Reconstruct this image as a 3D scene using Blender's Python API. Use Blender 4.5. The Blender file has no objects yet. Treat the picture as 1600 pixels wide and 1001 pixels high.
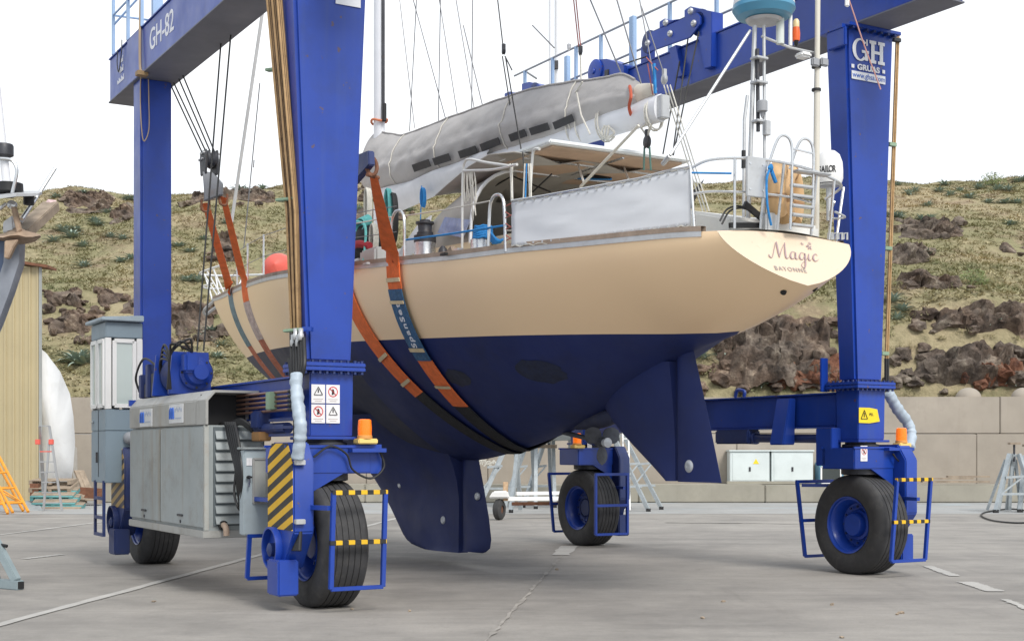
import bpy, bmesh, math, random
from mathutils import Vector, Matrix, noise
random.seed(7)
R = math.radians
C = bpy.context.scene.collection
SC = bpy.context.scene

# ---------------------------------------------------------------- camera, sky, sun, exposure
FPX, HZ, CXP, EYE = 2130.0, 706.0, 800.0, 1.6      # focal length and horizon in photograph pixels, eye height in metres
cam_d = bpy.data.cameras.new('camera'); cam = bpy.data.objects.new('camera', cam_d); C.objects.link(cam)
cam.location = (0, 0, EYE); cam.rotation_euler = (R(90), 0, 0)
cam_d.sensor_width = 36; cam_d.lens = 36 * FPX / 1600; cam_d.shift_y = (HZ - 500.5) / 1600
cam_d.clip_end = 2000
SC.camera = cam
SUN_EL, SUN_AZ = 44, 150       # azimuth clockwise from +Y
wd = bpy.data.worlds.new('World'); SC.world = wd; wd.use_nodes = True
nt = wd.node_tree; nt.nodes.clear()
n_out = nt.nodes.new('ShaderNodeOutputWorld'); n_bg = nt.nodes.new('ShaderNodeBackground')
n_sky = nt.nodes.new('ShaderNodeTexSky'); n_sky.sky_type = 'NISHITA'; n_sky.sun_disc = False
n_sky.sun_elevation = R(SUN_EL); n_sky.sun_rotation = R(SUN_AZ)
n_hs = nt.nodes.new('ShaderNodeHueSaturation'); n_hs.inputs['Saturation'].default_value = .35
n_tc = nt.nodes.new('ShaderNodeTexCoord'); n_mp = nt.nodes.new('ShaderNodeMapping'); n_mp.inputs['Scale'].default_value = (1, 1, 2.2)
n_ns = nt.nodes.new('ShaderNodeTexNoise'); n_ns.inputs['Scale'].default_value = 1.7; n_ns.inputs['Detail'].default_value = 5
n_rp = nt.nodes.new('ShaderNodeValToRGB')
n_rp.color_ramp.elements[0].position = .4; n_rp.color_ramp.elements[0].color = (6.0, 6.5, 7.1, 1)
n_rp.color_ramp.elements[1].position = .7; n_rp.color_ramp.elements[1].color = (9.0, 9.2, 9.4, 1)
n_mx = nt.nodes.new('ShaderNodeMixRGB'); n_mx.inputs[0].default_value = .93       # a closed cloud layer over the clear sky
L_ = nt.links.new
L_(n_sky.outputs[0], n_hs.inputs['Color']); L_(n_tc.outputs['Generated'], n_mp.inputs[0]); L_(n_mp.outputs[0], n_ns.inputs['Vector'])
L_(n_ns.outputs[0], n_rp.inputs[0]); L_(n_hs.outputs[0], n_mx.inputs[1]); L_(n_rp.outputs[0], n_mx.inputs[2])
L_(n_mx.outputs[0], n_bg.inputs[0]); n_bg.inputs[1].default_value = .1; L_(n_bg.outputs[0], n_out.inputs[0])
sun_d = bpy.data.lights.new('sun', 'SUN'); sun_d.energy = 2.0; sun_d.angle = R(22); sun_d.color = (1, .96, .9)
sun = bpy.data.objects.new('sun', sun_d); C.objects.link(sun); sun.location = (10, -20, 40)
sd = Vector((math.sin(R(SUN_AZ)) * math.cos(R(SUN_EL)), math.cos(R(SUN_AZ)) * math.cos(R(SUN_EL)), math.sin(R(SUN_EL))))
sun.rotation_euler = (-sd).to_track_quat('-Z', 'Y').to_euler()
SC.view_settings.view_transform = 'Standard'; SC.view_settings.look = 'None'
SC.view_settings.exposure = 0.6; SC.view_settings.gamma = 1

# ---------------------------------------------------------------- frames: W = world, L = hoist and yacht (x starboard, y towards the bow)
LANG = R(30.25)
LIFT = Matrix.Translation((1.255, 16.07, 0)) @ Matrix.Rotation(LANG, 4, 'Z')
LINV = LIFT.inverted()
CAML = LINV @ Vector((0, 0, EYE))
def _ray(px, py):
    return LINV.to_3x3() @ Vector(((px - CXP) / FPX, 1, (HZ - py) / FPX))
def fX(px, py, X): d = _ray(px, py); return CAML + d * ((X - CAML.x) / d.x)      # surveyed point on a lengthwise plane
def fY(px, py, Y): d = _ray(px, py); return CAML + d * ((Y - CAML.y) / d.y)      # surveyed point on a crosswise plane
def W(px, py, d): return Vector(((px - CXP) / FPX * d, d, EYE + (HZ - py) / FPX * d))
def G(px, py): d = EYE * FPX / (py - HZ); return Vector(((px - CXP) / FPX * d, d, 0))

# ---------------------------------------------------------------- mesh builder
V = Vector
class MB:
    def __init__(s): s.v = []; s.f = []
    def add(s, vs, fs):
        o = len(s.v); s.v += [V(p) for p in vs]; s.f += [tuple(i + o for i in f) for f in fs]; return s
    def box(s, a, b, M=None):
        x0, y0, z0 = a; x1, y1, z1 = b
        vs = [V((x, y, z)) for z in (z0, z1) for x, y in ((x0, y0), (x1, y0), (x1, y1), (x0, y1))]
        if M: vs = [M @ p for p in vs]
        return s.add(vs, [(3, 2, 1, 0), (4, 5, 6, 7), (0, 1, 5, 4), (1, 2, 6, 5), (2, 3, 7, 6), (3, 0, 4, 7)])
    def frustum(s, a, b):      # a, b: (x0,x1,y0,y1,z) lower and upper rectangle
        vs = [V((x, y, q[4])) for q in (a, b) for x, y in ((q[0], q[2]), (q[1], q[2]), (q[1], q[3]), (q[0], q[3]))]
        return s.add(vs, [(3, 2, 1, 0), (4, 5, 6, 7), (0, 1, 5, 4), (1, 2, 6, 5), (2, 3, 7, 6), (3, 0, 4, 7)])
    def bar(s, p, q, w, h=None, up=(0, 0, 1)):
        p, q = V(p), V(q); h = h or w; d = (q - p); L = d.length; d.normalize(); up = V(up)
        if abs(d.dot(up)) > .98: up = V((0, 1, 0)) if abs(d.y) < .9 else V((1, 0, 0))
        x = d.cross(up).normalized(); z = x.cross(d)
        M = Matrix((x, d, z)).transposed().to_4x4(); M.translation = p
        return s.box((-w / 2, 0, -h / 2), (w / 2, L, h / 2), M)
    def tube(s, pts, r, n=8, closed=False, caps=True):
        pts = [V(p) for p in pts]; m = len(pts); rs = r if isinstance(r, (list, tuple)) else [r] * m
        o = len(s.v); prev = None
        for i, p in enumerate(pts):
            a = pts[(i - 1) % m] if (i > 0 or closed) else p; b = pts[(i + 1) % m] if (i < m - 1 or closed) else p
            t = (b - a)
            if t.length < 1e-9: t = V((0, 0, 1))
            t.normalize()
            if prev is None:
                u = t.orthogonal().normalized()
            else:
                u = prev - t * prev.dot(t)
                u = u.normalized() if u.length > 1e-6 else t.orthogonal().normalized()
            prev = u; w = t.cross(u)
            for k in range(n):
                an = 2 * math.pi * k / n
                s.v.append(p + (u * math.cos(an) + w * math.sin(an)) * rs[i])
        for i in range(m if closed else m - 1):
            for k in range(n):
                a = o + i * n + k; b = o + i * n + (k + 1) % n; c = o + ((i + 1) % m) * n + (k + 1) % n; d = o + ((i + 1) % m) * n + k
                s.f.append((a, b, c, d))
        if caps and not closed:
            s.f.append(tuple(o + k for k in reversed(range(n)))); s.f.append(tuple(o + (m - 1) * n + k for k in range(n)))
        return s
    def prism(s, poly, axis, a, b):      # poly in the two other axes (cyclic order x->yz, y->xz, z->xy)
        def mk(p, t):
            if axis == 'x': return V((t, p[0], p[1]))
            if axis == 'y': return V((p[0], t, p[1]))
            return V((p[0], p[1], t))
        n = len(poly); vs = [mk(p, a) for p in poly] + [mk(p, b) for p in poly]
        return s.add(vs, [tuple(reversed(range(n))), tuple(range(n, 2 * n))] + [(i, (i + 1) % n, n + (i + 1) % n, n + i) for i in range(n)])
    def lathe(s, prof, o, d, n=32, closed=False):      # prof: (radius, distance along d)
        o, d = V(o), V(d).normalized(); u = d.orthogonal().normalized(); w = d.cross(u); k0 = len(s.v); m = len(prof)
        for r, h in prof:
            for k in range(n):
                an = 2 * math.pi * k / n; s.v.append(o + d * h + (u * math.cos(an) + w * math.sin(an)) * r)
        for i in range(m if closed else m - 1):
            j = (i + 1) % m
            for k in range(n): s.f.append((k0 + i * n + k, k0 + i * n + (k + 1) % n, k0 + j * n + (k + 1) % n, k0 + j * n + k))
        if not closed:
            if prof[0][0] > 1e-4: s.f.append(tuple(k0 + k for k in reversed(range(n))))
            if prof[-1][0] > 1e-4: s.f.append(tuple(k0 + (m - 1) * n + k for k in range(n)))
        return s
    def cyl(s, p, q, r, n=16):
        p, q = V(p), V(q); return s.lathe([(r, 0), (r, (q - p).length)], p, q - p, n)
    def grid(s, P, wrap=False):
        o = len(s.v); m = len(P); n = len(P[0])
        for row in P: s.v += [V(p) for p in row]
        for i in range(m - 1):
            for j in range(n if wrap else n - 1):
                k = (j + 1) % n; s.f.append((o + i * n + j, o + i * n + k, o + (i + 1) * n + k, o + (i + 1) * n + j))
        return s
    def slab(s, P, nrm, th):      # a sheet with thickness
        nrm = V(nrm).normalized() * th; m = len(P); n = len(P[0])
        Q = [[V(p) + nrm for p in row] for row in P]; o = len(s.v)
        s.grid(P); s.grid([list(reversed(r)) for r in Q])
        per = [(0, j) for j in range(n)] + [(i, n - 1) for i in range(1, m)] + [(m - 1, j) for j in range(n - 2, -1, -1)] + [(i, 0) for i in range(m - 2, 0, -1)]
        a = [o + i * n + j for i, j in per]; b = [o + m * n + i * n + (n - 1 - j) for i, j in per]
        for k in range(len(a)): k2 = (k + 1) % len(a); s.f.append((a[k], b[k], b[k2], a[k2]))
        return s
    def mesh(s, name, mat, smooth=True, bevel=0, ang=38):
        me = bpy.data.meshes.new(name)
        me.from_pydata([tuple(p) for p in s.v], [], s.f); me.update()
        if bevel:
            bm = bmesh.new(); bm.from_mesh(me)
            ed = [e for e in bm.edges if len(e.link_faces) == 2 and e.calc_face_angle(0) > .5]
            bmesh.ops.bevel(bm, geom=ed, offset=bevel, segments=2, affect='EDGES', clamp_overlap=True); bm.to_mesh(me); bm.free()
        bm = bmesh.new(); bm.from_mesh(me); bmesh.ops.recalc_face_normals(bm, faces=bm.faces); bm.to_mesh(me); bm.free()
        if mat: me.materials.append(mat)
        if smooth:
            me.polygons.foreach_set('use_smooth', [True] * len(me.polygons)); me.set_sharp_from_angle(angle=R(ang))
        return me
    def build(s, name, mat, parent=None, frame=None, **k):
        o = bpy.data.objects.new(name, s.mesh(name, mat, **k)); C.objects.link(o)
        if parent: o.parent = parent
        elif frame == 'L': o.matrix_world = LIFT
        return o
def thing(name, label, cat, frame=None, group=None, loc=None, rz=0):
    o = bpy.data.objects.new(name, None); C.objects.link(o); o['label'] = label; o['category'] = cat; o.empty_display_size = .3
    if group: o['group'] = group
    if frame == 'L': o.matrix_world = LIFT
    if loc is not None: o.location = loc; o.rotation_euler = (0, 0, rz)
    return o
def tag(o, label, cat, group=None):
    o['label'] = label; o['category'] = cat
    if group: o['group'] = group
    return o
def struct(o): o['kind'] = 'structure'; return o
def lab(o, l): o['label'] = l; return o
def dup(root, loc, rz=0, label=None, scale=None):
    r = root.copy(); C.objects.link(r); r.location = loc; r.rotation_euler = (0, 0, rz)
    if scale: r.scale = (scale,) * 3
    if label: r['label'] = label
    for ch in list(root.children):
        c = ch.copy(); C.objects.link(c); c.parent = r
        for g in list(ch.children): d = g.copy(); C.objects.link(d); d.parent = c
    return r
def spline(pts, k=8):
    pts = [V(p) for p in pts]; out = []
    P = [pts[0] * 2 - pts[1]] + pts + [pts[-1] * 2 - pts[-2]]
    for i in range(1, len(P) - 2):
        a, b, c, d = P[i - 1:i + 3]
        for t in range(k):
            t /= k; out.append(.5 * ((2 * b) + (c - a) * t + (2 * a - 5 * b + 4 * c - d) * t * t + (3 * b - a - 3 * c + d) * t ** 3))
    out.append(pts[-1]); return out
def interp(tab, x):
    if x <= tab[0][0]: return tab[0][1]
    for (a, p), (b, q) in zip(tab, tab[1:]):
        if x <= b: return p + (q - p) * (x - a) / (b - a)
    return tab[-1][1]
def smooth_tab(tab):      # monotone-ish cubic through a table
    xs = [a for a, _ in tab]; ys = [b for _, b in tab]; n = len(xs)
    m = [(ys[min(i + 1, n - 1)] - ys[max(i - 1, 0)]) / (xs[min(i + 1, n - 1)] - xs[max(i - 1, 0)]) for i in range(n)]
    def f(x):
        x = min(max(x, xs[0]), xs[-1]); i = 0
        while i < n - 2 and x > xs[i + 1]: i += 1
        h = xs[i + 1] - xs[i]; t = (x - xs[i]) / h
        return (2*t**3-3*t*t+1)*ys[i] + (t**3-2*t*t+t)*h*m[i] + (-2*t**3+3*t*t)*ys[i+1] + (t**3-t*t)*h*m[i+1]
    return f

# ---------------------------------------------------------------- materials
MATS = {}
def mat(name, col, rough=.5, metal=0, var=.12, vscale=1.5, bump=0, bscale=40, dirt=None, damt=.4, streak=None, samt=.4, spec=.5, coat=0, emit=None, trans=0, rvar=1., spots=None):
    """plain surface: base colour with a low-frequency mottling, optional blotchy dirt, optional run-down streaks, fine bump"""
    if name in MATS: return MATS[name]
    m = bpy.data.materials.new(name); m.use_nodes = True; t = m.node_tree; N = t.nodes; K = t.links.new
    b = N['Principled BSDF']; b.inputs['Roughness'].default_value = rough; b.inputs['Metallic'].default_value = metal
    b.inputs['Specular IOR Level'].default_value = spec; b.inputs['Coat Weight'].default_value = coat; b.inputs['Coat Roughness'].default_value = .12
    tc = N.new('ShaderNodeTexCoord')
    def nz(scale, det=4, sc=None, rgh=.6):
        n = N.new('ShaderNodeTexNoise'); n.inputs['Scale'].default_value = scale; n.inputs['Detail'].default_value = det; n.inputs['Roughness'].default_value = rgh
        if sc:
            mp = N.new('ShaderNodeMapping'); mp.inputs['Scale'].default_value = sc; K(tc.outputs['Object'], mp.inputs[0]); K(mp.outputs[0], n.inputs['Vector'])
        else: K(tc.outputs['Object'], n.inputs['Vector'])
        return n
    def mixc(fac, c1, c2):
        x = N.new('ShaderNodeMixRGB')
        for i, c in ((1, c1), (2, c2)):
            if isinstance(c, tuple): x.inputs[i].default_value = (*c, 1)
            else: K(c, x.inputs[i])
        if isinstance(fac, float): x.inputs[0].default_value = fac
        else: K(fac, x.inputs[0])
        return x.outputs[0]
    def ramp(src, a, b_, lo=0., hi=1.):
        r = N.new('ShaderNodeMapRange'); r.inputs[1].default_value = a; r.inputs[2].default_value = b_; r.inputs[3].default_value = lo; r.inputs[4].default_value = hi
        K(src, r.inputs[0]); return r.outputs[0]
    col = tuple(col)
    d = tuple(c * (1 - var) for c in col); e = tuple(min(1, c * (1 + var)) for c in col)
    c = mixc(ramp(nz(vscale).outputs[0], .3, .7), d, e)
    if dirt: c = mixc(ramp(nz(vscale * 2.3, 7, rgh=.7).outputs[0], .52, .75, 0, damt), c, tuple(dirt))
    if streak: c = mixc(ramp(nz(1.0, 5, (7, 7, .35)).outputs[0], .55, .8, 0, samt), c, tuple(streak))
    if spots: c = mixc(ramp(nz(spots[1], 3, rgh=.5).outputs[0], spots[2], spots[2] + .03, 0, .8), c, tuple(spots[0]))
    K(c, b.inputs['Base Color'])
    rr = ramp(nz(vscale * 3).outputs[0], .3, .7, max(.02, rough - .07 * rvar), min(1, rough + .09 * rvar)); K(rr, b.inputs['Roughness'])
    if bump:
        bp = N.new('ShaderNodeBump'); bp.inputs['Strength'].default_value = bump; bp.inputs['Distance'].default_value = .02
        K(nz(bscale, 6).outputs[0], bp.inputs['Height']); K(bp.outputs[0], b.inputs['Normal'])
    if emit: b.inputs['Emission Color'].default_value = (*emit[0], 1); b.inputs['Emission Strength'].default_value = emit[1]
    if trans: b.inputs['Transmission Weight'].default_value = trans
    MATS[name] = m; return m
def hazard(name, vec, period, c1=(.75, .45, .015), c2=(.02, .02, .022), off=0.):
    m = mat(name, c1, .5); t = m.node_tree; N = t.nodes; K = t.links.new; b = N['Principled BSDF']
    src = b.inputs['Base Color'].links[0].from_socket
    tc = N.new('ShaderNodeTexCoord'); dp = N.new('ShaderNodeVectorMath'); dp.operation = 'DOT_PRODUCT'; dp.inputs[1].default_value = vec
    K(tc.outputs['Object'], dp.inputs[0]); a = N.new('ShaderNodeMath'); a.operation = 'MULTIPLY_ADD'; a.inputs[1].default_value = 1 / period; a.inputs[2].default_value = off + 100
    K(dp.outputs['Value'], a.inputs[0]); fr = N.new('ShaderNodeMath'); fr.operation = 'FRACT'; K(a.outputs[0], fr.inputs[0])
    g = N.new('ShaderNodeMath'); g.operation = 'GREATER_THAN'; g.inputs[1].default_value = .5; K(fr.outputs[0], g.inputs[0])
    x = N.new('ShaderNodeMixRGB'); K(g.outputs[0], x.inputs[0]); K(src, x.inputs[1]); x.inputs[2].default_value = (*c2, 1); K(x.outputs[0], b.inputs['Base Color'])
    return m
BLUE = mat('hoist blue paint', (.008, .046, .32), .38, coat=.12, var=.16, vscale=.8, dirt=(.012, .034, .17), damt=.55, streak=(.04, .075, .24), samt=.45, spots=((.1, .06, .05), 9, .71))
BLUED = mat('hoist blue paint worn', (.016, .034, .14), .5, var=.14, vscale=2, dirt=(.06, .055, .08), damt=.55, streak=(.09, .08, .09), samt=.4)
BLUEL = mat('pale blue rail paint', (.3, .43, .62), .5)
GREYP = mat('engine house grey paint', (.29, .32, .325), .5, var=.1, dirt=(.18, .165, .14), damt=.6, streak=(.2, .145, .08), samt=.7)
GREYL = mat('engine house pale band', (.34, .34, .325), .5, var=.08, dirt=(.16, .15, .13), damt=.6, streak=(.25, .2, .13), samt=.5)
CABG = mat('cab grey paint', (.22, .285, .335), .5, var=.06, dirt=(.17, .2, .22), damt=.3)
WHITE = mat('white paint', (.78, .78, .77), .45, var=.04)
CREAM = mat('cream topside paint', (.92, .675, .425), .36, var=.01, vscale=.4, rvar=0, coat=.12)
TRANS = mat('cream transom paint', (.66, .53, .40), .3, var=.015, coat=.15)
NAVY = mat('navy antifouling', (.005, .016, .105), .6, var=.25, vscale=.7, dirt=(.009, .014, .05), damt=.6, bump=.05, bscale=25)
NAVYF = mat('worn navy antifouling', (.02, .025, .06), .65, var=.3, vscale=.9, dirt=(.05, .05, .055), damt=.6, streak=(.06, .06, .065), samt=.5, bump=.06, bscale=20)
RUB = mat('tyre rubber', (.04, .04, .042), .75, var=.2, vscale=4, dirt=(.085, .08, .075), damt=.6, bump=.08, bscale=60)
BLACK = mat('black rubber', (.012, .012, .013), .5, var=.2)
DARK = mat('dark steel', (.045, .047, .055), .5, .3, var=.25, vscale=5, dirt=(.1, .07, .05), damt=.5)
STEEL = mat('stainless steel', (.62, .63, .64), .28, .9, var=.08, vscale=6)
GALV = mat('galvanised steel', (.42, .46, .48), .5, .55, var=.15, vscale=6, dirt=(.3, .32, .33), damt=.5)
ALU = mat('dull aluminium', (.5, .51, .52), .45, .5, var=.08, vscale=5, dirt=(.35, .34, .32), damt=.5)
RUST = mat('rusty steel', (.16, .07, .04), .85, var=.35, vscale=6, dirt=(.25, .11, .05), damt=.7, bump=.2, bscale=60)
PIPE = mat('brown hydraulic pipe', (.42, .27, .13), .4, .5, var=.2, vscale=4, dirt=(.12, .07, .04), damt=.6)
ORANGE = mat('orange webbing', (.78, .165, .04), .8, var=.15, vscale=8, dirt=(.4, .1, .04), damt=.5, bump=.3, bscale=120)
BLWEB = mat('black webbing', (.016, .016, .018), .85, var=.3, vscale=8, bump=.3, bscale=120)
REDWEB = mat('faded red webbing', (.42, .13, .07), .85, var=.25, vscale=7, dirt=(.5, .38, .33), damt=.7, bump=.3, bscale=120)
SLEEVE = mat('blue sling sleeve', (.02, .09, .2), .6, var=.3, vscale=14, dirt=(.16, .28, .36), damt=.6, bump=.3, bscale=60)
TAPE = mat('tan tape', (.62, .5, .31), .7, var=.12, vscale=12)
CONC = mat('cast concrete', (.34, .3, .252), .85, var=.13, vscale=.5, dirt=(.27, .235, .2), damt=.6, streak=(.3, .26, .21), samt=.5, bump=.15, bscale=18)
CONCD = mat('kerb concrete', (.3, .283, .235), .85, var=.14, vscale=.8, dirt=(.24, .23, .18), damt=.6, streak=(.25, .24, .2), samt=.45, bump=.15, bscale=18)
COVER = mat('grey sail cover canvas', (.45, .432, .42), .85, var=.07, vscale=1.2, dirt=(.35, .34, .335), damt=.4, bump=.7, bscale=4.5)
CHAR = mat('charcoal canvas window', (.035, .036, .04), .6, var=.15)
CANV = mat('cockpit canvas', (.36, .34, .31), .85, var=.1, vscale=2, dirt=(.28, .26, .23), damt=.5, bump=.2, bscale=8)
WCLOTH = mat('white weather cloth', (.66, .675, .705), .7, var=.02, vscale=2, bump=.06, bscale=5)
TEAK = mat('weathered teak', (.3, .23, .18), .8, var=.25, vscale=5, bump=.2, bscale=40)
WOODP = mat('old timber', (.3, .24, .18), .85, var=.3, vscale=4, bump=.25, bscale=40)
ROPEW = mat('pale rope', (.6, .58, .52), .85, var=.15, vscale=20)
ROPEB = mat('blue rope', (.02, .2, .5), .8, var=.2, vscale=20)
ROPET = mat('turquoise rope', (.15, .5, .48), .8, var=.2, vscale=20)
WIRE = mat('steel wire rope', (.05, .05, .05), .6, .4, var=.2)
WIREL = mat('grey rigging wire', (.2, .2, .21), .5, .5, var=.1)
GLASS = mat('pale window glass', (.5, .57, .55), .08, var=.05, spec=.8)
BEACON = mat('orange beacon lens', (.9, .16, .01), .25, var=.1, vscale=8, emit=((1, .2, .01), .35))
TARP = mat('white tarpaulin', (.6, .61, .62), .5, var=.06, vscale=1, dirt=(.48, .48, .47), damt=.5, bump=.8, bscale=2.2)
SHEDM = mat('beige sheet metal', (.43, .36, .215), .5, var=.06, vscale=.6, streak=(.38, .32, .2), samt=.3)
YEL = mat('yellow scaffold paint', (.75, .3, .02), .5, var=.12, vscale=5, dirt=(.4, .2, .06), damt=.5)
TEALP = mat('teal pallet paint', (.1, .27, .27), .8, var=.25, vscale=5, dirt=(.3, .25, .2), damt=.7)
RED = mat('faded red vinyl', (.68, .12, .09), .5, var=.1, vscale=4)
TAN = mat('tan vinyl', (.62, .4, .2), .6, var=.1, vscale=4)
INKP = mat('plum lettering', (.34, .24, .25), .5, var=.05)
INKG = mat('grey lettering', (.36, .31, .29), .5, var=.05)
INKK = mat('black print', (.02, .02, .022), .5)
INKR = mat('red print', (.6, .04, .04), .5)
INKB = mat('blue print', (.03, .12, .5), .5)
LOGOW = mat('white logo paint', (.75, .76, .8), .5, var=.06, vscale=8)
STICK = mat('white sticker', (.75, .74, .75), .45, var=.05, vscale=8)
YSTICK = mat('yellow sticker', (.8, .62, .02), .45, var=.06, vscale=8)
HAZ = hazard('hazard diagonal stripes', (0, .36, 1), .146, c1=(.72, .42, .012))
HAZB = hazard('hazard bar stripes', (1, 0, .0), .135)
HAZO = hazard('faded hazard diagonal stripes', (0, .36, 1), .146, c1=(.46, .3, .1), c2=(.05, .05, .07))

FONT_CACHE = {}
def text_obj(name, s, size, o, right, up, mat_, parent=None, frame=None, ext=.003, align='CENTER', shear=0, bold=0, space=1.0, xs=1.0):
    cu = bpy.data.curves.new(name, 'FONT'); cu.body = s; cu.size = size; cu.extrude = ext; cu.align_x = align; cu.align_y = 'CENTER'; cu.shear = shear; cu.offset = bold; cu.space_character = space
    tmp = bpy.data.objects.new(name, cu); C.objects.link(tmp)
    me = bpy.data.meshes.new_from_object(tmp.evaluated_get(bpy.context.evaluated_depsgraph_get()))
    bpy.data.objects.remove(tmp); bpy.data.curves.remove(cu)
    right, up = V(right).normalized(), V(up).normalized(); n = right.cross(up)
    M = Matrix((right * xs, up, n)).transposed().to_4x4(); M.translation = V(o); me.transform(M)
    me.materials.clear(); me.materials.append(mat_); me.name = name
    ob = bpy.data.objects.new(name, me); C.objects.link(ob)
    if parent: ob.parent = parent
    elif frame == 'L': ob.matrix_world = LIFT
    return ob

# ================================================================ THE SETTING
def ground_mat(name, c1, c2, cs, blue=0):
    m = bpy.data.materials.new(name); m.use_nodes = True; t = m.node_tree; N = t.nodes; K = t.links.new; b = N['Principled BSDF']; b.inputs['Roughness'].default_value = .82
    tc = N.new('ShaderNodeTexCoord')
    def nz(s, sc, det=6, rg=.62, rot=0):
        mp = N.new('ShaderNodeMapping'); mp.inputs['Scale'].default_value = sc; mp.inputs['Rotation'].default_value = (0, 0, rot); K(tc.outputs['Object'], mp.inputs[0])
        n = N.new('ShaderNodeTexNoise'); n.inputs['Scale'].default_value = s; n.inputs['Detail'].default_value = det; n.inputs['Roughness'].default_value = rg; K(mp.outputs[0], n.inputs['Vector']); return n.outputs[0]
    def rng(src, a, c, lo=0., hi=1.):
        r = N.new('ShaderNodeMapRange'); r.inputs[1].default_value = a; r.inputs[2].default_value = c; r.inputs[3].default_value = lo; r.inputs[4].default_value = hi; K(src, r.inputs[0]); return r.outputs[0]
    def mix(f, a, c):
        x = N.new('ShaderNodeMixRGB'); K(f, x.inputs[0])
        for i, q in ((1, a), (2, c)):
            if isinstance(q, tuple): x.inputs[i].default_value = (*q, 1)
            else: K(q, x.inputs[i])
        return x.outputs[0]
    c = mix(rng(nz(.22, (1, 1, 1), 8, .7), .4, .6), c1, c2)
    c = mix(rng(nz(.75, (1, 1, 1), 8, .72), .45, .62, 0, .45), c, tuple(k * 1.22 for k in c1))
    c = mix(rng(nz(1, (.16, .9, 1), 8, .7, .12), .5, .7, 0, .5), c, cs)                       # scuffed streaks across the yard
    c = mix(rng(nz(1, (.1, 1.6, 1), 8, .72, -.5), .52, .72, 0, .35), c, tuple(k * 1.4 for k in c1))
    c = mix(rng(nz(1, (1.1, .13, 1), 6, .7, .55), .6, .78, 0, .5), c, tuple(k * .55 for k in c2))  # tyre marks
    c = mix(rng(nz(2.6, (1, 1, 1), 8, .75), .56, .7, 0, .5), c, tuple(k * .55 for k in c1))       # oil spots
    c = mix(rng(nz(28, (1, 1, 1), 4), .3, .8, 0, .35), c, tuple(k * .6 for k in c1))
    if blue: c = mix(rng(nz(.5, (.5, 1, 1), 6), .55, .7, 0, .5), c, (.33, .45, .52))
    K(c, b.inputs['Base Color'])
    bp = N.new('ShaderNodeBump'); bp.inputs['Strength'].default_value = .35; bp.inputs['Distance'].default_value = .01; K(nz(22, (1, 1, 1), 8), bp.inputs['Height']); K(bp.outputs[0], b.inputs['Normal'])
    return m
GND = ground_mat('yard concrete', (.305, .285, .26), (.195, .183, .17), (.15, .141, .132))
APR = ground_mat('pale apron concrete', (.335, .335, .328), (.29, .29, .283), (.26, .265, .265), 1)
struct(MB().grid([[(-260, -60, 0), (260, -60, 0)], [(-260, 320, 0), (260, 320, 0)]]).build('ground', GND, smooth=False))
struct(MB().grid([[(-60, 34.6, .004), (6, 35.4, .004), (60, 34.2, .004)], [(-60, 45.5, .004), (6, 45.5, .004), (60, 45.5, .004)]]).build('apron', APR, smooth=False))
LINE = ground_mat('worn white road paint', (.46, .445, .42), (.38, .37, .35), (.28, .27, .25))
CRACK = mat('joint filler', (.31, .29, .265), .9, var=.3, vscale=3, dirt=(.2, .19, .17), damt=.8)
def strip(p, q, w, name, m, z=.008, rag=0., n=12):
    p, q = V(p), V(q); d = (q - p).normalized(); x = V((d.y, -d.x, 0)); a = []; b = []
    for i in range(n + 1):
        o = p.lerp(q, i / n); a.append(o + x * (w / 2 + random.uniform(-rag, rag)) + V((0, 0, z))); b.append(o - x * (w / 2 + random.uniform(-rag, rag)) + V((0, 0, z)))
    return struct(MB().grid([a, b]).build(name, m, smooth=False))
strip(G(-60, 992), G(632, 806), .13, 'painted_line', LINE, rag=.012, n=60)
strip(G(-20, 838), G(160, 815), .12, 'painted_line', LINE, rag=.02, n=20)
strip(G(170, 814), G(215, 806), .12, 'painted_line', LINE, rag=.02, n=10)
strip(G(38, 873), G(97, 866), .13, 'painted_line', LINE, rag=.02, n=24)
strip(G(1448, 884), G(1492, 900), .15, 'painted_line', LINE, rag=.022, n=40)
strip(G(1508, 909), G(1556, 924), .22, 'painted_line', LINE, rag=.022, n=40)
strip(G(1568, 936), G(1640, 965), .1, 'painted_line', LINE, rag=.022, n=40)
strip(G(875, 867), G(890, 853), .28, 'painted_line', LINE, rag=.03, n=6)
strip(G(878, 868), G(752, 1010), .035, 'expansion_joint', CRACK, rag=.02, n=60)
strip(G(1040, 816), G(1160, 817), .2, 'expansion_joint', CRACK, z=.012, rag=.03, n=12)
strip(G(1160, 817), G(1290, 819), .1, 'expansion_joint', CRACK, z=.012, rag=.03, n=12)

# ---- the wall of cast blocks along the back of the yard, a kerb platform in front of it
wall = thing('retaining_wall', 'long beige concrete block wall below the rocky hillside', 'wall')
def blocks(root, name, x0, x1, lens, y0, y1, z0, z1, m, bev=.02):
    x = x0; i = 0
    while x < x1:
        l = lens[i % len(lens)]; i += 1; dz = random.uniform(-.012, .012); dy = random.uniform(-.015, .015)
        MB().box((x + .007, y0 + dy, z0), (x + l - .007, y1, z1 + dz)).build(name, m, root, bevel=bev); x += l
blocks(wall, 'block', -37.4, 38, (3.9, 4.3, 4.0), 44.9, 46.2, .012, 2.2, CONC)
blocks(wall, 'block', -36.0, 38, (4.1, 3.7, 4.2), 44.96, 46.1, 2.215, 3.42, CONC)
kerb = thing('concrete_platform', 'low concrete ledge running along the foot of the block wall', 'ledge')
blocks(kerb, 'kerb_block', -12.9, 40, (4.25, 4.0, 4.4), 43.1, 44.85, .01, .56, CONCD, .03)
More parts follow.
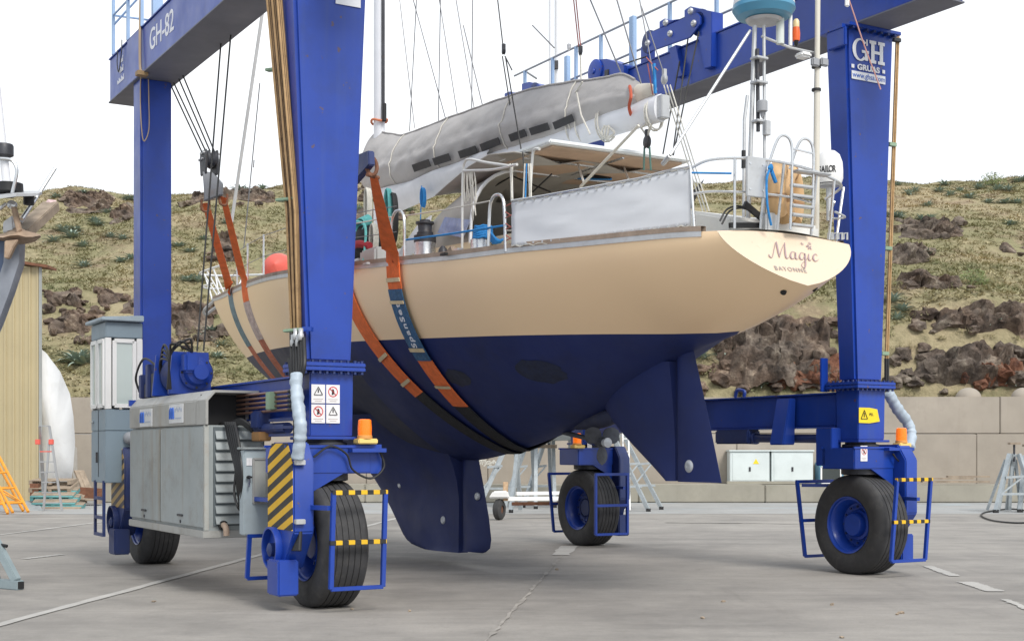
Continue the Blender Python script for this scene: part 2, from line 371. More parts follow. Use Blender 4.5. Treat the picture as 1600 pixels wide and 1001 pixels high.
for px, w, l in ((1513, 1.0, 'pale rounded boulder on top of the block wall'), (1598, .9, 'pale rounded boulder on the wall at the right edge')):
    p = W(px, 616, 45.5); mb = MB(); P = []
    for i in range(9):
        a = math.pi / 2 * i / 8
        P.append([p + V((math.cos(a) * w * .42 * math.cos(t * .3927) * (1 + .06 * noise.noise(V((px, i, t)))), math.cos(a) * w * .42 * math.sin(t * .3927), math.sin(a) * .36 - .13)) for t in range(16)])
    mb.grid(P, True); tag(mb.build('boulder', CONC), l, 'boulder')

# ---- hillside
crest_tab = smooth_tab([(-60, 19.0), (-33, 18.6), (-28, 18.9), (-24, 18.5), (-18, 19.2), (-14, 19.9), (-10, 19.5), (-2, 19.3), (8, 19.4), (20, 19.7), (32, 19.6), (60, 19.0)])
prof_r = smooth_tab([(44, 1.4), (46.3, 2.6), (47.2, 4.0), (49, 6.4), (52, 7.6), (57, 9.0), (66, 12.2), (76, 15.6), (86, 18.6), (92, 19.7), (104, 20.2), (150, 19.4)])
prof_l = smooth_tab([(44, 1.4), (46.3, 2.4), (49, 3.6), (54, 6.0), (57, 7.9), (62, 9.4), (68, 12.0), (76, 15.2), (86, 18.4), (92, 19.6), (104, 19.9), (150, 19.2)])
def n3(x, y, z=0.): return noise.noise(V((x, y, z)))
def hill(l, d):
    k = min(1, max(0, (l + 6) / 10)); k = k * k * (3 - 2 * k)
    z = prof_l(d) * (1 - k) + prof_r(d) * k
    g = crest_tab(l) / 19.6; t = min(1, max(0, (d - 55) / 35)); z *= 1 + (g - 1) * t
    e = min(1, max(0, (d - 45.5) / 4))
    z += e * (.75 * n3(l * .09, d * .09, 3) + .35 * n3(l * .27, d * .27, 9) + .14 * n3(l * .8, d * .8, 5))
    lo = max(0, 1 - abs(d - 50) / 5)
    z += lo * (.5 * abs(n3(l * .6, d * .6, 1)) + .4 * n3(l * 1.5, d * 1.5, 2))
    return z
def hit(px, py):
    d = 45.0
    while d < 150:
        p = W(px, py, d)
        if p.z <= hill(p.x, d): return p
        d += .25
    return None
def ground_cover(name, c_straw, c_olive, c_brown, rough=.9, bumps=True):
    m = bpy.data.materials.new(name); m.use_nodes = True; t = m.node_tree; N = t.nodes; K = t.links.new; b = N['Principled BSDF']; b.inputs['Roughness'].default_value = rough; b.inputs['Specular IOR Level'].default_value = .15
    g = N.new('ShaderNodeNewGeometry')
    def nz(s, det, sc=(1, 1, 1), off=0):
        mp = N.new('ShaderNodeMapping'); mp.inputs['Scale'].default_value = sc; mp.inputs['Location'].default_value = (off, off, off); K(g.outputs['Position'], mp.inputs[0])
        n = N.new('ShaderNodeTexNoise'); n.inputs['Scale'].default_value = s; n.inputs['Detail'].default_value = det; n.inputs['Roughness'].default_value = .65; K(mp.outputs[0], n.inputs['Vector']); return n.outputs[0]
    def rng(src, a, c, lo=0., hi=1.):
        r = N.new('ShaderNodeMapRange'); r.inputs[1].default_value = a; r.inputs[2].default_value = c; r.inputs[3].default_value = lo; r.inputs[4].default_value = hi; K(src, r.inputs[0]); return r.outputs[0]
    def mix(f, a, c):
        x = N.new('ShaderNodeMixRGB'); K(f, x.inputs[0])
        for i, q in ((1, a), (2, c)):
            if isinstance(q, tuple): x.inputs[i].default_value = (*q, 1)
            else: K(q, x.inputs[i])
        return x.outputs[0]
    c = mix(rng(nz(.16, 6), .37, .55), c_straw, c_olive)
    c = mix(rng(nz(.3, 7, (1, 1, 2), 40), .52, .64, 0, .75), c, c_brown)
    c = mix(rng(nz(2.2, 5, (1, 1, 1), 11), .45, .75, 0, .6), c, tuple(k * .55 for k in c_olive))
    c = mix(rng(nz(5, 3, (1, 1, 1), 23), .5, .8, 0, .5), c, tuple(min(1, k * 1.35) for k in c_straw))
    K(c, b.inputs['Base Color'])
    if bumps:
        bp = N.new('ShaderNodeBump'); bp.inputs['Strength'].default_value = .9; bp.inputs['Distance'].default_value = .25; K(nz(2.5, 9), bp.inputs['Height']); K(bp.outputs[0], b.inputs['Normal'])
    return m
HILLM = ground_cover('dry hillside', (.38, .315, .2), (.24, .225, .125), (.27, .2, .14))
GRASSM = ground_cover('dry grass', (.53, .44, .28), (.30, .29, .16), (.36, .27, .19), .8, False)
ds = [46.3]
while ds[-1] < 56: ds.append(ds[-1] + .3)
while ds[-1] < 100: ds.append(ds[-1] + .6)
while ds[-1] < 150: ds.append(ds[-1] + 3)
ls = [-75 + .5 * i for i in range(301)]
struct(MB().grid([[(l, d, hill(l, d)) for l in ls] for d in ds]).build('hillside', HILLM, ang=180))
struct(MB().grid([[(-75 + 3 * i, d, hill(-75 + 3 * i, 150) - (d - 150) * .02) for i in range(51)] for d in (150, 320)]).build('hilltop', HILLM, ang=180))

# ---- volcanic rock outcrops (one uncountable mass)
def rock_mat(name, cols):
    m = bpy.data.materials.new(name); m.use_nodes = True; t = m.node_tree; N = t.nodes; K = t.links.new; b = N['Principled BSDF']; b.inputs['Roughness'].default_value = .95; b.inputs['Specular IOR Level'].default_value = .2
    g = N.new('ShaderNodeNewGeometry')
    def nz(s, det, off):
        mp = N.new('ShaderNodeMapping'); mp.inputs['Location'].default_value = (off, off, 0); K(g.outputs['Position'], mp.inputs[0])
        n = N.new('ShaderNodeTexNoise'); n.inputs['Scale'].default_value = s; n.inputs['Detail'].default_value = det; n.inputs['Roughness'].default_value = .72; K(mp.outputs[0], n.inputs['Vector']); return n.outputs[0]
    def ramp(src, stops):
        r = N.new('ShaderNodeValToRGB'); e = r.color_ramp.elements
        while len(e) < len(stops): e.new(.5)
        for k, (p, c) in enumerate(stops): e[k].position = p; e[k].color = (*c, 1)
        K(src, r.inputs[0]); return r.outputs[0]
    c1 = ramp(nz(1.3, 8, 0), [(.34, cols[0]), (.47, cols[1]), (.56, cols[2]), (.68, cols[3])]); c2 = ramp(nz(.35, 4, 30), [(.42, (1, 1, 1)), (.62, (1.08, .93, .84))])
    x = N.new('ShaderNodeMixRGB'); x.blend_type = 'MULTIPLY'; x.inputs[0].default_value = 1; K(c1, x.inputs[1]); K(c2, x.inputs[2]); K(x.outputs[0], b.inputs['Base Color'])
    bp = N.new('ShaderNodeBump'); bp.inputs['Strength'].default_value = 1; bp.inputs['Distance'].default_value = .16; K(nz(5, 8, 9), bp.inputs['Height']); K(bp.outputs[0], b.inputs['Normal'])
    return m
ROCKM = rock_mat('volcanic rock', ((.05, .042, .038), (.13, .105, .088), (.2, .165, .135), (.42, .37, .3)))
ROCKR = rock_mat('red volcanic rock', ((.07, .045, .04), (.18, .085, .055), (.23, .12, .08), (.34, .28, .22)))
bmI = bmesh.new(); bmesh.ops.create_icosphere(bmI, subdivisions=3, radius=1); bmI.verts.ensure_lookup_table()
ICO_V = [v.co.copy() for v in bmI.verts]; ICO_F = [tuple(v.index for v in f.verts) for f in bmI.faces]; bmI.free()
bmI = bmesh.new(); bmesh.ops.create_icosphere(bmI, subdivisions=2, radius=1); bmI.verts.ensure_lookup_table()
ICO2_V = [v.co.copy() for v in bmI.verts]; ICO2_F = [tuple(v.index for v in f.verts) for f in bmI.faces]; bmI.free()
rock_spots = []
def add_rock(mb, p, r, fine=False):
    sx, sy, sz = random.uniform(.8, 1.5) * r, random.uniform(.7, 1.1) * r, random.uniform(.5, .95) * r; s = random.uniform(0, 90); a = random.uniform(0, 6.28)
    vs, fs = (ICO_V, ICO_F) if fine else (ICO2_V, ICO2_F); out = []
    for v in vs:
        k = 1 + .55 * noise.noise(v * 1.3 + V((s, s, s))) + .5 * noise.noise(v * 2.9 + V((s, 0, s))) + (.16 * noise.noise(v * 7 + V((0, s, s))) if fine else 0)
        x, y = v.x * sx * k, v.y * sy * k
        out.append(p + V((x * math.cos(a) - y * math.sin(a), x * math.sin(a) + y * math.cos(a), v.z * sz * k)))
    mb.add(out, fs)
rk = MB(); rr = MB()
BOX = ((1388, 1505, 346, 376, .4, 0), (1386, 1455, 386, 412, .5, 0), (1556, 1616, 382, 404, 1.0, 0), (1400, 1520, 434, 454, .45, 0), (1120, 1325, 500, 616, 1.41, 0), (1085, 1190, 572, 618, .9, 0), (1160, 1330, 572, 614, .5, 1), (1385, 1620, 545, 618, 1.41, 0), (1500, 1620, 582, 606, .5, 1), (1430, 1610, 492, 522, .7, 0),
       (62, 135, 450, 486, .7, 0), (145, 220, 455, 506, .9, 0), (64, 155, 484, 528, .9, 0), (166, 215, 326, 348, .4, 0), (112, 190, 500, 536, .7, 0), (262, 350, 474, 550, 1.0, 0), (285, 430, 308, 324, .3, 0), (326, 376, 368, 410, .5, 0), (545, 645, 298, 348, .6, 0), (92, 180, 310, 330, .3, 0), (555, 640, 478, 524, .7, 0))
def crag(mb, x0, x1, y0, y1, amp, seed):
    """a craggy knob of rock rising out of the slope"""
    a, b, c, d = hit(x0, y1), hit(x1, y1), hit(x0, y0), hit(x1, y0)
    if not (a and b and c and d): return
    dl, dh = min(a.y, b.y), max(c.y, d.y); step = .11 if dh - dl < 10 else .14
    lm0, lm1 = (x0 - CXP) / FPX, (x1 - CXP) / FPX; nl = int((lm1 - lm0) * dl / step) + 2; nd = int((dh - dl) * 1.3 / step) + 3; P = []
    for i in range(nd + 1):
        v = i / nd; dd = dl + (dh - dl) * v; row = []
        for j in range(nl + 1):
            u = j / nl; l = (lm0 + (lm1 - lm0) * u) * dd; z = hill(l, dd)
            e = min(1, 5 * u, 5 * (1 - u), 4.5 * v, 4 * (1 - v)); m = min(e, 1) + 1.25 * noise.noise(V((l * .3, dd * .4, seed))) + .75 * noise.noise(V((l * 1.0, dd * 1.0, seed))) - (.62 if amp < 1.4 else .3)
            q = V((l * .8, dd * .8, z * 1.0 + seed)); f = noise.fractal(q * 1.6, .45, 2.2, 5); vd = noise.voronoi(q * 1.15 + V((f, f, f)) * .35)[0]; v2 = noise.voronoi(q * 3.0)[0]; ck = min(1, (vd[1] - vd[0]) * 2.6); c2 = min(1, (v2[1] - v2[0]) * 2.6); cl = noise.cell(noise.voronoi(q * 1.15 + V((f, f, f)) * .35)[1][0] * 7)
            h = min(1, max(-.25, m * 1.5)) * (.2 * amp + .26 * f + .38 * ck + .15 * c2 + .14 * cl)
            h = max(h, -.3) if m > 0 else -.3 + .2 * m
            row.append(V((l + .22 * noise.noise(q * 2.7) * max(0, min(1, m)), dd - h * .75, z + h * .62)))
        P.append(row)
    mb.grid(P)
for k, (x0, x1, y0, y1, amp, red) in enumerate(BOX):
    crag(rr if red else rk, x0, x1, y0, y1, amp, 3.7 * k)
    for _ in range(int((x1 - x0) * (y1 - y0) / 420)):
        p = hit(random.uniform(x0, x1), random.uniform(y0, y1))
        if p: r = random.uniform(.1, .36); add_rock(rr if red else rk, p + V((0, -.15, .08)), r)
    for _ in range(int((x1 - x0) * (y1 - y0) / 200)):
        p = hit(random.uniform(x0 + 6, x1 - 6), random.uniform(y0 + 5, y1 - 5))
        if p and random.random() < .6: rock_spots.append((p.x, p.y, .8))
o = rk.build('rock_outcrops', ROCKM, ang=22); o['kind'] = 'stuff'; o['label'] = 'dark volcanic rock outcrops on the hillside'
o = rr.build('red_rock_outcrops', ROCKR, ang=22); o['kind'] = 'stuff'; o['label'] = 'reddish volcanic rock low on the hillside'

# ---- dry grass tufts (one uncountable mass)
rcell = {}
for x, y, r in rock_spots: rcell.setdefault((int(x // 2), int(y // 2)), []).append((x, y, r))
gv = []; gf = []
for i in range(60000):
    d = 46.5 + 50 * random.random() ** 1.15; l = random.uniform(-.42, .42) * d
    c = (int(l // 2), int(d // 2))
    if any((l - x) ** 2 + (d - y) ** 2 < (r * .8) ** 2 for a in (-1, 0, 1) for b in (-1, 0, 1) for x, y, r in rcell.get((c[0] + a, c[1] + b), ())): continue
    dens = n3(l * .22, d * .22, 17) + .5 * n3(l * .8, d * .8, 2)
    if dens < -.28 and d > 55 and random.random() < .8: continue
    z = hill(l, d) - .03; h = random.uniform(.05, .14) * (1 + .6 * dens)
    for k in range(5):
        a = random.uniform(0, 6.28); w = random.uniform(.018, .036); ox, oy = random.uniform(-.16, .16), random.uniform(-.16, .16); le = random.uniform(.1, .3)
        n = len(gv); ca, sa = math.cos(a), math.sin(a)
        gv += [(l + ox - sa * w, d + oy + ca * w, z), (l + ox + sa * w, d + oy - ca * w, z), (l + ox + ca * le, d + oy + sa * le, z + h * random.uniform(.7, 1.1))]; gf.append((n, n + 1, n + 2))
g = MB(); g.v = [V(p) for p in gv]; g.f = gf
me = bpy.data.meshes.new('dry_grass'); me.from_pydata(gv, [], gf); me.materials.append(GRASSM)
o = bpy.data.objects.new('dry_grass', me); C.objects.link(o); o['kind'] = 'stuff'; o['label'] = 'dry straw and olive grass covering the hillside'

# ---- low scrub between the rocks (one uncountable mass)
sm = MB()
for i in range(420):
    d = 46.8 + 14 * random.random() ** 1.6; l = random.uniform(-.4, .4) * d; r = random.uniform(.18, .5); z = hill(l, d)
    for k in range(46):
        v = V((random.gauss(0, 1), random.gauss(0, 1), random.gauss(0, 1))).normalized() * r * random.random() ** .5; q = V((l, d, z)) + V((v.x, v.y, abs(v.z) * .7))
        a = V((random.uniform(-1, 1), random.uniform(-1, 1), random.uniform(0, 1.3))).normalized(); b = a.orthogonal().normalized(); s_ = random.uniform(.04, .08)
        sm.v += [q - b * s_ * .35, q + b * s_ * .35, q + a * s_ * 2]; n = len(sm.v); sm.f.append((n - 3, n - 2, n - 1))
me = bpy.data.meshes.new('scrub'); me.from_pydata([tuple(p) for p in sm.v], [], sm.f); me.materials.append(ground_cover('dry scrub', (.3, .25, .14), (.15, .16, .08), (.24, .15, .09), .8, False))
o = bpy.data.objects.new('scrub', me); C.objects.link(o); o['kind'] = 'stuff'; o['label'] = 'low dry scrub between the rocks above the wall'

# ---- agaves, each a plant of its own
AGAV = mat('agave leaf', (.28, .345, .285), .55, var=.22, vscale=.8, dirt=(.38, .4, .32), damt=.4)
def agave_mesh(seed, n=30, L=1.):
    rnd = random.Random(seed); mb = MB()
    for k in range(n):
        a = k * 2.39996 + rnd.uniform(-.2, .2); el = R(78) - R(62) * (k / n) + rnd.uniform(-.1, .1); ln = L * rnd.uniform(.75, 1.1) * (.6 + .4 * k / n)
        d = V((math.cos(a), math.sin(a), 0)); sd_ = V((-math.sin(a), math.cos(a), 0)); P = []
        for i, (t, w) in enumerate(((0, .055), (.3, .085), (.6, .065), (.85, .03), (1, .003))):
            e = el - .35 * t * t; c = d * (ln * t * math.cos(e)) + V((0, 0, ln * t * math.sin(e)))
            up = V((-d.x * math.sin(e), -d.y * math.sin(e), math.cos(e)))
            P.append([c - sd_ * w * L + up * .03 * (1 - t), c - up * .012, c + sd_ * w * L + up * .03 * (1 - t)])
        mb.grid(P)
    return mb.mesh('agave', AGAV, ang=50)
AG = [agave_mesh(s) for s in (1, 2, 3, 4)]
def agave(px, py, s, label=None, group='agaves on the hillside'):
    label = label or ('grey green agave on the slope left of the rear port column' if px < 222 else 'grey green agave on the slope between the rear port column and the yacht cockpit' if px < 800 else 'grey green agave near the hill crest at the right' if py < 332 else 'grey green agave lower on the slope at the right')
    p = hit(px, py)
    if not p: return
    o = bpy.data.objects.new('agave', random.choice(AG)); C.objects.link(o); o.location = p - V((0, 0, .05)); o.rotation_euler = (0, 0, random.uniform(0, 6)); o.scale = (s * .85, s * .85, s * .85 * random.uniform(.8, 1.1))
    tag(o, label, 'plant', group)
for q in ((100, 362, 1.1), (112, 372, 1.3), (120, 362, 1.0), (84, 378, .9), (130, 386, .9), (152, 352, 1.0), (147, 346, .9), (132, 418, .9), (168, 334, .9), (192, 374, .8), (173, 371, .8), (190, 410, .9), (206, 405, .9), (88, 310, .9), (130, 305, 1.1), (60, 358, .9), (205, 312, 1.0), (213, 314, .9), (200, 313, .9), (280, 386, .9), (298, 395, .9), (294, 440, 1.), (318, 375, .7), (375, 300, 1.2), (384, 302, 1.0), (410, 296, .9), (300, 298, 1.1), (355, 350, .8), (350, 370, .7), (310, 440, .8), (330, 520, .9), (318, 528, .8), (345, 540, .8), (340, 560, .8), (560, 330, .9), (590, 315, .9), (640, 330, .8),
          (1402, 290, .8), (1440, 287, 1.), (1475, 290, 1.1), (1468, 300, 1.), (1500, 300, .9), (1530, 296, 1.1), (1560, 298, 1.1), (1575, 299, 1.), (1590, 285, 1.1), (1600, 283, 1.), (1545, 318, .9), (1570, 318, 1.), (1590, 318, .9), (1455, 342, .8), (1440, 345, .9), (1395, 340, 1.), (1405, 342, .9), (1450, 398, .8), (1580, 352, .9), (1395, 470, .9), (1410, 485, .9), (1402, 500, .8), (1560, 505, .8), (1590, 510, .8), (1580, 600, .7), (1450, 322, .8), (1515, 310, .9), (1430, 300, .8), (1130, 340, .7), (1420, 305, .9), (1485, 306, .9)):
    agave(*q)
agave(1136, 556, 1.05, 'largest agave, spreading just right of the yacht rudder top', None); agave(1098, 560, .8, 'agave showing behind the trailing edge of the rudder', None); agave(1190, 603, .7, 'small pale agave among red rocks above the blue lower beam', None)
# yard agave clump at the left, behind the tarpaulin
for k, (px, py, l) in enumerate(((121, 626, 'agave beside the driver cab, nearest the white tarpaulin'), (132, 618, 'agave touching the left side of the driver cab'))):
    p = W(px, py, 52); o = bpy.data.objects.new('agave', AG[k]); C.objects.link(o); o.location = (p.x, p.y, hill(p.x, p.y) - .05); o.scale = (1.3,) * 3; tag(o, l, 'plant')
# a few green shrubs
SHR = mat('green shrub leaf', (.13, .16, .05), .6, var=.35, vscale=3)
def shrub(px, py, r, label, col=SHR):
    p = hit(px, py)
    if not p: return
    mb = MB()
    for k in range(420):
        v = V((random.gauss(0, 1), random.gauss(0, 1), random.gauss(0, 1))).normalized() * r * random.random() ** .4; v.z = abs(v.z) * .95
        q = p + v; a = V((random.uniform(-1, 1), random.uniform(-1, 1), random.uniform(-.3, 1))).normalized(); b = a.orthogonal().normalized(); s = r * .12
        mb.add([q - b * s * .4, q + b * s * .4, q + a * s * 1.6], [(0, 1, 2)])
    tag(mb.build('shrub', col, smooth=False), label, 'shrub')
shrub(1520, 446, .75, 'bright green rounded shrub below the grey rocks at right')
shrub(1550, 290, .9, 'reddish green shrub among agaves near the hill crest')

# ================================================================ THE YACHT IN THE SLINGS (hoist frame)
b_t = smooth_tab([(-2.9, .86), (-2.4, 1.05), (-1.24, 1.4), (-.3, 1.63), (.6, 1.79), (1.7, 1.94), (3.1, 2.1), (4.5, 2.15), (6, 2.08), (8, 1.76), (10, 1.32), (12, .82), (13.5, .43), (14.6, .16), (15.15, .03)])
s_t = smooth_tab([(-2.9, 3.73), (-2.4, 3.76), (-1.24, 3.8), (-.3, 3.84), (.6, 3.87), (1.7, 3.93), (3.1, 4.01), (6, 4.2), (9, 4.38), (12, 4.6), (15.15, 4.86)])
c_t = smooth_tab([(-2.9, 3.22), (-2.4, 3.0), (-1.95, 2.84), (-1.43, 2.7), (-.4, 2.3), (.35, 2.02), (.92, 1.88), (2.5, 1.59), (3.84, 1.46), (5.5, 1.44), (7.0, 1.64), (8.2, 1.95), (10, 2.42), (12, 3.07), (13.1, 3.5), (14.1, 4.02), (14.7, 4.42), (15.15, 4.82)])
p_t = smooth_tab([(-2.9, .78), (0, .8), (2, .8), (4, .86), (6, .93), (9, 1.0), (13, 1.05), (15.15, 1.05)])
def zw(Y): return 2.925 + .043 * Y
def hx(Y, z):
    zc, zs = c_t(Y), s_t(Y); s = min(1, max(0, (z - zc) / max(.01, zs - zc)))
    return b_t(Y) * (1 - (1 - s) ** 1.8) ** p_t(Y)
def ya(Y, z):
    w = max(0, (-1.5 - Y) / 1.4); return Y - w * .33 * (s_t(Y) - z) / .52
yacht = thing('sailing_yacht', 'cream and navy sailing yacht hanging in orange slings under the blue hoist', 'yacht', 'L')
Ys = [-2.9 + .15 * i for i in range(20)] + [.1 + .3 * i for i in range(45)] + [13.6 + .14 * i for i in range(12)]
Ys = [y for y in Ys if y < 15.1] + [15.15]
def hull_rows(Y, part):
    zs, zc = s_t(Y), c_t(Y); zm = min(zs - .005, max(zw(Y), zc))
    if part == 0: return [zs + (zm - zs) * (j / 12) for j in range(13)]
    return [zm + (zc - zm) * (1 - (1 - j / 16) ** 1.0) for j in range(17)]
def shell(part, ypick, name, m):
    mb = MB()
    for sgn in (-1, 1):
        mb.grid([[V((sgn * hx(Y, z), ya(Y, z), z)) for z in hull_rows(Y, part)] for Y in Ys if ypick(Y)])
    me = mb.mesh(name, m, ang=70)
    bm = bmesh.new(); bm.from_mesh(me); bmesh.ops.remove_doubles(bm, verts=bm.verts, dist=.002); bmesh.ops.recalc_face_normals(bm, faces=bm.faces); bm.to_mesh(me); bm.free()
    o = bpy.data.objects.new(name, me); C.objects.link(o); o.parent = yacht; return o
shell(0, lambda Y: True, 'topsides', CREAM)
shell(1, lambda Y: Y <= 4.05, 'hull_bottom', NAVY)
shell(1, lambda Y: Y >= 3.95, 'hull_bottom', NAVYF)
# transom
zr = hull_rows(-2.9, 0); P = []
for z in reversed(zr): x = hx(-2.9, z); P.append([V((x * u / 6, ya(-2.9, z) - .004, z)) for u in range(-6, 7)])
P.append([V((.86 * u / 6, -2.9 - .004 + .02 * (1 - (u / 6) ** 2), 3.73 + .05 * (1 - (u / 6) ** 2))) for u in range(-6, 7)])
transom = lab(MB().grid(P).build('transom', TRANS, yacht, ang=180), 'pale cream transom with the yacht name')
# name on the transom: calligraphic strokes
TU = V((0, .33, .52)).normalized(); TO = fY(1240, 408, -3.03)
def on_transom(u, w): q = V((TO.x + u, 0, TO.z)) + V((0, 0, w * TU.z)); q.y = -2.9 - .33 * (3.73 - q.z) / .52 - .012; return q
def script(strokes, sc, ox, oz, m, name, w0=.05, w1=.16, slant=.32):
    mb = MB()
    for st in strokes:
        pts = [V((x + z * slant, 0, z)) for x, z in st]; pts = spline(pts, 7) if len(pts) > 2 else pts; a = []; b = []
        for i, p in enumerate(pts):
            t = (pts[min(i + 1, len(pts) - 1)] - pts[max(i - 1, 0)]); t = t.normalized() if t.length else V((1, 0, 0))
            e = min(1, 4 * i / len(pts), 4 * (len(pts) - 1 - i) / len(pts)); n = V((-t.z, 0, t.x)); w = (w0 + (w1 - w0) * max(0, -t.z) ** 1.5) * (.45 + .55 * e) * .5
            a.append(on_transom(ox + (p.x + n.x * w) * sc, oz + (p.z + n.z * w) * sc)); b.append(on_transom(ox + (p.x - n.x * w) * sc, oz + (p.z - n.z * w) * sc))
        mb.slab([a, b], (0, -1, .6), .003)
    return mb.build(name, m, transom, smooth=False)
script([[(-.15, .15), (-.1, 0), (.05, -.02), (.2, .35), (.42, 1.0), (.52, 1.12)], [(.5, 1.1), (.52, .6), (.56, .02)], [(.56, .02), (.8, .6), (1.1, 1.12)], [(1.08, 1.1), (1.02, .5), (1.02, .1), (1.1, .0), (1.25, .12)],
        [(1.72, .48), (1.5, .5), (1.36, .25), (1.4, .03), (1.55, .03), (1.7, .25), (1.74, .46), (1.7, .12), (1.78, .0), (1.92, .12)],
        [(2.36, .46), (2.15, .5), (2.0, .25), (2.05, .03), (2.2, .05), (2.34, .26), (2.4, .46), (2.36, -.1), (2.26, -.5), (2.08, -.52), (2.06, -.32), (2.3, -.08), (2.55, .14)],
        [(2.68, .46), (2.62, .12), (2.7, .0), (2.84, .12)],
        [(3.28, .38), (3.22, .5), (3.06, .44), (2.96, .2), (3.04, .0), (3.2, .03), (3.36, .16)]], .185, -.31, .02, INKP, 'lettering', .035, .105)
def flower(u, w, r, n=5):
    mb = MB()
    for k in range(n):
        a = k * 6.2832 / n + .3
        mb.add([on_transom(u, w), on_transom(u + r * math.cos(a - .35) * .7, w + r * math.sin(a - .35) * .7), on_transom(u + r * math.cos(a), w + r * math.sin(a)), on_transom(u + r * math.cos(a + .35) * .7, w + r * math.sin(a + .35) * .7)], [(0, 1, 2, 3)])
    return mb.build('star_emblem', INKP, transom, smooth=False)
flower(.265, .2, .04); flower(.19, .235, .022); flower(.3, .25, .022)
text_obj('lettering', 'BAYONNE', .075, on_transom(-.13, -.12), (1, 0, 0), TU, INKG, transom, ext=.001, space=1.25)
# exhaust and drain holes
for px, py in ((1224, 453), (1273, 452)):
    sg = -1 if px < 1250 else 1; best = None
    for Y in [-2.9 + .02 * k for k in range(40)]:
        for j in range(41):
            z = c_t(Y) + (s_t(Y) - c_t(Y)) * j / 40; c_ = V((sg * hx(Y, z), ya(Y, z), z)); r_ = fX(px, py, c_.x); e_ = (r_ - c_).length
            if best is None or e_ < best[0]: best = (e_, c_)
    q = best[1]
    mb = MB().lathe([(.03, -.03), (.03, .012), (.0, .012)], q, (sg * .6, -.3, -.6), 16); mb.build('drain_outlet', BLACK, yacht)
# deck
P = [[V((b_t(Y) * u / 8, Y, s_t(Y) - .02 + .09 * (1 - (u / 8) ** 2))) for u in range(-8, 9)] for Y in Ys]
DECK = mat('pale deck paint', (.6, .57, .5), .7, var=.08, vscale=2, dirt=(.42, .4, .36), damt=.5)
MB().grid(P).build('deck', DECK, yacht, ang=60)
def sweep(pts, w, h, out):      # rectangular moulding following a line; out = sideways unit
    c = [(0, 0), (w, 0), (w, h), (0, h)]; rows = []
    for p in pts: rows.append([V(p) + V((out * a, 0, b)) for a, b in c])
    return MB().grid(rows, True)
for sg in (-1, 1):
    pts = [V((sg * (b_t(Y) - .01), Y, s_t(Y) - .05)) for Y in Ys if -2.75 <= Y]
    sweep(pts, .022, .055, sg).build('rubbing_strake', ALU, yacht)
    pts = [V((sg * (b_t(Y) - .045), Y, s_t(Y) + .003)) for Y in Ys if -2.75 <= Y]
    sweep(pts, .06, .05, sg).build('toe_rail', TEAK, yacht)
for px, py in ((572, 412), (693, 397), (846, 384), (955, 377)):
    q = fX(px, py, -b_t(fX(px, py, -1.7).y) - .02); MB().box((q.x - .02, q.y - .06, q.z - .015), (q.x + .03, q.y + .06, q.z + .015)).build('fairlead', ALU if px != 693 else BLACK, yacht, bevel=.005)
# ---- keel, trim tab, skeg, rudder
def foil(zs, LE, TE, th, name, m, cmax=1.0, root=None, cut=1.0):
    mb = MB(); rows = []
    cs = [0, .01, .04, .1, .2, .32, .45, .6, .75, .88, 1.0]
    for z in zs:
        le, te = LE(z), TE(z); ch = le - te; t = th(z); up = []; dn = []
        for c in cs:
            cc = c * cut; y = 5 * t * (.2969 * cc ** .5 - .126 * cc - .3516 * cc * cc + .2843 * cc ** 3 - .1015 * cc ** 4)
            up.append(V((-y, le - ch * c, z))); dn.append(V((y, le - ch * c, z)))
        rows.append(up + list(reversed(dn)))
    mb.grid(rows, True); n = len(rows[0]); o = len(mb.v)
    mb.f.append(tuple(range(n))); mb.f.append(tuple(range(o - n, o)))
    return mb.build(name, m, yacht, ang=50)
def KTH(z): return .30 + .06 * max(0, 1 - z) + 1.5 * max(0, z - .85) ** 2
LEk = smooth_tab([(.17, 5.0), (.22, 5.45), (.33, 5.72), (.6, 6.05), (.95, 6.5), (1.4, 7.05), (1.8, 7.6), (2.2, 8.4)])
foil([.17, .19, .22, .27, .35, .5, .7, .95, 1.2, 1.4, 1.55, 1.7, 1.85, 2.0, 2.15], LEk, lambda z: 3.87, KTH, 'keel', NAVY, cut=.8)
tab = foil([.2, .22, .28, .4, .7, 1.1, 1.49], lambda z: 3.855, smooth_tab([(.2, 3.3), (.24, 3.14), (.34, 3.06), (.6, 3.09), (1.5, 3.41)]), lambda z: .11, 'trim_tab', NAVY)
LEs = smooth_tab([(1.28, -.99), (1.5, -.62), (1.72, -.26), (1.9, .0), (2.1, .22), (2.5, .5)])
foil([1.28, 1.3, 1.4, 1.55, 1.7, 1.85, 2.0, 2.2, 2.45, 2.6], LEs, lambda z: -1.15, lambda z: .16 + .4 * max(0, z - 1.6) ** 1.5, 'skeg', NAVY, cut=.8)
rudder = foil([1.275, 1.3, 1.6, 2.0, 2.4, 2.71], lambda z: -1.165, smooth_tab([(1.275, -1.91), (2.0, -1.68), (2.71, -1.43)]), lambda z: .12, 'rudder', NAVY)
ZINC = mat('zinc anode', (.5, .52, .55), .5, .4, var=.15, vscale=10)
def foil_half(y, z, le, te, t, cut=1.0):
    c = min(1, max(0, (le - y) / (le - te))) * cut; return 5 * t * (.2969 * c ** .5 - .126 * c - .3516 * c * c + .2843 * c ** 3 - .1015 * c ** 4)
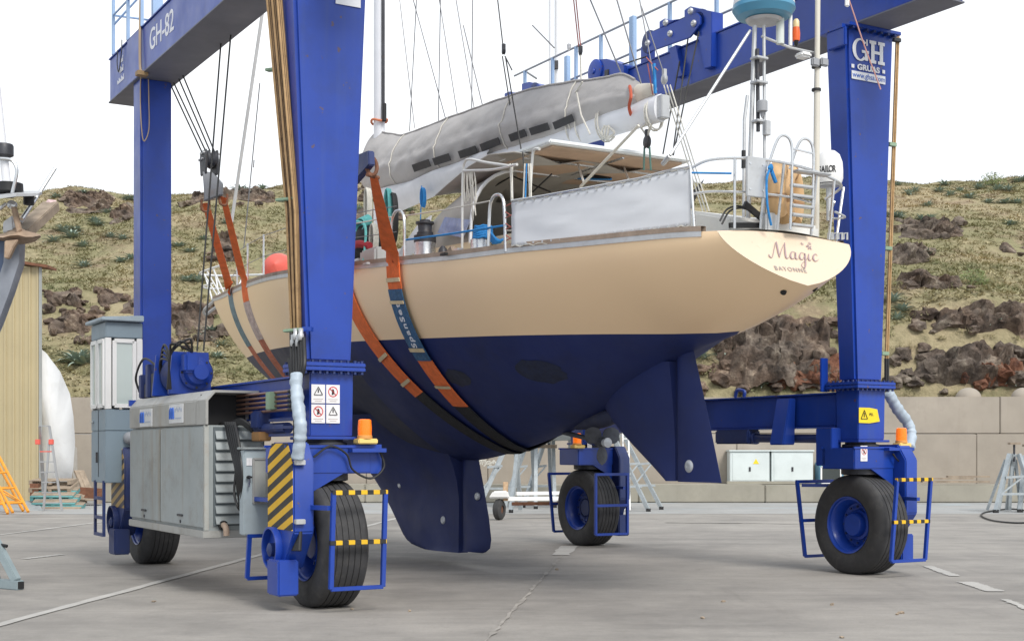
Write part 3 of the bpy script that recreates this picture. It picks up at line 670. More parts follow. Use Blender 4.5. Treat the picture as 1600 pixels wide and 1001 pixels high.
for px, py, r in ((582, 720, .05), (624, 757, .05), (692, 812, .06), (745, 775, .055), (1076, 728, .07)):
    X = -.1
    for _ in range(6):
        q = fX(px, py, X)
        X = -(foil_half(q.y, q.z, LEk(q.z), 3.87, KTH(q.z), .8) if px < 700 else foil_half(q.y, q.z, 3.855, 3.1, .11) if px < 800 else foil_half(q.y, q.z, -1.165, -1.85, .12)) - .003
    q = fX(px, py, X); mb = MB().lathe([(r, -.04), (r, .0), (r * .8, .012), (r * .3, .014), (0, .006)], q, (-1, 0, 0), 20); mb.build('anode', ZINC, tab if px == 745 else rudder if px > 1000 else yacht)
# bare and primed patches on the antifouling
PATCH = mat('bare patch', (.011, .018, .05), .7, var=.3, vscale=8)
def hull_patch(px, py, ry, rz, m):
    X = -1.2
    for _ in range(25): q = fX(px, py, X); X += .5 * (-hx(q.y, q.z) - X)
    def hp(y, z): return V((-hx(y, z) - .004, y, z))
    P = [[hp(q.y + ry * r * math.cos(a * .2618) * (1 + .25 * noise.noise(V((a * .7, px, 0)))), q.z + rz * r * math.sin(a * .2618) * (1 + .25 * noise.noise(V((a * .7, 0, px))))) for a in range(24)] for r in (.02, .5, 1)]
    MB().grid(P, True).build('bare_patch', m, yacht)
hull_patch(843, 580, .32, .13, PATCH); hull_patch(716, 590, .22, .1, mat('olive patch', (.02, .024, .045), .7, var=.3, vscale=8))
# ---- propeller and shaft
PROPM = mat('fouled bronze', (.07, .075, .09), .45, .5, var=.3, vscale=10, dirt=(.12, .13, .13), damt=.5)
q = fX(941, 690, 0); prop = MB().lathe([(.0, -.1), (.04, -.085), (.055, -.03), (.065, .05), (.06, .1), (.03, .12), (.03, .9)], q, (0, .97, .14), 20).build('propeller', PROPM, yacht)
for k in range(3):
    a = R(-90 + 120 * k); d = V((math.cos(a), 0, math.sin(a))); s = V((-math.sin(a), 0, math.cos(a))); P = []
    for i in range(9):
        t = i / 8; w = .105 * math.sin(math.pi * min(1, t * .93 + .07)) ** .7; tw = .35 * (1 - t) + .15; c = q + d * (.04 + .24 * t)
        P.append([c + (s * math.cos(tw) + V((0, math.sin(tw), 0))) * w * u for u in (-1, -.4, .4, 1)])
    MB().slab(P, (0, 1, 0), .008).build('propeller_blade', PROPM, prop)
MB().lathe([(.0, -.05), (.05, -.03), (.06, .04), (.0, .05)], q + V((0, -.08, -.01)), (0, -1, 0), 16).build('spinner', ZINC, prop)
MB().prism([(q.y + .12, q.z - .05), (q.y + .3, q.z - .02), (q.y + .42, 2.15), (q.y + .1, 2.2)], 'x', -.02, .02).build('shaft_strut', NAVY, yacht, bevel=.008)
MB().lathe([(0, -.62), (.06, -.5), (.11, -.1), (.11, .2), (.06, .55), (0, .7)], (0, .35, 2.0), (0, 1, -.12), 20).build('bossing', NAVYF, yacht)

# ---- mast and boom with covered sail
WPAINT = mat('white spar paint', (.74, .75, .78), .35, var=.04, vscale=2, dirt=(.6, .6, .62), damt=.3)
mb = MB(); rows = []
for z in (4.0, 6.5, 10, 14, 19.5): rows.append([V((.085 * math.cos(a * .3927), 6.72 + .125 * math.sin(a * .3927), z)) for a in range(16)])
mast = mb.grid(rows, True).build('mast', WPAINT, yacht)
MB().box((-.022, 6.555, 6.9), (.022, 6.59, 19)).build('mast_track', DARK, mast)
MB().box((-.03, 6.5, 6.86), (.03, 6.57, 7.15)).build('track_slide', BLACK, mast, bevel=.008)
boomA, boomB = V((0, 6.5, 5.72)), V((0, -.84, 5.47))
rows = []
for i in range(13):
    c = boomA.lerp(boomB, i / 12); hgt = .16
    rows.append([c + V((.1 * math.cos(a * .3927), 0, hgt * math.sin(a * .3927))) for a in range(16)])
mb = MB().grid(rows, True); n = len(mb.v); mb.f.append(tuple(range(16))); mb.f.append(tuple(range(n - 16, n))); boom = mb.build('boom', WPAINT, yacht)
MB().box((-.06, -.93, 5.34), (.06, -.8, 5.6)).build('boom_end_fitting', ALU, boom, bevel=.01)
top = smooth_tab([(-.45, 5.84), (-.1, 6.02), (.35, 6.08), (1.2, 6.22), (2.2, 6.34), (4.3, 6.44), (5.8, 6.5), (6.3, 6.62), (6.9, 6.75), (7.15, 6.6), (7.3, 6.3)])
bot = smooth_tab([(-.45, 5.56), (.3, 5.58), (1, 5.54), (3.2, 5.64), (5, 5.64), (6.2, 5.68), (6.9, 5.78), (7.2, 5.95), (7.3, 6.2)])
wid = smooth_tab([(-.45, .1), (.3, .15), (2, .2), (4.5, .26), (6.2, .29), (6.9, .26), (7.2, .15), (7.3, .03)])
rows = []
ny = 150
for i in range(ny + 1):
    Y = -.45 + 7.75 * i / ny; t_, b_, w = top(Y), bot(Y), wid(Y); r = []
    for k in range(44):
        a = -math.pi / 2 + 2 * math.pi * k / 44; u = (math.sin(a) + 1) / 2
        ridge = (1 - u ** 2.2 * .93); x = w * math.cos(a) * (ridge ** .45 if math.sin(a) > 0 else 1) * (1.12 if math.sin(a) < 0 else 1)
        wr = .88 + .05 * noise.noise(V((Y * 1.3, a * 1.2, 0))) + .11 * noise.noise(V((Y * 3 + u * 4, a * 1.5, 4))) + .05 * noise.noise(V((Y * 8 + u * 9, a * 3, 7))) + .13 * (.35 - abs(noise.noise(V((Y * 2.3 - u * 2.4, u * 1.1, 21))))) + .1 * (.35 - abs(noise.noise(V((Y * 1.1 + u * 3.2, u * .8, 33)))))
        r.append(V((x * wr, Y, b_ + (t_ - b_) * u + .012 * noise.noise(V((Y * 3, a, 8))))))
    rows.append(r)
rows_cover = rows
mb = MB().grid(rows, True); mb.f.append(tuple(range(44))); n = len(mb.v); mb.f.append(tuple(range(n - 44, n))); cover = mb.build('sail_cover', COVER, yacht, ang=180)
def cover_pt(px, py, off=.012):
    best = None
    for X in [-.5 + .005 * i for i in range(90)]:
        q = fX(px, py, X); Y = q.y
        if not -.45 < Y < 7.3: continue
        t_, b_, w = top(Y), bot(Y), wid(Y); u = (q.z - b_) / (t_ - b_)
        if not 0 < u < 1: continue
        sa = 2 * u - 1; x = w * (1 - sa * sa) ** .5 * ((1 - u ** 2.2 * .93) ** .45 if sa > 0 else 1.12)
        if X >= -x * 1.10 - off: return V((X - .01, q.y, q.z))
    return fX(px, py, -.3)
for x0, y0, x1, y1 in ((645, 261, 671, 252), (677, 251, 702, 243), (717, 240, 744, 231), (751, 229, 780, 218), (796, 214, 821, 205), (828, 204, 857, 195), (865, 195, 895, 182)):
    P = [[cover_pt(x0 + (x1 - x0) * i / 5 + (-2 if j else 2) * 0 + j * 4, y0 + (y1 - y0) * i / 5 + j * 11 - 3) for i in range(6)] for j in (0, 1)]
    MB().slab(P, (-1, -.2, 0), .012).build('cover_patch', CHAR, cover)
MB().tube(spline([fX(984, 135, -.05), fX(986, 150, -.2), fX(983, 168, -.16), fX(988, 185, -.05)], 5), .02, 6).build('lashing', mat('red lashing', (.5, .1, .05), .8), cover)
rows = [[V((.11 * math.cos(a * .5236) * s, -.45 - y, 5.71 + .15 * s * math.sin(a * .5236))) for a in range(12)] for s, y in ((.85, -.02), (.72, .09), (.55, .2), (.3, .27))]
mb = MB().grid(rows, True); mb.f.append(tuple(range(36, 48))); mb.build('sail_clew', mat('sailcloth', (.62, .58, .5), .8, var=.1, vscale=8, bump=.3, bscale=8), cover, ang=180)
MB().tube([V((.12 * math.cos(a * .4), 6.72 + .16 * math.sin(a * .4), 6.9 + .02 * math.sin(a))) for a in range(16)], .02, 6, True).build('mast_lashing', mat('orange cord', (.6, .2, .1), .8), mast)
for Yt in (5.75, 4.3, 2.45, .9):
    i0 = int(round((Yt + .45) / 7.75 * ny)); loop = [p + (p - V((0, p.y, (top(Yt) + bot(Yt)) / 2))).normalized() * .012 for p in rows_cover[i0]]
    MB().tube(loop, .009, 5, True).build('tie_cord', ROPEW, cover)
MB().tube([max(r_, key=lambda p: p.z) + V((-.012, 0, .006)) for r_ in rows_cover[2:-14:2]], .013, 6).build('ridge_seam', COVER, cover)
# loose white foot of the sail under the cover
P = []
for i in range(16):
    Y = 6.4 - 3.6 * i / 15; P.append([V((-.16 - .03 * math.sin(i), Y, bot(Y) + .05)), V((-.22, Y, bot(Y) - .04 - .05 * math.sin(i * .7))), V((-.17, Y + .02, bot(Y) - .16 - .10 * max(0, 1 - i / 12))), V((-.08, Y, bot(Y) - .22 - .16 * max(0, 1 - i / 12)))])
MB().slab(P, (1, 0, 0), .01).build('sail_foot', mat('white sailcloth', (.72, .72, .74), .7, bump=.3, bscale=6), boom, ang=180)
for px, py, r in ((897, 200, 1), (912, 196, 1.05), (945, 193, 1.1), (948, 191, 1.1), (1020, 178, .95), (1023, 176, .95)):
    q = fX(px, py, 0); MB().tube([V((.125 * r * math.cos(a * .4189), q.y + .03 * math.sin(a * .4189), q.z - .02 + .19 * r * math.sin(a * .4189))) for a in range(15)], .011, 6, True).build('boom_lashing', ROPEW, boom)
mb = MB(); 
for k in range(3): mb.tube(spline([fX(945 + 3 * k, 196, -.12), fX(940 + 5 * k, 207, -.13), fX(948, 214 + 2 * k, -.12), fX(960, 208, -.12), fX(952, 199, -.12)], 5), .012, 6)
mb.build('rope_coil', ROPEW, boom)

# ---- standing and running rigging
def wires(segs, r, m, name, X=0.):
    for s in segs:
        MB().tube([fX(s[i], s[i + 1], s[4] if len(s) > 4 else X) for i in (0, 2)], r, 5).build(name, m, yacht)
wires(((620, -40, 648, 200), (653, -40, 640, 205), (643, -10, 698, 192), (689, -40, 685, 193), (685, -10, 715, 181), (711, -10, 742, 175)), .008, WIREL, 'lazy_jack')
wires(((739, -40, 737, 184, .6), (961, -10, 1002, 132, 0), (918, -10, 977, 130, 0), (832, 40, 866, 75, .3), (724, 40, 760, 190, .4)), .009, WIREL, 'stay')
wires(((773, -40, 786, 72, -.05), (789, 88, 800, 110, -.05), (785, 88, 797, 165, -.1), (790, 90, 815, 238, -.45), (817, 238, 822, 308, -1.2)), .009, WIRE, 'topping_line')
wires(((892, -40, 905, 80, 0), (896, -40, 908, 80, 0)), .008, mat('red cord', (.4, .12, .1), .8), 'halyard')
wires(((907, 84, 908, 128, 0), (910, 128, 899, 145, -.1), (901, 145, 908, 180, -.2), (908, 180, 922, 210, -.22)), .011, ROPEW, 'reefing_line')
wires(((994, -30, 1027, 152, 0), (1002, 10, 1037, 115, .1)), .007, WIREL, 'backstay')
wires(((1022, 100, 1024, 146, -.05),), .02, ROPEB, 'topping_lift_tail', -.05)
wires(((1012, 100, 1020, 148, -.05), (1010, 90, 1028, 110, -.05)), .007, mat('red cord', (.4, .12, .1), .8), 'cord')
for x in (1040, 1045, 1050): wires(((x - 3, 133, x + 58, 330, .2),), .008, ROPEW, 'backstay_tackle')
def block(px, py, X, r, m, root=None, name='pulley_block'):
    q = fX(px, py, X); mb = MB().lathe([(0, -r * .45), (r * .7, -r * .45), (r, -r * .25), (r * .85, 0), (r, r * .25), (r * .7, r * .45), (0, r * .45)], q, (.9, -.3, 0), 14)
    mb.box((q.x - .02, q.y - .02, q.z), (q.x + .02, q.y + .02, q.z + r * 1.9)); return mb.build(name, m, root or yacht)
block(787, 80, -.05, .05, DARK); block(1038, 124, .1, .06, ALU); block(907, 82, 0, .04, DARK); block(1011, 222, 0, .075, DARK); block(889, 76, .4, .03, WHITE)
wires(((1000, 198, 1010, 212, 0), (1022, 184, 1012, 212, 0), (1015, 200, 1011, 212, 0), (1018, 186, 1002, 200, -.05)), .012, ROPEW, 'mainsheet')
wires(((1007, 230, 1006, 266, 0), (1015, 230, 1017, 266, 0)), .012, mat('green rope', (.1, .2, .17), .8), 'mainsheet')
wires(((998, 196, 907, 292, -.5),), .018, ROPEW, 'preventer')
# forward stays on the port bow
MB().tube([fX(412, -30, 0), fX(410, 20, 0), fX(362, 346, 0)], .035, 8).build('furled_forestay', mat('furled sail cloth', (.5, .5, .5), .7), yacht)
wires(((406, 130, 381, 388, -.2), (397, 250, 396, 262, 0)), .012, WIREL, 'stay')
# ---- bow pulpit and fittings
def rail(pts, r, name, root, m=STEEL, k=5, n=8): return MB().tube(spline(pts, k) if len(pts) > 2 else pts, r, n).build(name, m, root)
WST = mat('white rail paint', (.72, .73, .73), .35, .2)
pulpit = MB().tube(spline([V((-.95, 11.6, 5.12)), V((-.75, 13, 5.22)), V((-.35, 15, 5.38)), V((0, 15.5, 5.42)), V((.35, 15, 5.38)), V((.75, 13, 5.22)), V((.95, 11.6, 5.12))], 6), .022, 8).build('pulpit', WST, yacht)
MB().tube(spline([V((-.6, 13.4, 4.98)), V((-.3, 15, 5.1)), V((0, 15.38, 5.12)), V((.3, 15, 5.1)), V((.6, 13.4, 4.98))], 6), .018, 8).build('lower_rail', WST, pulpit)
for Y, x, zt in ((11.6, .95, 5.12), (12.8, .78, 5.2), (13.7, .62, 5.27), (14.5, .45, 5.34)):
    for sg in (-1, 1): MB().tube([V((sg * x, Y, zt)), V((sg * (b_t(Y + .0) - .05), Y - .1, s_t(Y)))], .018, 8).build('pulpit_post', WST, pulpit)
for sg in (-1, 1): MB().tube([V((sg * .12, 15.4, 5.42)), V((sg * .08, 15.0, 4.83))], .018, 8).build('pulpit_post', WST, pulpit)
MB().tube(spline([V((-.1, 14.9, 4.78)), V((-.1, 15.5, 4.66)), V((-.02, 15.65, 4.58)), V((.06, 15.5, 4.66)), V((.1, 14.9, 4.78))], 5), .03, 8).build('bow_roller', ALU, yacht)
for Y in (5.2, 7.0, 8.6, 10.2):
    for sg in (-1, 1):
        x = sg * (b_t(Y) - .1); MB().tube([V((x, Y, s_t(Y))), V((x, Y, s_t(Y) + .72))], .015, 8).build('stanchion', STEEL, yacht)
for h in (.7, .38):
    for sg in (-1, 1): MB().tube([V((sg * (b_t(Y) - .1), Y, s_t(Y) + h - (.08 if Y > 10.5 else 0))) for Y in (2.1, 3.6, 5.2, 7.0, 8.6, 10.2, 11.6)], .006, 5).build('lifeline', WIREL, yacht)
# ---- hoops, lifelines and winches along the port side deck
for pts, X in (([(611, 401), (612, 350), (616, 334), (622, 329), (629, 333), (632, 348), (632, 400)], -1.93), ([(763, 395), (765, 330), (769, 311), (777, 304), (785, 309), (788, 328), (790, 393)], -1.66)):
    for sg in (1, -1):
        rail([V((q.x * sg, q.y, q.z)) for q in (fX(x, y, X) for x, y in pts)], .018, 'boarding_hoop', yacht)
MB().tube([fX(633, 337, -1.92), fX(700, 327, -1.8), fX(765, 314, -1.68)], .008, 5).build('lifeline', ROPEW, yacht)
MB().tube([fX(540, 352, -2.05), fX(611, 339, -1.93)], .009, 5).build('lifeline', ROPEW, yacht)
MB().tube([fX(632, 375, -1.92), fX(700, 366, -1.8), fX(790, 352, -1.66)], .012, 6).build('safety_line', ROPEB, yacht)
MB().tube([fX(788, 360, -1.66), fX(800, 360, -1.6)], .008, 5).build('lifeline', ROPEW, yacht)
def winch(px, yb, yt, X, r, dark, label):
    a, c = fX(px, yb, X), fX(px, yt, X); h = c.z - a.z; w = thing_part('winch', label)
    MB().lathe([(r * 1.08, 0), (r, .03), (r, h * .42)], a, (0, 0, 1), 24).build('base', STEEL, w)
    MB().lathe([(r * 1.02, h * .42), (r * 1.02, h * .6), (r * .75, h * .62), (r * .75, h * .68)], a, (0, 0, 1), 24).build('drum', dark, w)
    if yb - yt > 50: MB().lathe([(r * .7, h * .68), (r * .62, h * .72), (r * .66, h * .88), (r * .85, h * .9), (r * .85, h * .95), (r * .5, h * .96), (r * .5, h)], a, (0, 0, 1), 24).build('top_drum', DARK, w)
    return w
def thing_part(name, label=None):
    o = bpy.data.objects.new(name, None); C.objects.link(o); o.parent = yacht
    if label: o['label'] = label
    return o
winch(664, 405, 344, -1.62, .135, DARK, 'large two speed winch beside the sprayhood')
w2 = winch(752, 400, 358, -1.5, .125, STEEL, 'winch wrapped with blue rope')
q = fX(755, 366, -1.5); mb = MB()
for k in range(7): mb.tube([q + V(((.12 - .004 * k) * math.cos(a * .4189), (.12 - .004 * k) * math.sin(a * .4189), -.05 + .022 * k + .008 * math.sin(a * 2 + k))) for a in range(15)], .014, 6, True)
mb.build('rope_turns', ROPEB, w2)
mb = MB()
for k in range(5): mb.tube(spline([fX(765, 362 + 3 * k, -1.52), fX(774, 372 + 2 * k, -1.55), fX(782 + k, 378 - k, -1.5), fX(770, 380, -1.45)], 5), .014, 6)
tag(mb.build('rope_coil', ROPEB, frame='L'), 'bright blue rope tail beside the aft deck winch', 'rope')
# coaming and coachroof
CRM = mat('cream deck moulding', (.74, .6, .4), .4, var=.04)
MB().prism([(-.5, 3.8), (2.75, 3.98), (2.75, 4.2), (.3, 4.1), (-.5, 4.07)], 'x', -1.36, -1.22).build('coaming', CRM, yacht, bevel=.02)
MB().prism([(-1.6, 3.8), (2.75, 3.98), (2.75, 4.2), (.3, 4.1), (-1.6, 4.05)], 'x', 1.22, 1.36).build('coaming', CRM, yacht, bevel=.02)
MB().frustum((-1.25, 1.25, 2.4, 6.4, 3.95), (-1.05, 1.05, 2.6, 6.1, 4.42)).build('coachroof', mat('white gelcoat', (.68, .68, .66), .4, var=.05), yacht, bevel=.05)
MB().box((-1.22, 1.9, 3.6), (1.22, 2.0, 4.3)).build('companionway_bulkhead', mat('brown varnished wood', (.09, .05, .03), .4, var=.2), yacht)
# sprayhood
rows = []
for Y, z0, zt, w in ((3.2, 4.25, 4.36, 1.22), (2.8, 4.22, 4.62, 1.28), (2.3, 4.18, 4.9, 1.3), (1.75, 4.14, 5.06, 1.32), (1.2, 4.1, 5.1, 1.34)):
    rows.append([V((-w * math.copysign(abs(math.cos(math.pi * k / 20)) ** .55, math.cos(math.pi * k / 20)), Y, z0 + (zt - z0) * math.sin(math.pi * k / 20) ** .7)) for k in range(21)])
mb = MB().grid(rows); mb.v += [p + V((0, 0, -.012)) for p in list(mb.v)]; n = len(mb.v) // 2; mb.f += [tuple(i + n for i in reversed(f)) for f in list(mb.f)]
hood = mb.build('sprayhood', CANV, yacht, ang=60)
MB().tube([p + V((0, -.01, 0)) for p in rows[-1]], .022, 6).build('edge_tube', WPAINT, hood)
P = [[V((-1.33, 3.15, 4.22)), V((-1.335, 3.1, 4.3))], [V((-1.35, 2.75, 4.18)), V((-1.31, 2.65, 4.55))], [V((-1.36, 2.35, 4.12)), V((-1.345, 2.2, 4.6))]]
MB().slab(P, (-1, 0, 0), .015).build('side_panel', WPAINT, hood)
# awning between sprayhood and the hard top, hard top, its frame
P = [[V((-1.25 + 2.5 * u / 8, Y, z - .05 * math.sin(math.pi * u / 8) * 0 + .05 * math.sin(u * 2.1 + Y * 2))) for u in range(9)] for Y, z in ((2.3, 4.92), (1.9, 5.0), (1.4, 5.06), (.9, 5.08), (.3, 5.02))]
MB().slab(P, (0, 0, 1), .012).build('awning', CANV, yacht, ang=180)
hard = MB().prism([(-1.12, 1.75), (-1.08, -.2), (.92, -.2), (1.12, 1.75)], 'z', 5.08, 5.13).build('hard_top', mat('white hard top', (.72, .75, .76), .4, var=.04), yacht, bevel=.015)
mb = MB().prism([(-1.04, 1.66), (-1.0, -.12), (.84, -.12), (1.04, 1.66)], 'z', 5.055, 5.078); mb.build('ceiling_panel', mat('tan lining', (.5, .36, .26), .7, var=.15, vscale=2, dirt=(.33, .24, .18), damt=.5), hard)
for a, b in (((-1.0, .5, 5.05), (.9, .5, 5.05)), ((-1.02, 1.2, 5.05), (1.0, 1.2, 5.05)), ((0, -.1, 5.05), (0, 1.6, 5.05))): MB().tube([V(a), V(b)], .016, 6).build('stiffener', STEEL, hard)
FR = mat('white frame tube', (.66, .66, .64), .35, .3)
for pts, X in (([(722, 400), (723, 280), (726, 254), (735, 249), (760, 254), (795, 259)], -1.45), ([(723, 267), (770, 265), (808, 257)], -1.45), ([(828, 305), (832, 245), (836, 233), (843, 233)], -1.35), ([(800, 312), (799, 262)], -1.4)):
    rail([fX(x, y, X) for x, y in pts], .016, 'awning_frame', yacht, FR)
for k in range(9):
    x0 = 726 + 3.4 * (k % 5) + random.uniform(-2, 2) + (6 if k > 4 else 0); y1 = 290 + random.uniform(0, 55)
    MB().tube(spline([fX(x0, 266, -1.45), fX(x0 + random.uniform(-3, 3), 285, -1.46), fX(x0 + random.uniform(0, 7), y1, -1.46), fX(x0 + 4, y1 - 12, -1.45)], 4), .007, 5).build('hanging_line', ROPEW, yacht)
for k, (x0, x1) in enumerate(((797, 800), (801, 799), (820, 818), (823, 821), (826, 828), (829, 830))):
    MB().tube([fX(x0, 256, -1.42), fX(x1, 310, -1.5)], .009, 5).build('hanging_line', ROPEB if k == 3 else ROPEW, yacht)
for a, b in (((740, 310), (800, 275)), ((800, 275), (860, 300)), ((832, 300), (862, 272))):
    MB().tube([fX(*a, -.6), fX(*b, -.6)], .01, 5).build('awning_strap', BLACK, yacht)
MB().tube([fX(900, 247, -.2), fX(912, 285, -.5)], .014, 6).build('hard_top_strut', FR, yacht); MB().tube([fX(971, 250, .4), fX(982, 280, .2)], .014, 6).build('hard_top_strut', FR, yacht)
for k in range(3): MB().tube(spline([fX(862, 275 + 2 * k, .2), fX(890, 272 + 3 * k, .2), fX(925, 274 + 3 * k, .2), fX(955, 278 + k, .2)], 5), .012, 6).build('cable', ROPEB if k == 2 else BLACK, yacht)
# ---- white weather cloth laced to the port guard rail
tp = [(799, 316), (850, 308), (900, 299), (950, 290), (1000, 281), (1040, 270), (1078, 263)]; bt = [(799, 385), (850, 380), (900, 374), (950, 368), (1000, 362), (1040, 358), (1080, 352)]
def cl_X(px): return -1.65 + .7 * (px - 799) / 280
P = []; nU = 40
for i in range(nU + 1):
    t = i / nU; px = 799 + 280 * t; y0 = interp(tp, px); y1 = interp(bt, px); col = []
    for j in range(13):
        u = j / 12; q = fX(px, y0 + (y1 - y0) * u, cl_X(px)); q.x += .016 * math.sin(math.pi * u) * noise.noise(V((t * 5, u * 2.6, 3))) + .008 * noise.noise(V((t * 9 + u * 5, u * 7, 1))) * math.sin(math.pi * u); col.append(q)
    P.append(col)
cloth = MB().slab(P, (1, .3, 0), .006).build('weather_cloth', WCLOTH, yacht, ang=180)
MB().tube([r_[0] + V((0, 0, .015)) for r_ in P], .013, 6).build('guard_rail', STEEL, yacht)
mb = MB()
for i in range(1, nU, 2):
    for j in (0, 12): q = P[i][j]; mb.lathe([(.012, -.015), (.012, .012), (0, .012)], q + V((0, 0, -.02 if j == 0 else .02)), (-1, -.5, 0), 8)
mb.build('eyelets', ALU, cloth)
MB().tube([p + V((-.004, 0, .012 * math.sin(i * 2.2))) for i, p in enumerate([r_[12] for r_ in P])], .006, 5).build('lacing', ROPEW, cloth)
MB().tube([p + V((-.004, 0, .008 + .012 * math.sin(i * 2.2))) for i, p in enumerate([r_[0] for r_ in P])], .006, 5).build('lacing', ROPEW, cloth)
mb = MB()
for k in range(7): y = 322 + 9 * k; mb.tube([fX(790, y, -1.66), fX(800, y + (7 if k % 2 else -5), -1.64)], .006, 5)
mb.build('lacing', mat('red cord', (.4, .12, .1), .8), cloth)
# ---- stern rail (pushpit), ladder, poles, domes
push = rail([fX(1078, 263, -.95), V((-.8, -2.75, 4.45)), V((-.45, -2.95, 4.46)), V((0, -3.0, 4.44)), V((.45, -2.95, 4.40)), V((.9, -2.75, 4.36)), V((1.2, -2.2, 4.34))], .015, 'pushpit', yacht)
rail([fX(1082, 303, -.93), V((-.78, -2.75, 4.14)), V((-.45, -2.93, 4.13)), V((0, -2.98, 4.12)), V((.3, -2.95, 4.1))], .013, 'middle_rail', push)
rail([V((.72, -2.85, 4.06)), V((1.0, -2.7, 4.05)), V((.98, -2.5, 4.08)), V((.85, -2.7, 4.2))], .012, 'middle_rail', push)
for a, b in ((fX(1079, 262, -.95), fX(1085, 356, -.95)), ((-.62, -2.88, 4.45), (-.6, -2.85, 3.78)), ((-.3, -2.97, 4.46), (-.3, -2.88, 3.8)), ((-.1, -3., 4.45), (-.1, -2.9, 3.8)), ((.36, -2.97, 4.42), (.36, -2.88, 3.78)), ((.68, -2.88, 4.38), (.66, -2.82, 3.77)), ((.98, -2.7, 4.36), (.82, -2.75, 3.75))):
    MB().tube([V(a), V(b)], .014, 8).build('stern_post', STEEL, push)
lad = thing_part('stern_ladder')
for x in (.0, .28):
    rail([V((x, -2.98, 3.8)), V((x, -3.0, 4.3)), V((x, -3.0, 4.62)), V((x - .06, -2.98, 4.72)), V((x - .14, -2.95, 4.68)), V((x - .22, -2.9, 4.42))], .014, 'side_rail', lad)
for z in (3.85, 3.95, 4.04, 4.14, 4.24): MB().box((.0, -3.02, z - .014), (.28, -2.96, z + .014)).build('rung', ALU, lad, bevel=.006)
MB().bar((.0, -3.0, 4.6), (.28, -3.0, 4.58), .016).build('rung', STEEL, lad)
for a, b in (((.22, -2.99, 4.4), (.62, -2.93, 4.38)),): MB().box((.05, -3.04, 4.375), (.5, -2.92, 4.4)).build('step_tray', ALU, lad, bevel=.01)
q = fY(1143, 254, -2.96); mb = MB().box((-.56, -2.99, 4.08), (-.32, -2.965, 4.47)); pl = mb.build('aluminium_plate', ALU, yacht, bevel=.006)
for x in (-.52, -.36):
    for z in (4.15, 4.4): MB().cyl((x, -2.995, z), (x, -2.985, z), .012, 8).build('bolt', STEEL, pl)
# radar pole
rp = thing_part('radar_pole')
MB().tube([V((-.02, -2.35, 3.75)), V((.08, -2.35, 6.0))], .024, 10).build('pole', ALU, rp); MB().tube([V((.13, -2.45, 3.75)), V((.16, -2.4, 6.0))], .017, 10).build('pole', ALU, rp)
MB().tube([V((-.11, -2.4, 3.75)), V((-.1, -2.4, 5.0)), V((-.06, -2.4, 5.25))], .018, 10).build('pole', ALU, rp); MB().tube([V((-.112, -2.4, 4.5)), V((-.11, -2.4, 4.68))], .023, 10).build('sleeve', BLACK, rp)
MB().tube([V((.08, -2.39, 5.75)), V((.09, -2.39, 4.9))], .02, 8).build('cable_run', DARK, rp)
for z in (4.5, 5.0, 5.4, 5.65): MB().box((.02, -2.46, z - .012), (.17, -2.34, z + .012)).build('clamp', ALU, rp, bevel=.004)
MB().box((.1, -2.5, 4.85), (.17, -2.44, 5.0)).build('junction_box', ALU, rp, bevel=.006)
q = fY(1191, 168, -2.45); MB().lathe([(0, -.12), (.015, -.09), (.025, -.05), (.055, -.04), (.055, .06), (.045, .07), (0, .07)], q, (0, 0, 1), 18).build('wind_sensor', mat('grey plastic', (.3, .31, .33), .5), rp)
rd = MB().lathe([(.0, .32), (.22, .3), (.3, .23), (.318, .1), (.315, .08)], (.2, -2.35, 6.13), (0, 0, 1), 40).build('radome', WHITE, rp)
MB().lathe([(.317, .1), (.325, .05), (.28, -.02), (.16, -.05)], (.2, -2.35, 6.13), (0, 0, 1), 40).build('radome_base', mat('turquoise radome base', (.08, .27, .42), .35, var=.06), rd)
MB().lathe([(.19, -.05), (.17, -.08), (.08, -.09), (.0, -.09)], (.2, -2.35, 6.13), (0, 0, 1), 28).build('mounting_plate', ALU, rd)
MB().tube([fY(1172, 48, -2.35), fX(1047, 243, -1.05)], .016, 8).build('pole_strut', ALU, rp)
MB().tube([fX(1047, 243, -1.05), fX(1036, 256, -1.0)], .024, 8).build('strut_foot', ALU, rp)
# aerial bar and stern pole
ap = thing_part('aerial_pole')
MB().tube([V((.735, -2.55, 3.75)), V((.75, -2.55, 5.4))], .033, 12).build('pole', mat('ivory pole paint', (.6, .57, .5), .45, var=.05), ap); MB().tube([V((.75, -2.55, 5.4)), V((.77, -2.55, 7.2))], .027, 12).build('pole_top', mat('ivory pole paint', (.6, .57, .5), .45, var=.05), ap)
for z in (5.38, 5.62): MB().lathe([(.05, -.012), (.05, .012)], (.74, -2.55, z), (0, 0, 1), 14).build('clamp', BLACK, ap)
bar = MB().tube([fY(1190, 57, -2.4), fY(1235, 75, -2.45), fY(1275, 83, -2.5), V((.75, -2.52, 5.34))], .015, 8).build('aerial_bar', ALU, ap)
q = fY(1219, 45, -2.44); MB().lathe([(.042, -.16), (.042, .12), (.03, .125), (0, .125)], q, (0, 0, 1), 14).build('aerial', mat('pale aerial', (.6, .65, .62), .4), ap)
q = fY(1235, 45, -2.45); MB().lathe([(.02, -.18), (.02, .14), (.012, .155), (0, .155)], q, (0, 0, 1), 12).build('aerial', WHITE, ap)
q = fY(1244, 52, -2.46); lb = MB().lathe([(.038, -.08), (.042, 0), (.034, .06)], q, (0, 0, 1), 14).build('distress_light', mat('orange plastic', (.75, .12, .02), .4), ap)
MB().lathe([(.034, .06), (.034, .12), (.02, .145), (0, .15)], q, (0, 0, 1), 14).build('lens', mat('amber dome', (.7, .55, .3), .3), lb)
MB().lathe([(.0, -.14), (.02, -.12), (.025, -.08)], q, (0, 0, 1), 10).build('base', BLACK, lb)
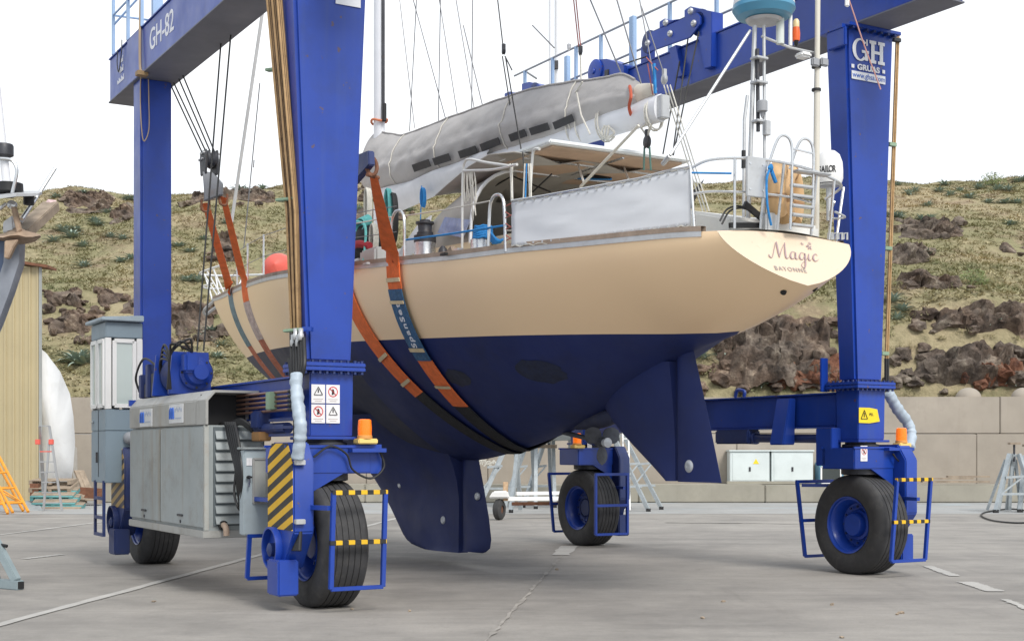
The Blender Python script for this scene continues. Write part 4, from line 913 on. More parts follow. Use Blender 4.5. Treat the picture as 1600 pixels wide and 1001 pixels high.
q = fY(1255, 86, -2.47); MB().box((q.x - .07, q.y - .07, q.z - .035), (q.x + .07, q.y + .07, q.z + .02)).build('antenna_puck', WHITE, ap, bevel=.02)
for px in (1274, 1288): q = fY(px, 97, -2.6); MB().box((q.x - .05, q.y - .02, q.z - .045), (q.x + .05, q.y + .03, q.z + .04)).build('deck_light', mat('grey plastic', (.3, .31, .33), .5), ap, bevel=.012)
# satellite dome on the starboard quarter
q = fY(1295, 280, -2.2); dome = MB().lathe([(.0, .36), (.07, .35), (.115, .31), (.145, .23), (.152, .14), (.152, .05), (.135, .0), (.0, -.0)], q - V((0, 0, .05)), (0, 0, 1), 40).build('satellite_dome', WHITE, yacht)
MB().lathe([(.135, -.01), (.12, -.03), (.03, -.04), (.025, -.4)], q - V((0, 0, .05)), (0, 0, 1), 24).build('dome_base', ALU, dome)
sv = (V((CAML.x, CAML.y, 0)) - V((q.x, q.y, 0))).normalized(); rt = V((-sv.y, sv.x, 0))
for ch, a in (('S', -.66), ('A', -.4), ('I', -.2), ('L', -.05), ('O', .14), ('R', .38)):
    an = a; d = sv * math.cos(an) + rt * math.sin(an); r2 = rt * math.cos(an) - sv * math.sin(an)
    text_obj('lettering', ch, .1, q - V((0, 0, .05)) + d * .154 + V((0, 0, .13)), r2, (0, 0, 1), INKK, dome, ext=.002, bold=.002, xs=.62)
# folded dinghy / white locker behind the stern rail
MB().prism([(-2.6, 3.72), (-2.6, 3.95), (-1.9, 4.12), (-1.2, 4.1), (-1.2, 3.72)], 'x', -.45, .75).build('stern_locker', mat('white gelcoat', (.68, .68, .66), .4, var=.05), yacht, bevel=.03)
for pts in (([(1125, 345), (1135, 328), (1150, 322), (1165, 324)]), ([(1128, 350), (1140, 330), (1158, 325), (1175, 330)])): rail([fY(x, y, -2.72) for x, y in pts], .01, 'cable', yacht, BLACK)
for a, b, w in (((1163, 318), (1195, 345), .06), ((1140, 352), (1200, 352), .05)): MB().bar(fY(*a, -2.7), fY(*b, -2.7), .03, w).build('black_strap', BLACK, yacht)
mb = MB().box((fY(1205, 350, -2.8).x - .1, -2.85, 3.78), (fY(1205, 350, -2.8).x + .08, -2.72, 3.98)); mb.build('bilge_box', ALU, yacht, bevel=.02)
for px in (1294, 1302, 1310, 1318): q = fY(px, 374, -2.78); MB().tube([q, q + V((0, 0, .06)), q + V((.05, 0, .07)), q + V((.05, 0, 0))], .012, 6).build('cleat', ALU, yacht)
# horseshoe lifebuoys, blue cord
def horseshoe(c, r, label, rot):
    root = thing('horseshoe_lifebuoy', label, 'lifebuoy', 'L'); mb = MB(); M = Matrix.Rotation(rot, 3, 'Z')
    pts = [V(c) + M @ V((r * .62 * math.sin(a), 0, -r * math.cos(a) * (1.0))) for a in [R(-150 + 300 * k / 24 + 180) for k in range(25)]]
    mb.tube(pts, [.095] * 25, 12); mb.build('cushion', TAN, root, ang=60)
    for k in (4, 12, 20): p = pts[k]; MB().tube([p + (pts[k + 1] - pts[k - 1]).normalized() * e for e in (-.02, .02)], .099, 12).build('seam_band', mat('brown binding', (.35, .2, .1), .7), root)
    return root
horseshoe((.07, -2.72, 4.2), .24, 'tan horseshoe lifebuoy hanging inside the stern rail beside the blue cord', .75)
horseshoe((.33, -2.6, 4.2), .26, 'tan lifebuoy hanging behind the stern ladder rungs', .5)
mb = MB().tube(spline([fY(1204, 262, -3.03), fY(1198, 280, -3.03), fY(1199, 320, -3.03), fY(1205, 352, -3.0)], 5), .013, 6); mb.tube(spline([fY(1204, 262, -3.03), fY(1212, 285, -3.04), fY(1206, 270, -3.05)], 5), .02, 6)
q = fY(1204, 262, -3.03); mb.lathe([(0, -.04), (.04, 0), (0, .04)], q, (1, 0, 0), 8); tag(mb.build('tied_cord', ROPEB, frame='L'), 'blue cord knotted to the stern rail beside the ladder', 'rope')
MB().tube([fX(1080, 270, -.95), fY(1143, 271, -2.9)], .01, 6).build('rail_cord', ROPEB, yacht)
# stuff on the foredeck and side deck
q = V((-1.05, 8.4, 4.62)); mb = MB().lathe([(0, -.5), (.08, -.46), (.2, -.34), (.27, -.1), (.27, .15), (.2, .36), (.07, .47), (0, .5)], q, (-.5, -.85, .12), 28); fen = tag(mb.build('fender', RED, frame='L'), 'round faded red fender buoy on the foredeck behind brown pipes', 'fender')
MB().lathe([(.06, .47), (.06, .58), (.03, .6)], q - V((-.5, -.85, .12)).normalized() * 1.02, (-.5, -.85, .12), 12).build('fender_eye', INKB, fen); 
mb = MB()
for k in range(6): mb.tube(spline([q + V((.45 + .03 * k, .75, -.02 + .02 * k)), q + V((.5, .65 + .02 * k, -.15)), q + V((.4 + .04 * k, .6, .1))], 4), .018, 6)
tag(mb.build('rope_coil', ROPEB, frame='L'), 'blue rope bunched in front of the red fender', 'rope')
def deck_coil(pts_fn, m, label, n=6, r=.013):
    mb = MB()
    for k in range(n): mb.tube(pts_fn(k), r, 6, True)
    return tag(mb.build('rope_coil', m, frame='L'), label, 'rope')
deck_coil(lambda k: [fX(562, 352, -1.7) + V((.02 * k, .16 * math.cos(a * .4189 + k), .09 * math.sin(a * .4189 + k) + .01 * k)) for a in range(15)], ROPET, 'turquoise rope coil lying right of the tapered blue column', 6)
deck_coil(lambda k: [fX(581, 372, -1.7) + V((.015 * k, .07 * math.cos(a * .4189) + .008 * k, .19 * math.sin(a * .4189))) for a in range(15)], ROPEW, 'pale rope hank hanging left of the orange strap', 6)
deck_coil(lambda k: [fX(604, 330, -1.5) + V((.02 * k, .08 * math.cos(a * .4189) + .01 * k, .3 * math.sin(a * .4189))) for a in range(15)], ROPET, 'long turquoise hank hanging right of the orange strap', 4)
deck_coil(lambda k: [fX(612, 340, -1.45) + V((.02 * k, .08 * math.cos(a * .4189) + .01 * k, .32 * math.sin(a * .4189))) for a in range(15)], BLACK, 'black hose hank beside the turquoise hank at the mast', 4, .018)
deck_coil(lambda k: [fX(572, 320, -1.2) + V((.02 * k, .06 * math.cos(a * .4189) + .012 * k, .24 * math.sin(a * .4189))) for a in range(15)], ROPEW, 'grey halyard hank hanging at the foot of the mast', 5)
deck_coil(lambda k: [fX(659, 308, -.3) + V((.02 * k, .05 * math.cos(a * .4189) + .012 * k, .14 * math.sin(a * .4189))) for a in range(15)], ROPEB, 'small blue line hank hanging under the boom', 4, .009)
MB().tube([fX(659, 290, -.3), fX(657, 345, -.3)], .008, 6).build('hanging_line', ROPEB, yacht)
bag = MB()
for k in range(5):
    c = fX(548 + 7 * k, 378 + (k % 2) * 6, -1.55); vs = [c + V((v.x * .22, v.y * .42, v.z * .24)) * (1 + .2 * noise.noise(v * 2 + V((k, 0, 0)))) for v in ICO2_V]; bag.add(vs, ICO2_F)
bg = tag(bag.build('sail_bag', mat('black bag cloth', (.012, .013, .016), .7, var=.2), frame='L', ang=60), 'black sail bags piled on deck right of the tapered column', 'bag')
MB().tube(spline([fX(545, 387, -1.85), fX(560, 381, -1.9), fX(578, 384, -1.85)], 4), .05, 8).build('red_strap', mat('dark red cloth', (.3, .02, .03), .7), bg)
MB().box((-1.95, 2.6, 3.98), (-1.6, 3.1, 4.22)).build('deck_box', mat('grey locker', (.45, .46, .46), .5), yacht, bevel=.03)
pp = [fX(695, 339, -1.4), fX(733, 343, -1.4), fX(722, 371, -1.42), fX(683, 364, -1.42)]
tag(MB().slab([[pp[0], pp[1]], [pp[3], pp[2]]], (1, 0, 0), .02).build('hatch_board', mat('scratched blue perspex', (.3, .35, .55), .2, var=.25, vscale=5, dirt=(.5, .5, .5), damt=.6), frame='L'), 'translucent scuffed washboard standing behind the deck winches', 'board')
MB().tube(spline([fX(550, 345, -1.7), fX(570, 352, -1.85), fX(570, 390, -1.9), fX(568, 408, -1.95)], 6), .018, 6).build('hose', ROPET, yacht)
MB().box((-2.0, 3.05, 4.03), (-1.92, 3.35, 4.12)).build('cleat', STEEL, yacht, bevel=.02)
P_ = fX(692, 396, -1.7); MB().lathe([(.06, 0), (.05, .05), (.02, .09), (0, .09)], P_, (0, 0, 1), 12).build('deck_block', DARK, yacht)
MB().bar(fX(697, 400, -1.65), fX(708, 388, -1.65), .05, .06).build('clutch_lever', TEAK, yacht)
MB().bar(fX(717, 398, -1.65), fX(717, 388, -1.65), .08, .08).build('deck_fitting', STEEL, yacht)

# ================================================================ THE BOAT HOIST (hoist frame)
hoist = thing('boat_hoist', 'big blue four wheeled travelling boat hoist with grey engine house and cab', 'boat hoist', 'L')
def sub(name, root=hoist, label=None):
    o = bpy.data.objects.new(name, None); C.objects.link(o); o.parent = root
    if label: o['label'] = label
    return o
AXZ = .645
def wheel(xc, yc, s):
    w = sub('wheel')
    prof = []; half = [(.345, .15), (.36, .215), (.40, .235), (.50, .255), (.575, .25), (.62, .228), (.648, .2)]
    tread = [(.655, .185)]
    for g in (.13, .065, 0, -.065, -.13): tread += [(.656, g + .0065), (.646, g + .004), (.646, g - .004), (.656, g - .0065)]
    tread += [(.655, -.185)]
    prof = half + tread + [(r, -x) for r, x in reversed(half)]
    mb = MB().lathe(prof, (xc, yc, AXZ), (1, 0, 0), 72, True)
    for v in mb.v:
        if v.z < .02: k = (.02 - v.z); v.z = .006 + max(0, v.z + .012) * .3; v.x += (v.x - xc) * k * 1.2
    mb.build('tyre', RUB, w, ang=45)
    rim = MB().lathe([(.36, -.225), (.375, -.235), (.365, -.205), (.335, -.19), (.30, -.13), (.285, -.03), (.16, .0), (.16, .04), (.285, .04), (.30, .13), (.335, .19), (.365, .205), (.375, .235), (.36, .225), (.34, .15), (.34, -.15)], (xc, yc, AXZ), (1, 0, 0), 48, True)
    rim.build('rim', BLUE, w, ang=30)
    for sg in (-1, 1):
        out = .13 if (yc < 3) else .04
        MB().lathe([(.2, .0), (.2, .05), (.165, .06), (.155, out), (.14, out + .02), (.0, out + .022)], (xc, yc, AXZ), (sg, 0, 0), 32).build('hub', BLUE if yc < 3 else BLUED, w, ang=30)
    mb = MB()
    for k in range(12):
        a = k * math.pi / 6
        for sg in (-1, 1): mb.cyl((xc + sg * .045, yc + .24 * math.cos(a), AXZ + .24 * math.sin(a)), (xc + sg * .065, yc + .24 * math.cos(a), AXZ + .24 * math.sin(a)), .016, 8)
    mb.build('wheel_nuts', BLUED, w)['kind'] = 'stuff'
    return w
def bolts(ring, r, h, name, m, root, d=(0, 0, 1)):
    for p in ring: MB().cyl(V(p), V(p) + V(d) * h, r, 6).build(name, m, root)
def guard(name, x0, x1, y, z0, z1, root, hz, lean=0):
    g = sub(name); t = .045
    def X(x, z): return x + lean * (z - z0)
    for x in (x0, x1): MB().bar((X(x, z0), y, z0), (X(x, z1), y, z1), t).build('post', BLUE, g, bevel=.004)
    MB().bar((x0, y, z0), (x1, y, z0), t * .95, t * .9).build('bottom_bar', BLUE, g, bevel=.004)
    zm = z0 + (z1 - z0) * .48
    MB().bar((X(x0, z1) - .02, y - .003, z1), (X(x1, z1) + .02, y - .003, z1), t, t).build('top_bar', hz or BLUE, g, bevel=.004)
    MB().bar((X(x0, zm) - .03, y - .006, zm), (X(x1, zm) + .02, y - .006, zm), t, t).build('middle_bar', hz or BLUE, g, bevel=.004)
    return g
def beacon(x, y, z, root_name='warning_beacon'):
    b = sub(root_name)
    MB().box((x - .1, y - .07, z - .055), (x + .12, y + .07, z)).build('base', mat('yellow switch box', (.75, .55, .18), .5), b, bevel=.01)
    MB().lathe([(.078, 0), (.078, .03), (.07, .035)], (x, y, z), (0, 0, 1), 20).build('collar', mat('orange collar', (.65, .3, .08), .5), b)
    MB().lathe([(.07, .03), (.072, .1), (.066, .19), (.05, .2), (0, .2)], (x, y, z), (0, 0, 1), 20).build('lens', BEACON, b)
    MB().lathe([(0, -.03), (.025, 0), (0, .01)], (x + .13, y, z - .03), (1, 0, 0), 10).build('button', INKR, b)
    return b
def leg(nm, xc, yc, s, taper, zb):
    c = sub(nm); hy = .165 if taper else .2
    if taper:
        MB().frustum((xc - .24, xc + .24, yc - hy, yc + hy, 2.52), (xc - .43, xc + .43, yc - hy - .02, yc + hy + .05, zb)).build('upper_column', BLUE, c, bevel=.035)
    else:
        MB().box((xc - .225, yc - hy, 2.52), (xc + .225, yc + hy, zb)).build('upper_column', BLUE, c, bevel=.03)
    for z0, z1 in ((2.475, 2.515), (2.43, 2.47)): MB().box((xc - .34, yc - .3, z0), (xc + .34, yc + .3, z1)).build('flange', BLUE, c, bevel=.006)
    ring = [(xc + .31 * k / 4, yc + sg * .27, 2.4) for k in range(-4, 5) for sg in (-1, 1)] + [(xc + sg * .31, yc + .27 * k / 3, 2.4) for k in (-2, -1, 0, 1, 2) for sg in (-1, 1)]
    bolts(ring, .018, .14, 'bolt', BLUED, c)
    MB().frustum((xc - .235, xc + .235, yc - .2, yc + .2, 1.76), (xc - .24, xc + .24, yc - .21, yc + .21, 2.425)).build('lower_column', BLUE, c, bevel=.01)
    MB().box((xc - .28, yc - .25, 1.73), (xc + .28, yc + .25, 1.76)).build('base_plate', BLUE, c, bevel=.005)
    MB().lathe([(.2, 1.66), (.24, 1.67), (.24, 1.7), (.2, 1.71), (.2, 1.735)], (xc, yc, 0), (0, 0, 1), 28).build('slewing_ring', DARK, c)
    y = sub('wheel_fork'); xo = xc + s * .53; xi = xc - s * .40
    MB().box((min(xo, xi), yc - .3, 1.38), (max(xo, xi), yc + .3, 1.655)).build('crosshead', BLUE, y, bevel=.012)
    for sg in (-1, 1): MB().box((min(xo, xi) - .012, yc + sg * .3 - .012, 1.645), (max(xo, xi) + .012, yc + sg * .3 + .012, 1.672)).build('lip', BLUE, y)
    MB().lathe([(.22, 1.3), (.25, 1.31), (.25, 1.378)], (xc, yc, 0), (0, 0, 1), 24).build('fork_boss', DARK, y)
    x1 = xc + s * .31; a, b = min(xo, x1), max(xo, x1)
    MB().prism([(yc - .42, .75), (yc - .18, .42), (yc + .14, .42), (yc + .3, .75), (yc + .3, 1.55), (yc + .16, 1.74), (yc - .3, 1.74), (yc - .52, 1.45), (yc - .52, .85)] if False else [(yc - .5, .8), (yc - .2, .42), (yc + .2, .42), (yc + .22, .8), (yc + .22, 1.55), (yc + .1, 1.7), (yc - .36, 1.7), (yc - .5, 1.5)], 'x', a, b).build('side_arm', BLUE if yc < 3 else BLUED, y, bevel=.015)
    # webs joining the arm to the crosshead
    MB().prism([(xc + s * .3, 1.385), (xc + s * .3, 1.0), (xc + s * .24, 1.2), (xc - s * .1, 1.385)], 'y', yc - .29, yc - .26).build('web', BLUE, y)
    MB().prism([(xc + s * .3, 1.385), (xc + s * .3, 1.0), (xc + s * .24, 1.2), (xc - s * .1, 1.385)], 'y', yc + .26, yc + .29).build('web', BLUE, y)
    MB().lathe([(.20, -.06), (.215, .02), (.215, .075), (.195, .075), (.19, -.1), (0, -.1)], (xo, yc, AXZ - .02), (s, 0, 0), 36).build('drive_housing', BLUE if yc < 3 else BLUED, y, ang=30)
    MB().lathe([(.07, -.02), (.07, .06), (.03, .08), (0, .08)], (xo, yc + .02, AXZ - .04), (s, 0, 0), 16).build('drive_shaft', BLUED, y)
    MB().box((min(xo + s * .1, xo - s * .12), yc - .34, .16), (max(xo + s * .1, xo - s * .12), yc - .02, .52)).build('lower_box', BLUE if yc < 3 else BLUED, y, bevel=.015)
    return c
XA, XB, XCc, XD = -3.72, -3.74, 3.88, 3.8
legs = {}
for nm, xc, yc, s, tp, zb in (('A', XA, 0, -1, 1, 6.95), ('B', XB, 6.4, -1, 0, 6.95), ('C', XCc, 0, 1, 1, 7.15), ('D', XD, 6.4, 1, 0, 7.15)):
    legs[nm] = leg('column', xc, yc, s, tp, zb); wheel(xc, yc, s)
# hazard striped cheek plates on the two port arms
MB().prism([(-.485, .82), (.205, .82), (.205, 1.54), (.09, 1.69), (-.355, 1.69), (-.485, 1.49)], 'x', XA - .538, XA - .531).build('hazard_plate', HAZ, hoist)
MB().prism([(5.915, .82), (6.605, .82), (6.605, 1.54), (6.49, 1.69), (6.045, 1.69), (5.915, 1.49)], 'x', XB - .538, XB - .531).build('hazard_plate', HAZO, hoist)
guard('wheel_guard', -3.96, -3.4, -.76, .25, 1.2, hoist, HAZB, .03)
guard('wheel_guard', -4.28, -3.6, .78, .25, 1.2, hoist, None, .06)
guard('wheel_guard', 3.62, 4.22, -.8, .22, 1.25, hoist, HAZB, .1)
guard('wheel_guard', 3.66, 4.3, .82, .18, 1.2, hoist, None, -.14)
guard('wheel_guard', 3.42, 4.06, 5.6, .23, 1.23, hoist, None, 0)
guard('wheel_guard', 3.6, 4.2, 7.2, .2, 1.22, hoist, None, -.1)
for x0, x1, y0, y1, z in ((-3.98, -4.1, -.76, -.3, 1.05), (4.1, 4.2, -.8, -.3, 1.0), (4.0, 4.1, 5.6, 6.1, 1.0), (-4.2, -4.15, .78, .2, 1.1), (3.6, 4.2, .82, .2, 1.15)):
    MB().bar((x0, y0, z), (x1, y1, z), .045).build('guard_arm', BLUE, hoist)
beacon(-3.4, -.32, 1.74); beacon(4.32, -.3, 1.72); beacon(3.38, 6.1, 1.72)
MB().box((-3.58, -.42, 1.6), (-3.2, -.25, 1.64)).build('beacon_bracket', BLUE, hoist); MB().prism([(-3.33, 1.38), (-3.2, 1.38), (-3.2, 1.68), (-3.33, 1.68)], 'y', -.3, .2).build('crosshead_end', BLUE, hoist)
MB().box((4.0, -.4, 1.62), (4.45, -.2, 1.66)).build('beacon_bracket', BLUE, hoist)
MB().tube(spline([(-3.25, -.34, 1.64), (-3.2, -.36, 1.45), (-3.35, -.36, 1.33), (-3.55, -.36, 1.42), (-3.62, -.36, 1.58), (-3.8, -.36, 1.66), (-3.98, -.36, 1.55)], 6), .012, 6).build('beacon_cable', BLACK, hoist)
MB().tube(spline([(4.4, -.36, 1.66), (4.36, -.4, 1.5), (4.2, -.38, 1.48), (4.1, -.36, 1.58)], 6), .012, 6).build('beacon_cable', BLACK, hoist)
for x in (4.4, 4.43, 4.46): MB().tube(spline([(x, -.3, 1.66), (x + .03, -.3, 1.4), (x - .02, -.28, 1.1), (x, -.25, .85)], 5), .014, 6).build('hose', BLACK, hoist)
# ---- side beams at wheel level and overhead
def ibeam(name, x0, x1, y0, y1, z0, z1, lip=.04, m=BLUE, under=None):
    g = sub(name)
    MB().box((x0, y0, z0), (x1, y1, z1)).build('web', m, g, bevel=.008)
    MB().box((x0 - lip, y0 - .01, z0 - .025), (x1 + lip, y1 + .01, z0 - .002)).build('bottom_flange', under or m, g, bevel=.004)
    MB().box((x0 - lip, y0 - .01, z1 + .002), (x1 + lip, y1 + .01, z1 + .025)).build('top_flange', m, g, bevel=.004)
    return g
UNDER = mat('grey beam underside', (.15, .155, .185), .6, var=.15, vscale=.8, dirt=(.1, .1, .12), damt=.5)  # mottled grey for the bottom flanges of the upper beams, instead of blue
ibeam('lower_beam', XA - .17, XA + .17, .24, 6.16, 1.98, 2.38); lbc = ibeam('lower_beam', XCc - .2, XCc + .17, .24, 6.16, 1.95, 2.37)
MB().prism([(1.0, 1.72), (1.22, 1.72), (1.22, 2.3), (1.02, 2.3), (1.0, 2.15)], 'x', 3.1, 3.66) .build('gusset', BLUE, lbc, bevel=.01) if False else MB().frustum((3.42, 3.64, 1.0, 1.28, 1.7), (3.55, 3.66, 1.0, 1.28, 2.34)).build('gusset', BLUE, lbc, bevel=.012)
MB().tube([(3.72, .45, 1.78), (3.72, 1.9, 1.8)], .06, 14).build('steering_cylinder', BLUED, hoist); MB().tube([(3.72, 1.9, 1.8), (3.72, 2.5, 1.82)], .09, 14).build('cylinder_body', BLUED, hoist)
MB().box((3.6, 1.95, 1.72), (3.84, 2.7, 1.925)).build('cylinder_mount', BLUED, hoist, bevel=.02); MB().box((3.48, .12, 1.42), (3.66, .42, 1.92)).build('steering_arm', BLUE, hoist, bevel=.01)
MB().tube(spline([(3.66, 2.1, 2.4), (3.66, 2.1, 2.48), (3.66, 2.25, 2.5), (3.66, 2.3, 2.4)], 5), .025, 8).build('lifting_eye', BLUE, hoist); MB().box((3.5, .33, 2.4), (3.62, .36, 2.85)).build('bracket_plate', BLUE, hoist, bevel=.005)
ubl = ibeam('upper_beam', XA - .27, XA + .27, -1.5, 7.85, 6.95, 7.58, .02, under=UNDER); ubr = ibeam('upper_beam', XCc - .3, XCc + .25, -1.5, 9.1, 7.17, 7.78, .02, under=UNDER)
ibeam('cross_beam', -3.4, 3.5, -.35, .35, 7.82, 8.5, .02)
MB().box((XA - .29, 6.1, 6.93), (XA - .272, 6.75, 7.6)).build('stiffener', BLUE, ubl); MB().box((XCc - .5, -.22, 6.85), (XCc - .44, .1, 7.1)).build('bracket', BLUE, legs['C'], bevel=.01); MB().box((XCc - .52, -.2, 7.08), (XCc - .35, .12, 7.13)).build('bracket', BLUE, legs['C'])
for k in range(7): MB().cyl((XCc - .38 + .125 * k, -.27, 7.09), (XCc - .38 + .125 * k, -.2, 7.09), .02, 6).build('bolt', BLUED, legs['C'])
MB().box((XCc - .46, -.28, 7.1), (XCc + .46, .3, 7.145)).build('head_flange', BLUE, legs['C'], bevel=.005)
# lettering on the port overhead beam
BX = XA - .272
text_obj('lettering', 'GH-82', .42, (BX, 5.05, 7.28), (0, -1, 0), (0, 0, 1), LOGOW, ubl, xs=1.0, bold=.003)
for y0, y1, z0, z1 in ((7.06, 7.2, 7.38, 7.47), (7.05, 7.28, 7.24, 7.33), (7.0, 7.42, 7.1, 7.18), (6.99, 7.02, 7.16, 7.22)):
    for k in range(int((y1 - y0) / .045)): MB().box((BX - .003, y0 + .045 * k, z0), (BX, y0 + .045 * k + .03, z1 - .02 * ((k * 5) % 3))).build('faded_print', LOGOW, ubl, smooth=False)
MB().box((BX - .004, 3.2, 7.3), (BX, 3.6, 7.5)).build('logo_plate', LOGOW, ubl); MB().box((XA + .05, -.195, 6.22), (XA + .33, -.19, 6.32)).build('logo_plate', LOGOW, legs['A'])
# GH logo on the starboard column: slab serif letters
def logo(xc, y, zc, u):
    root = sub('logo', hoist)
    def R_(x0, z0, x1, z1): return MB().box((xc + x0 * u, y - .006, zc + z0 * u), (xc + x1 * u, y, zc + z1 * u))
    mb = MB()      # H
    for a in ((.08, 0, .98, .14), (.08, .86, .98, 1.0)):
        pass
    for x0 in (.14, .66):
        mb.box((xc + x0 * u, y - .006, zc + .12 * u), (xc + (x0 + .2) * u, y, zc + .88 * u))
        for z0 in (0, .86): mb.box((xc + (x0 - .1) * u, y - .0062, zc + z0 * u), (xc + (x0 + .3) * u, y, zc + (z0 + .14) * u))
    mb.box((xc + .33 * u, y - .0058, zc + .43 * u), (xc + .67 * u, y, zc + .56 * u)); mb.build('letter', LOGOW, root, smooth=False)
    mb = MB(); P = []; cx, cz = -.52, .5      # G
    for k in range(25):
        a = R(42 + 270 * k / 24); th = .085 + .11 * abs(math.cos(a)); ro = .5; P.append([V((xc + (cx + (.46) * math.cos(a)) * u, y - .006, zc + (cz + ro * math.sin(a)) * u)), V((xc + (cx + (.46 - th) * math.cos(a)) * u, y - .006, zc + (cz + (ro - th * .85) * math.sin(a)) * u))])
    mb.slab(P, (0, 1, 0), .006); mb.box((xc - .24 * u, y - .0062, zc + .06 * u), (xc - .06 * u, y, zc + .5 * u)); mb.box((xc - .42 * u, y - .0064, zc + .38 * u), (xc - .0 * u, y, zc + .5 * u)); mb.box((xc - .16 * u, y - .0066, zc + .72 * u), (xc - .08 * u, y, zc + 1.0 * u)); mb.build('letter', LOGOW, root, smooth=False)
    for x in (-.96, .9): R_(x - .08, -.36, x + .08, -.2).build('square', LOGOW, root, smooth=False)
    text_obj('letter', 'GRUAS', .34 * u, (xc - .02 * u, y - .004, zc - .28 * u), (1, 0, 0), (0, 0, 1), LOGOW, root, xs=1.25, bold=.004, ext=.002)
    R_(-1.03, -.84, 1.0, -.48).build('address_plate', LOGOW, root, smooth=False)
    text_obj('letter', 'www.ghsa.com', .34 * u, (xc - .01 * u, y - .009, zc - .65 * u), (1, 0, 0), (0, 0, 1), INKB, root, xs=.95, ext=.001)
q = fY(1358, 98, -.2); logo(q.x, -.192, q.z, .295)
# ---- stickers
def sticker(x0, x1, z0, z1, y, m=STICK, kind='tri', root=hoist):
    s = MB().box((x0, y - .003, z0), (x1, y, z1)).build('warning_sticker', m, root, smooth=False); cx, w, h = (x0 + x1) / 2, x1 - x0, z1 - z0; zc = z0 + h * .62; r = w * .36
    mb = MB()
    if kind == 'tri':
        pts = [V((cx + r * math.cos(R(90 + 120 * k)), y - .006, zc - .1 * r + r * math.sin(R(90 + 120 * k)))) for k in range(3)]
        for k in range(3): mb.bar(pts[k], pts[(k + 1) % 3], .004, .012, (0, 1, 0))
        mb.box((cx - .006, y - .0065, zc - .2 * r), (cx + .006, y - .003, zc + .45 * r)); mb.build('symbol', INKK, s, smooth=False)
    else:
        P = [[V((cx + rr_ * math.cos(R(15 * k)), y - .005, zc + rr_ * math.sin(R(15 * k)))) for rr_ in (r, r * .82)] for k in range(25)]; mb.grid(P); mb.bar((cx - r * .6, y - .005, zc + r * .6), (cx + r * .6, y - .005, zc - r * .6), .004, .014, (0, 1, 0)); mb.build('symbol', INKR, s, smooth=False)
        MB().prism([(cx - .3 * r, zc - .6 * r), (cx + .1 * r, zc - .55 * r), (cx + .3 * r, zc), (cx + .15 * r, zc + .5 * r), (cx - .15 * r, zc + .55 * r), (cx - .2 * r, zc)], 'y', y - .0045, y - .003).build('symbol', INKK, s, smooth=False)
    for k, f_ in enumerate((.7, .5)): MB().box((cx - w * f_ / 2, y - .004, z0 + h * (.2 - .1 * k)), (cx + w * f_ / 2, y - .003, z0 + h * (.23 - .1 * k))).build('print_line', INKG, s, smooth=False)
    return s
q0, q1 = fY(486, 661, -.215), fY(532, 600, -.215); wx = (q1.x - q0.x) / 2; wz = (q1.z - q0.z) / 2
for i in (0, 1):
    for j in (0, 1): sticker(q0.x + i * wx + .004, q0.x + (i + 1) * wx - .008, q0.z + j * wz + .004, q0.z + (j + 1) * wz - .008, -.212, STICK, 'tri' if (i + j) % 2 else 'no')
q0, q1 = fY(1342, 660, -.215), fY(1374, 637, -.215)
s = MB().slab([[V((q0.x, -.214, q0.z)), V(((q0.x + q1.x) / 2, -.216, q0.z - .005)), V((q1.x, -.22, q0.z + .02))], [V((q0.x, -.214, q1.z)), V(((q0.x + q1.x) / 2, -.218, q1.z)), V((q1.x - .06, -.235, q1.z - .02))]], (0, -1, 0), .003).build('warning_sticker', YSTICK, hoist)
zc = (q0.z + q1.z) / 2; pts = [V((q0.x + .09 + .065 * math.cos(R(90 + 120 * k)), -.222, zc - .01 + .075 * math.sin(R(90 + 120 * k)))) for k in range(3)]; mb = MB()
for k in range(3): mb.bar(pts[k], pts[(k + 1) % 3], .006, .01, (0, 1, 0))
mb.box((pts[0].x - .006, -.224, zc - .025), (pts[0].x + .006, -.22, zc + .03)); mb.build('symbol', INKK, s, smooth=False)
text_obj('print_line', 'PELI', .05, (q0.x + .22, -.226, zc + .01), (1, 0, 0), (0, 0, 1), INKK, s, ext=.001)
q = fY(1350, 708, -.305); sticker(q.x - .06, q.x + .06, q.z - .1, q.z + .1, -.303, STICK, 'no')
q = fY(921, 690, 6.09); sticker(q.x - .04, q.x + .05, q.z - .1, q.z + .1, 6.095, STICK, 'tri')
# ---- brown hydraulic pipes up the near port column, their clamps and hoses
pg = sub('pipe_bundle')
for k in range(9):
    o = k * .036; dx = .014 * (k % 2)
    MB().tube([fX(457 + 1.6 * k, 545 - (k % 3) * 12, -4.02 + .02 * (k % 3)), fX(448 + 2.2 * k, 330, -4.07 + .02 * (k % 3)), fX(416 + 2.7 * k, -20, -4.2 + .02 * (k % 3)), fX(410 + 2.7 * k, -90, -4.22 + .02 * (k % 3))], .017, 8).build('pipe', PIPE, pg)
GRN = mat('green pipe clamp', (.25, .36, .25), .6, var=.15)
for x0, x1, y in ((419, 447, 110), (435, 462, 313), (447, 474, 517)):
    a, b = fX(x0 - 2, y, -4.14), fX(x1, y - 3, -4.02); MB().bar(a, b, .07, .03).build('clamp', GRN, pg, bevel=.006); MB().bar(b, fX(x1 + 14, y - 3, -3.95), .06, .045).build('clamp_bracket', BLUE, pg)
for k in range(6):
    x = 455 + 4 * k; MB().tube(spline([fX(x, 520 + 4 * (k % 3), -4.06), fX(x + 1, 570, -4.12), fX(460 + 1.5 * k, 610, -4.15), fX(461 + k, 700, -4.16), fX(462 + 1.6 * k, 800, -4.15), fX(458 + 2 * k, 860, -4.2)], 5), .02, 8).build('hose', BLACK, pg)
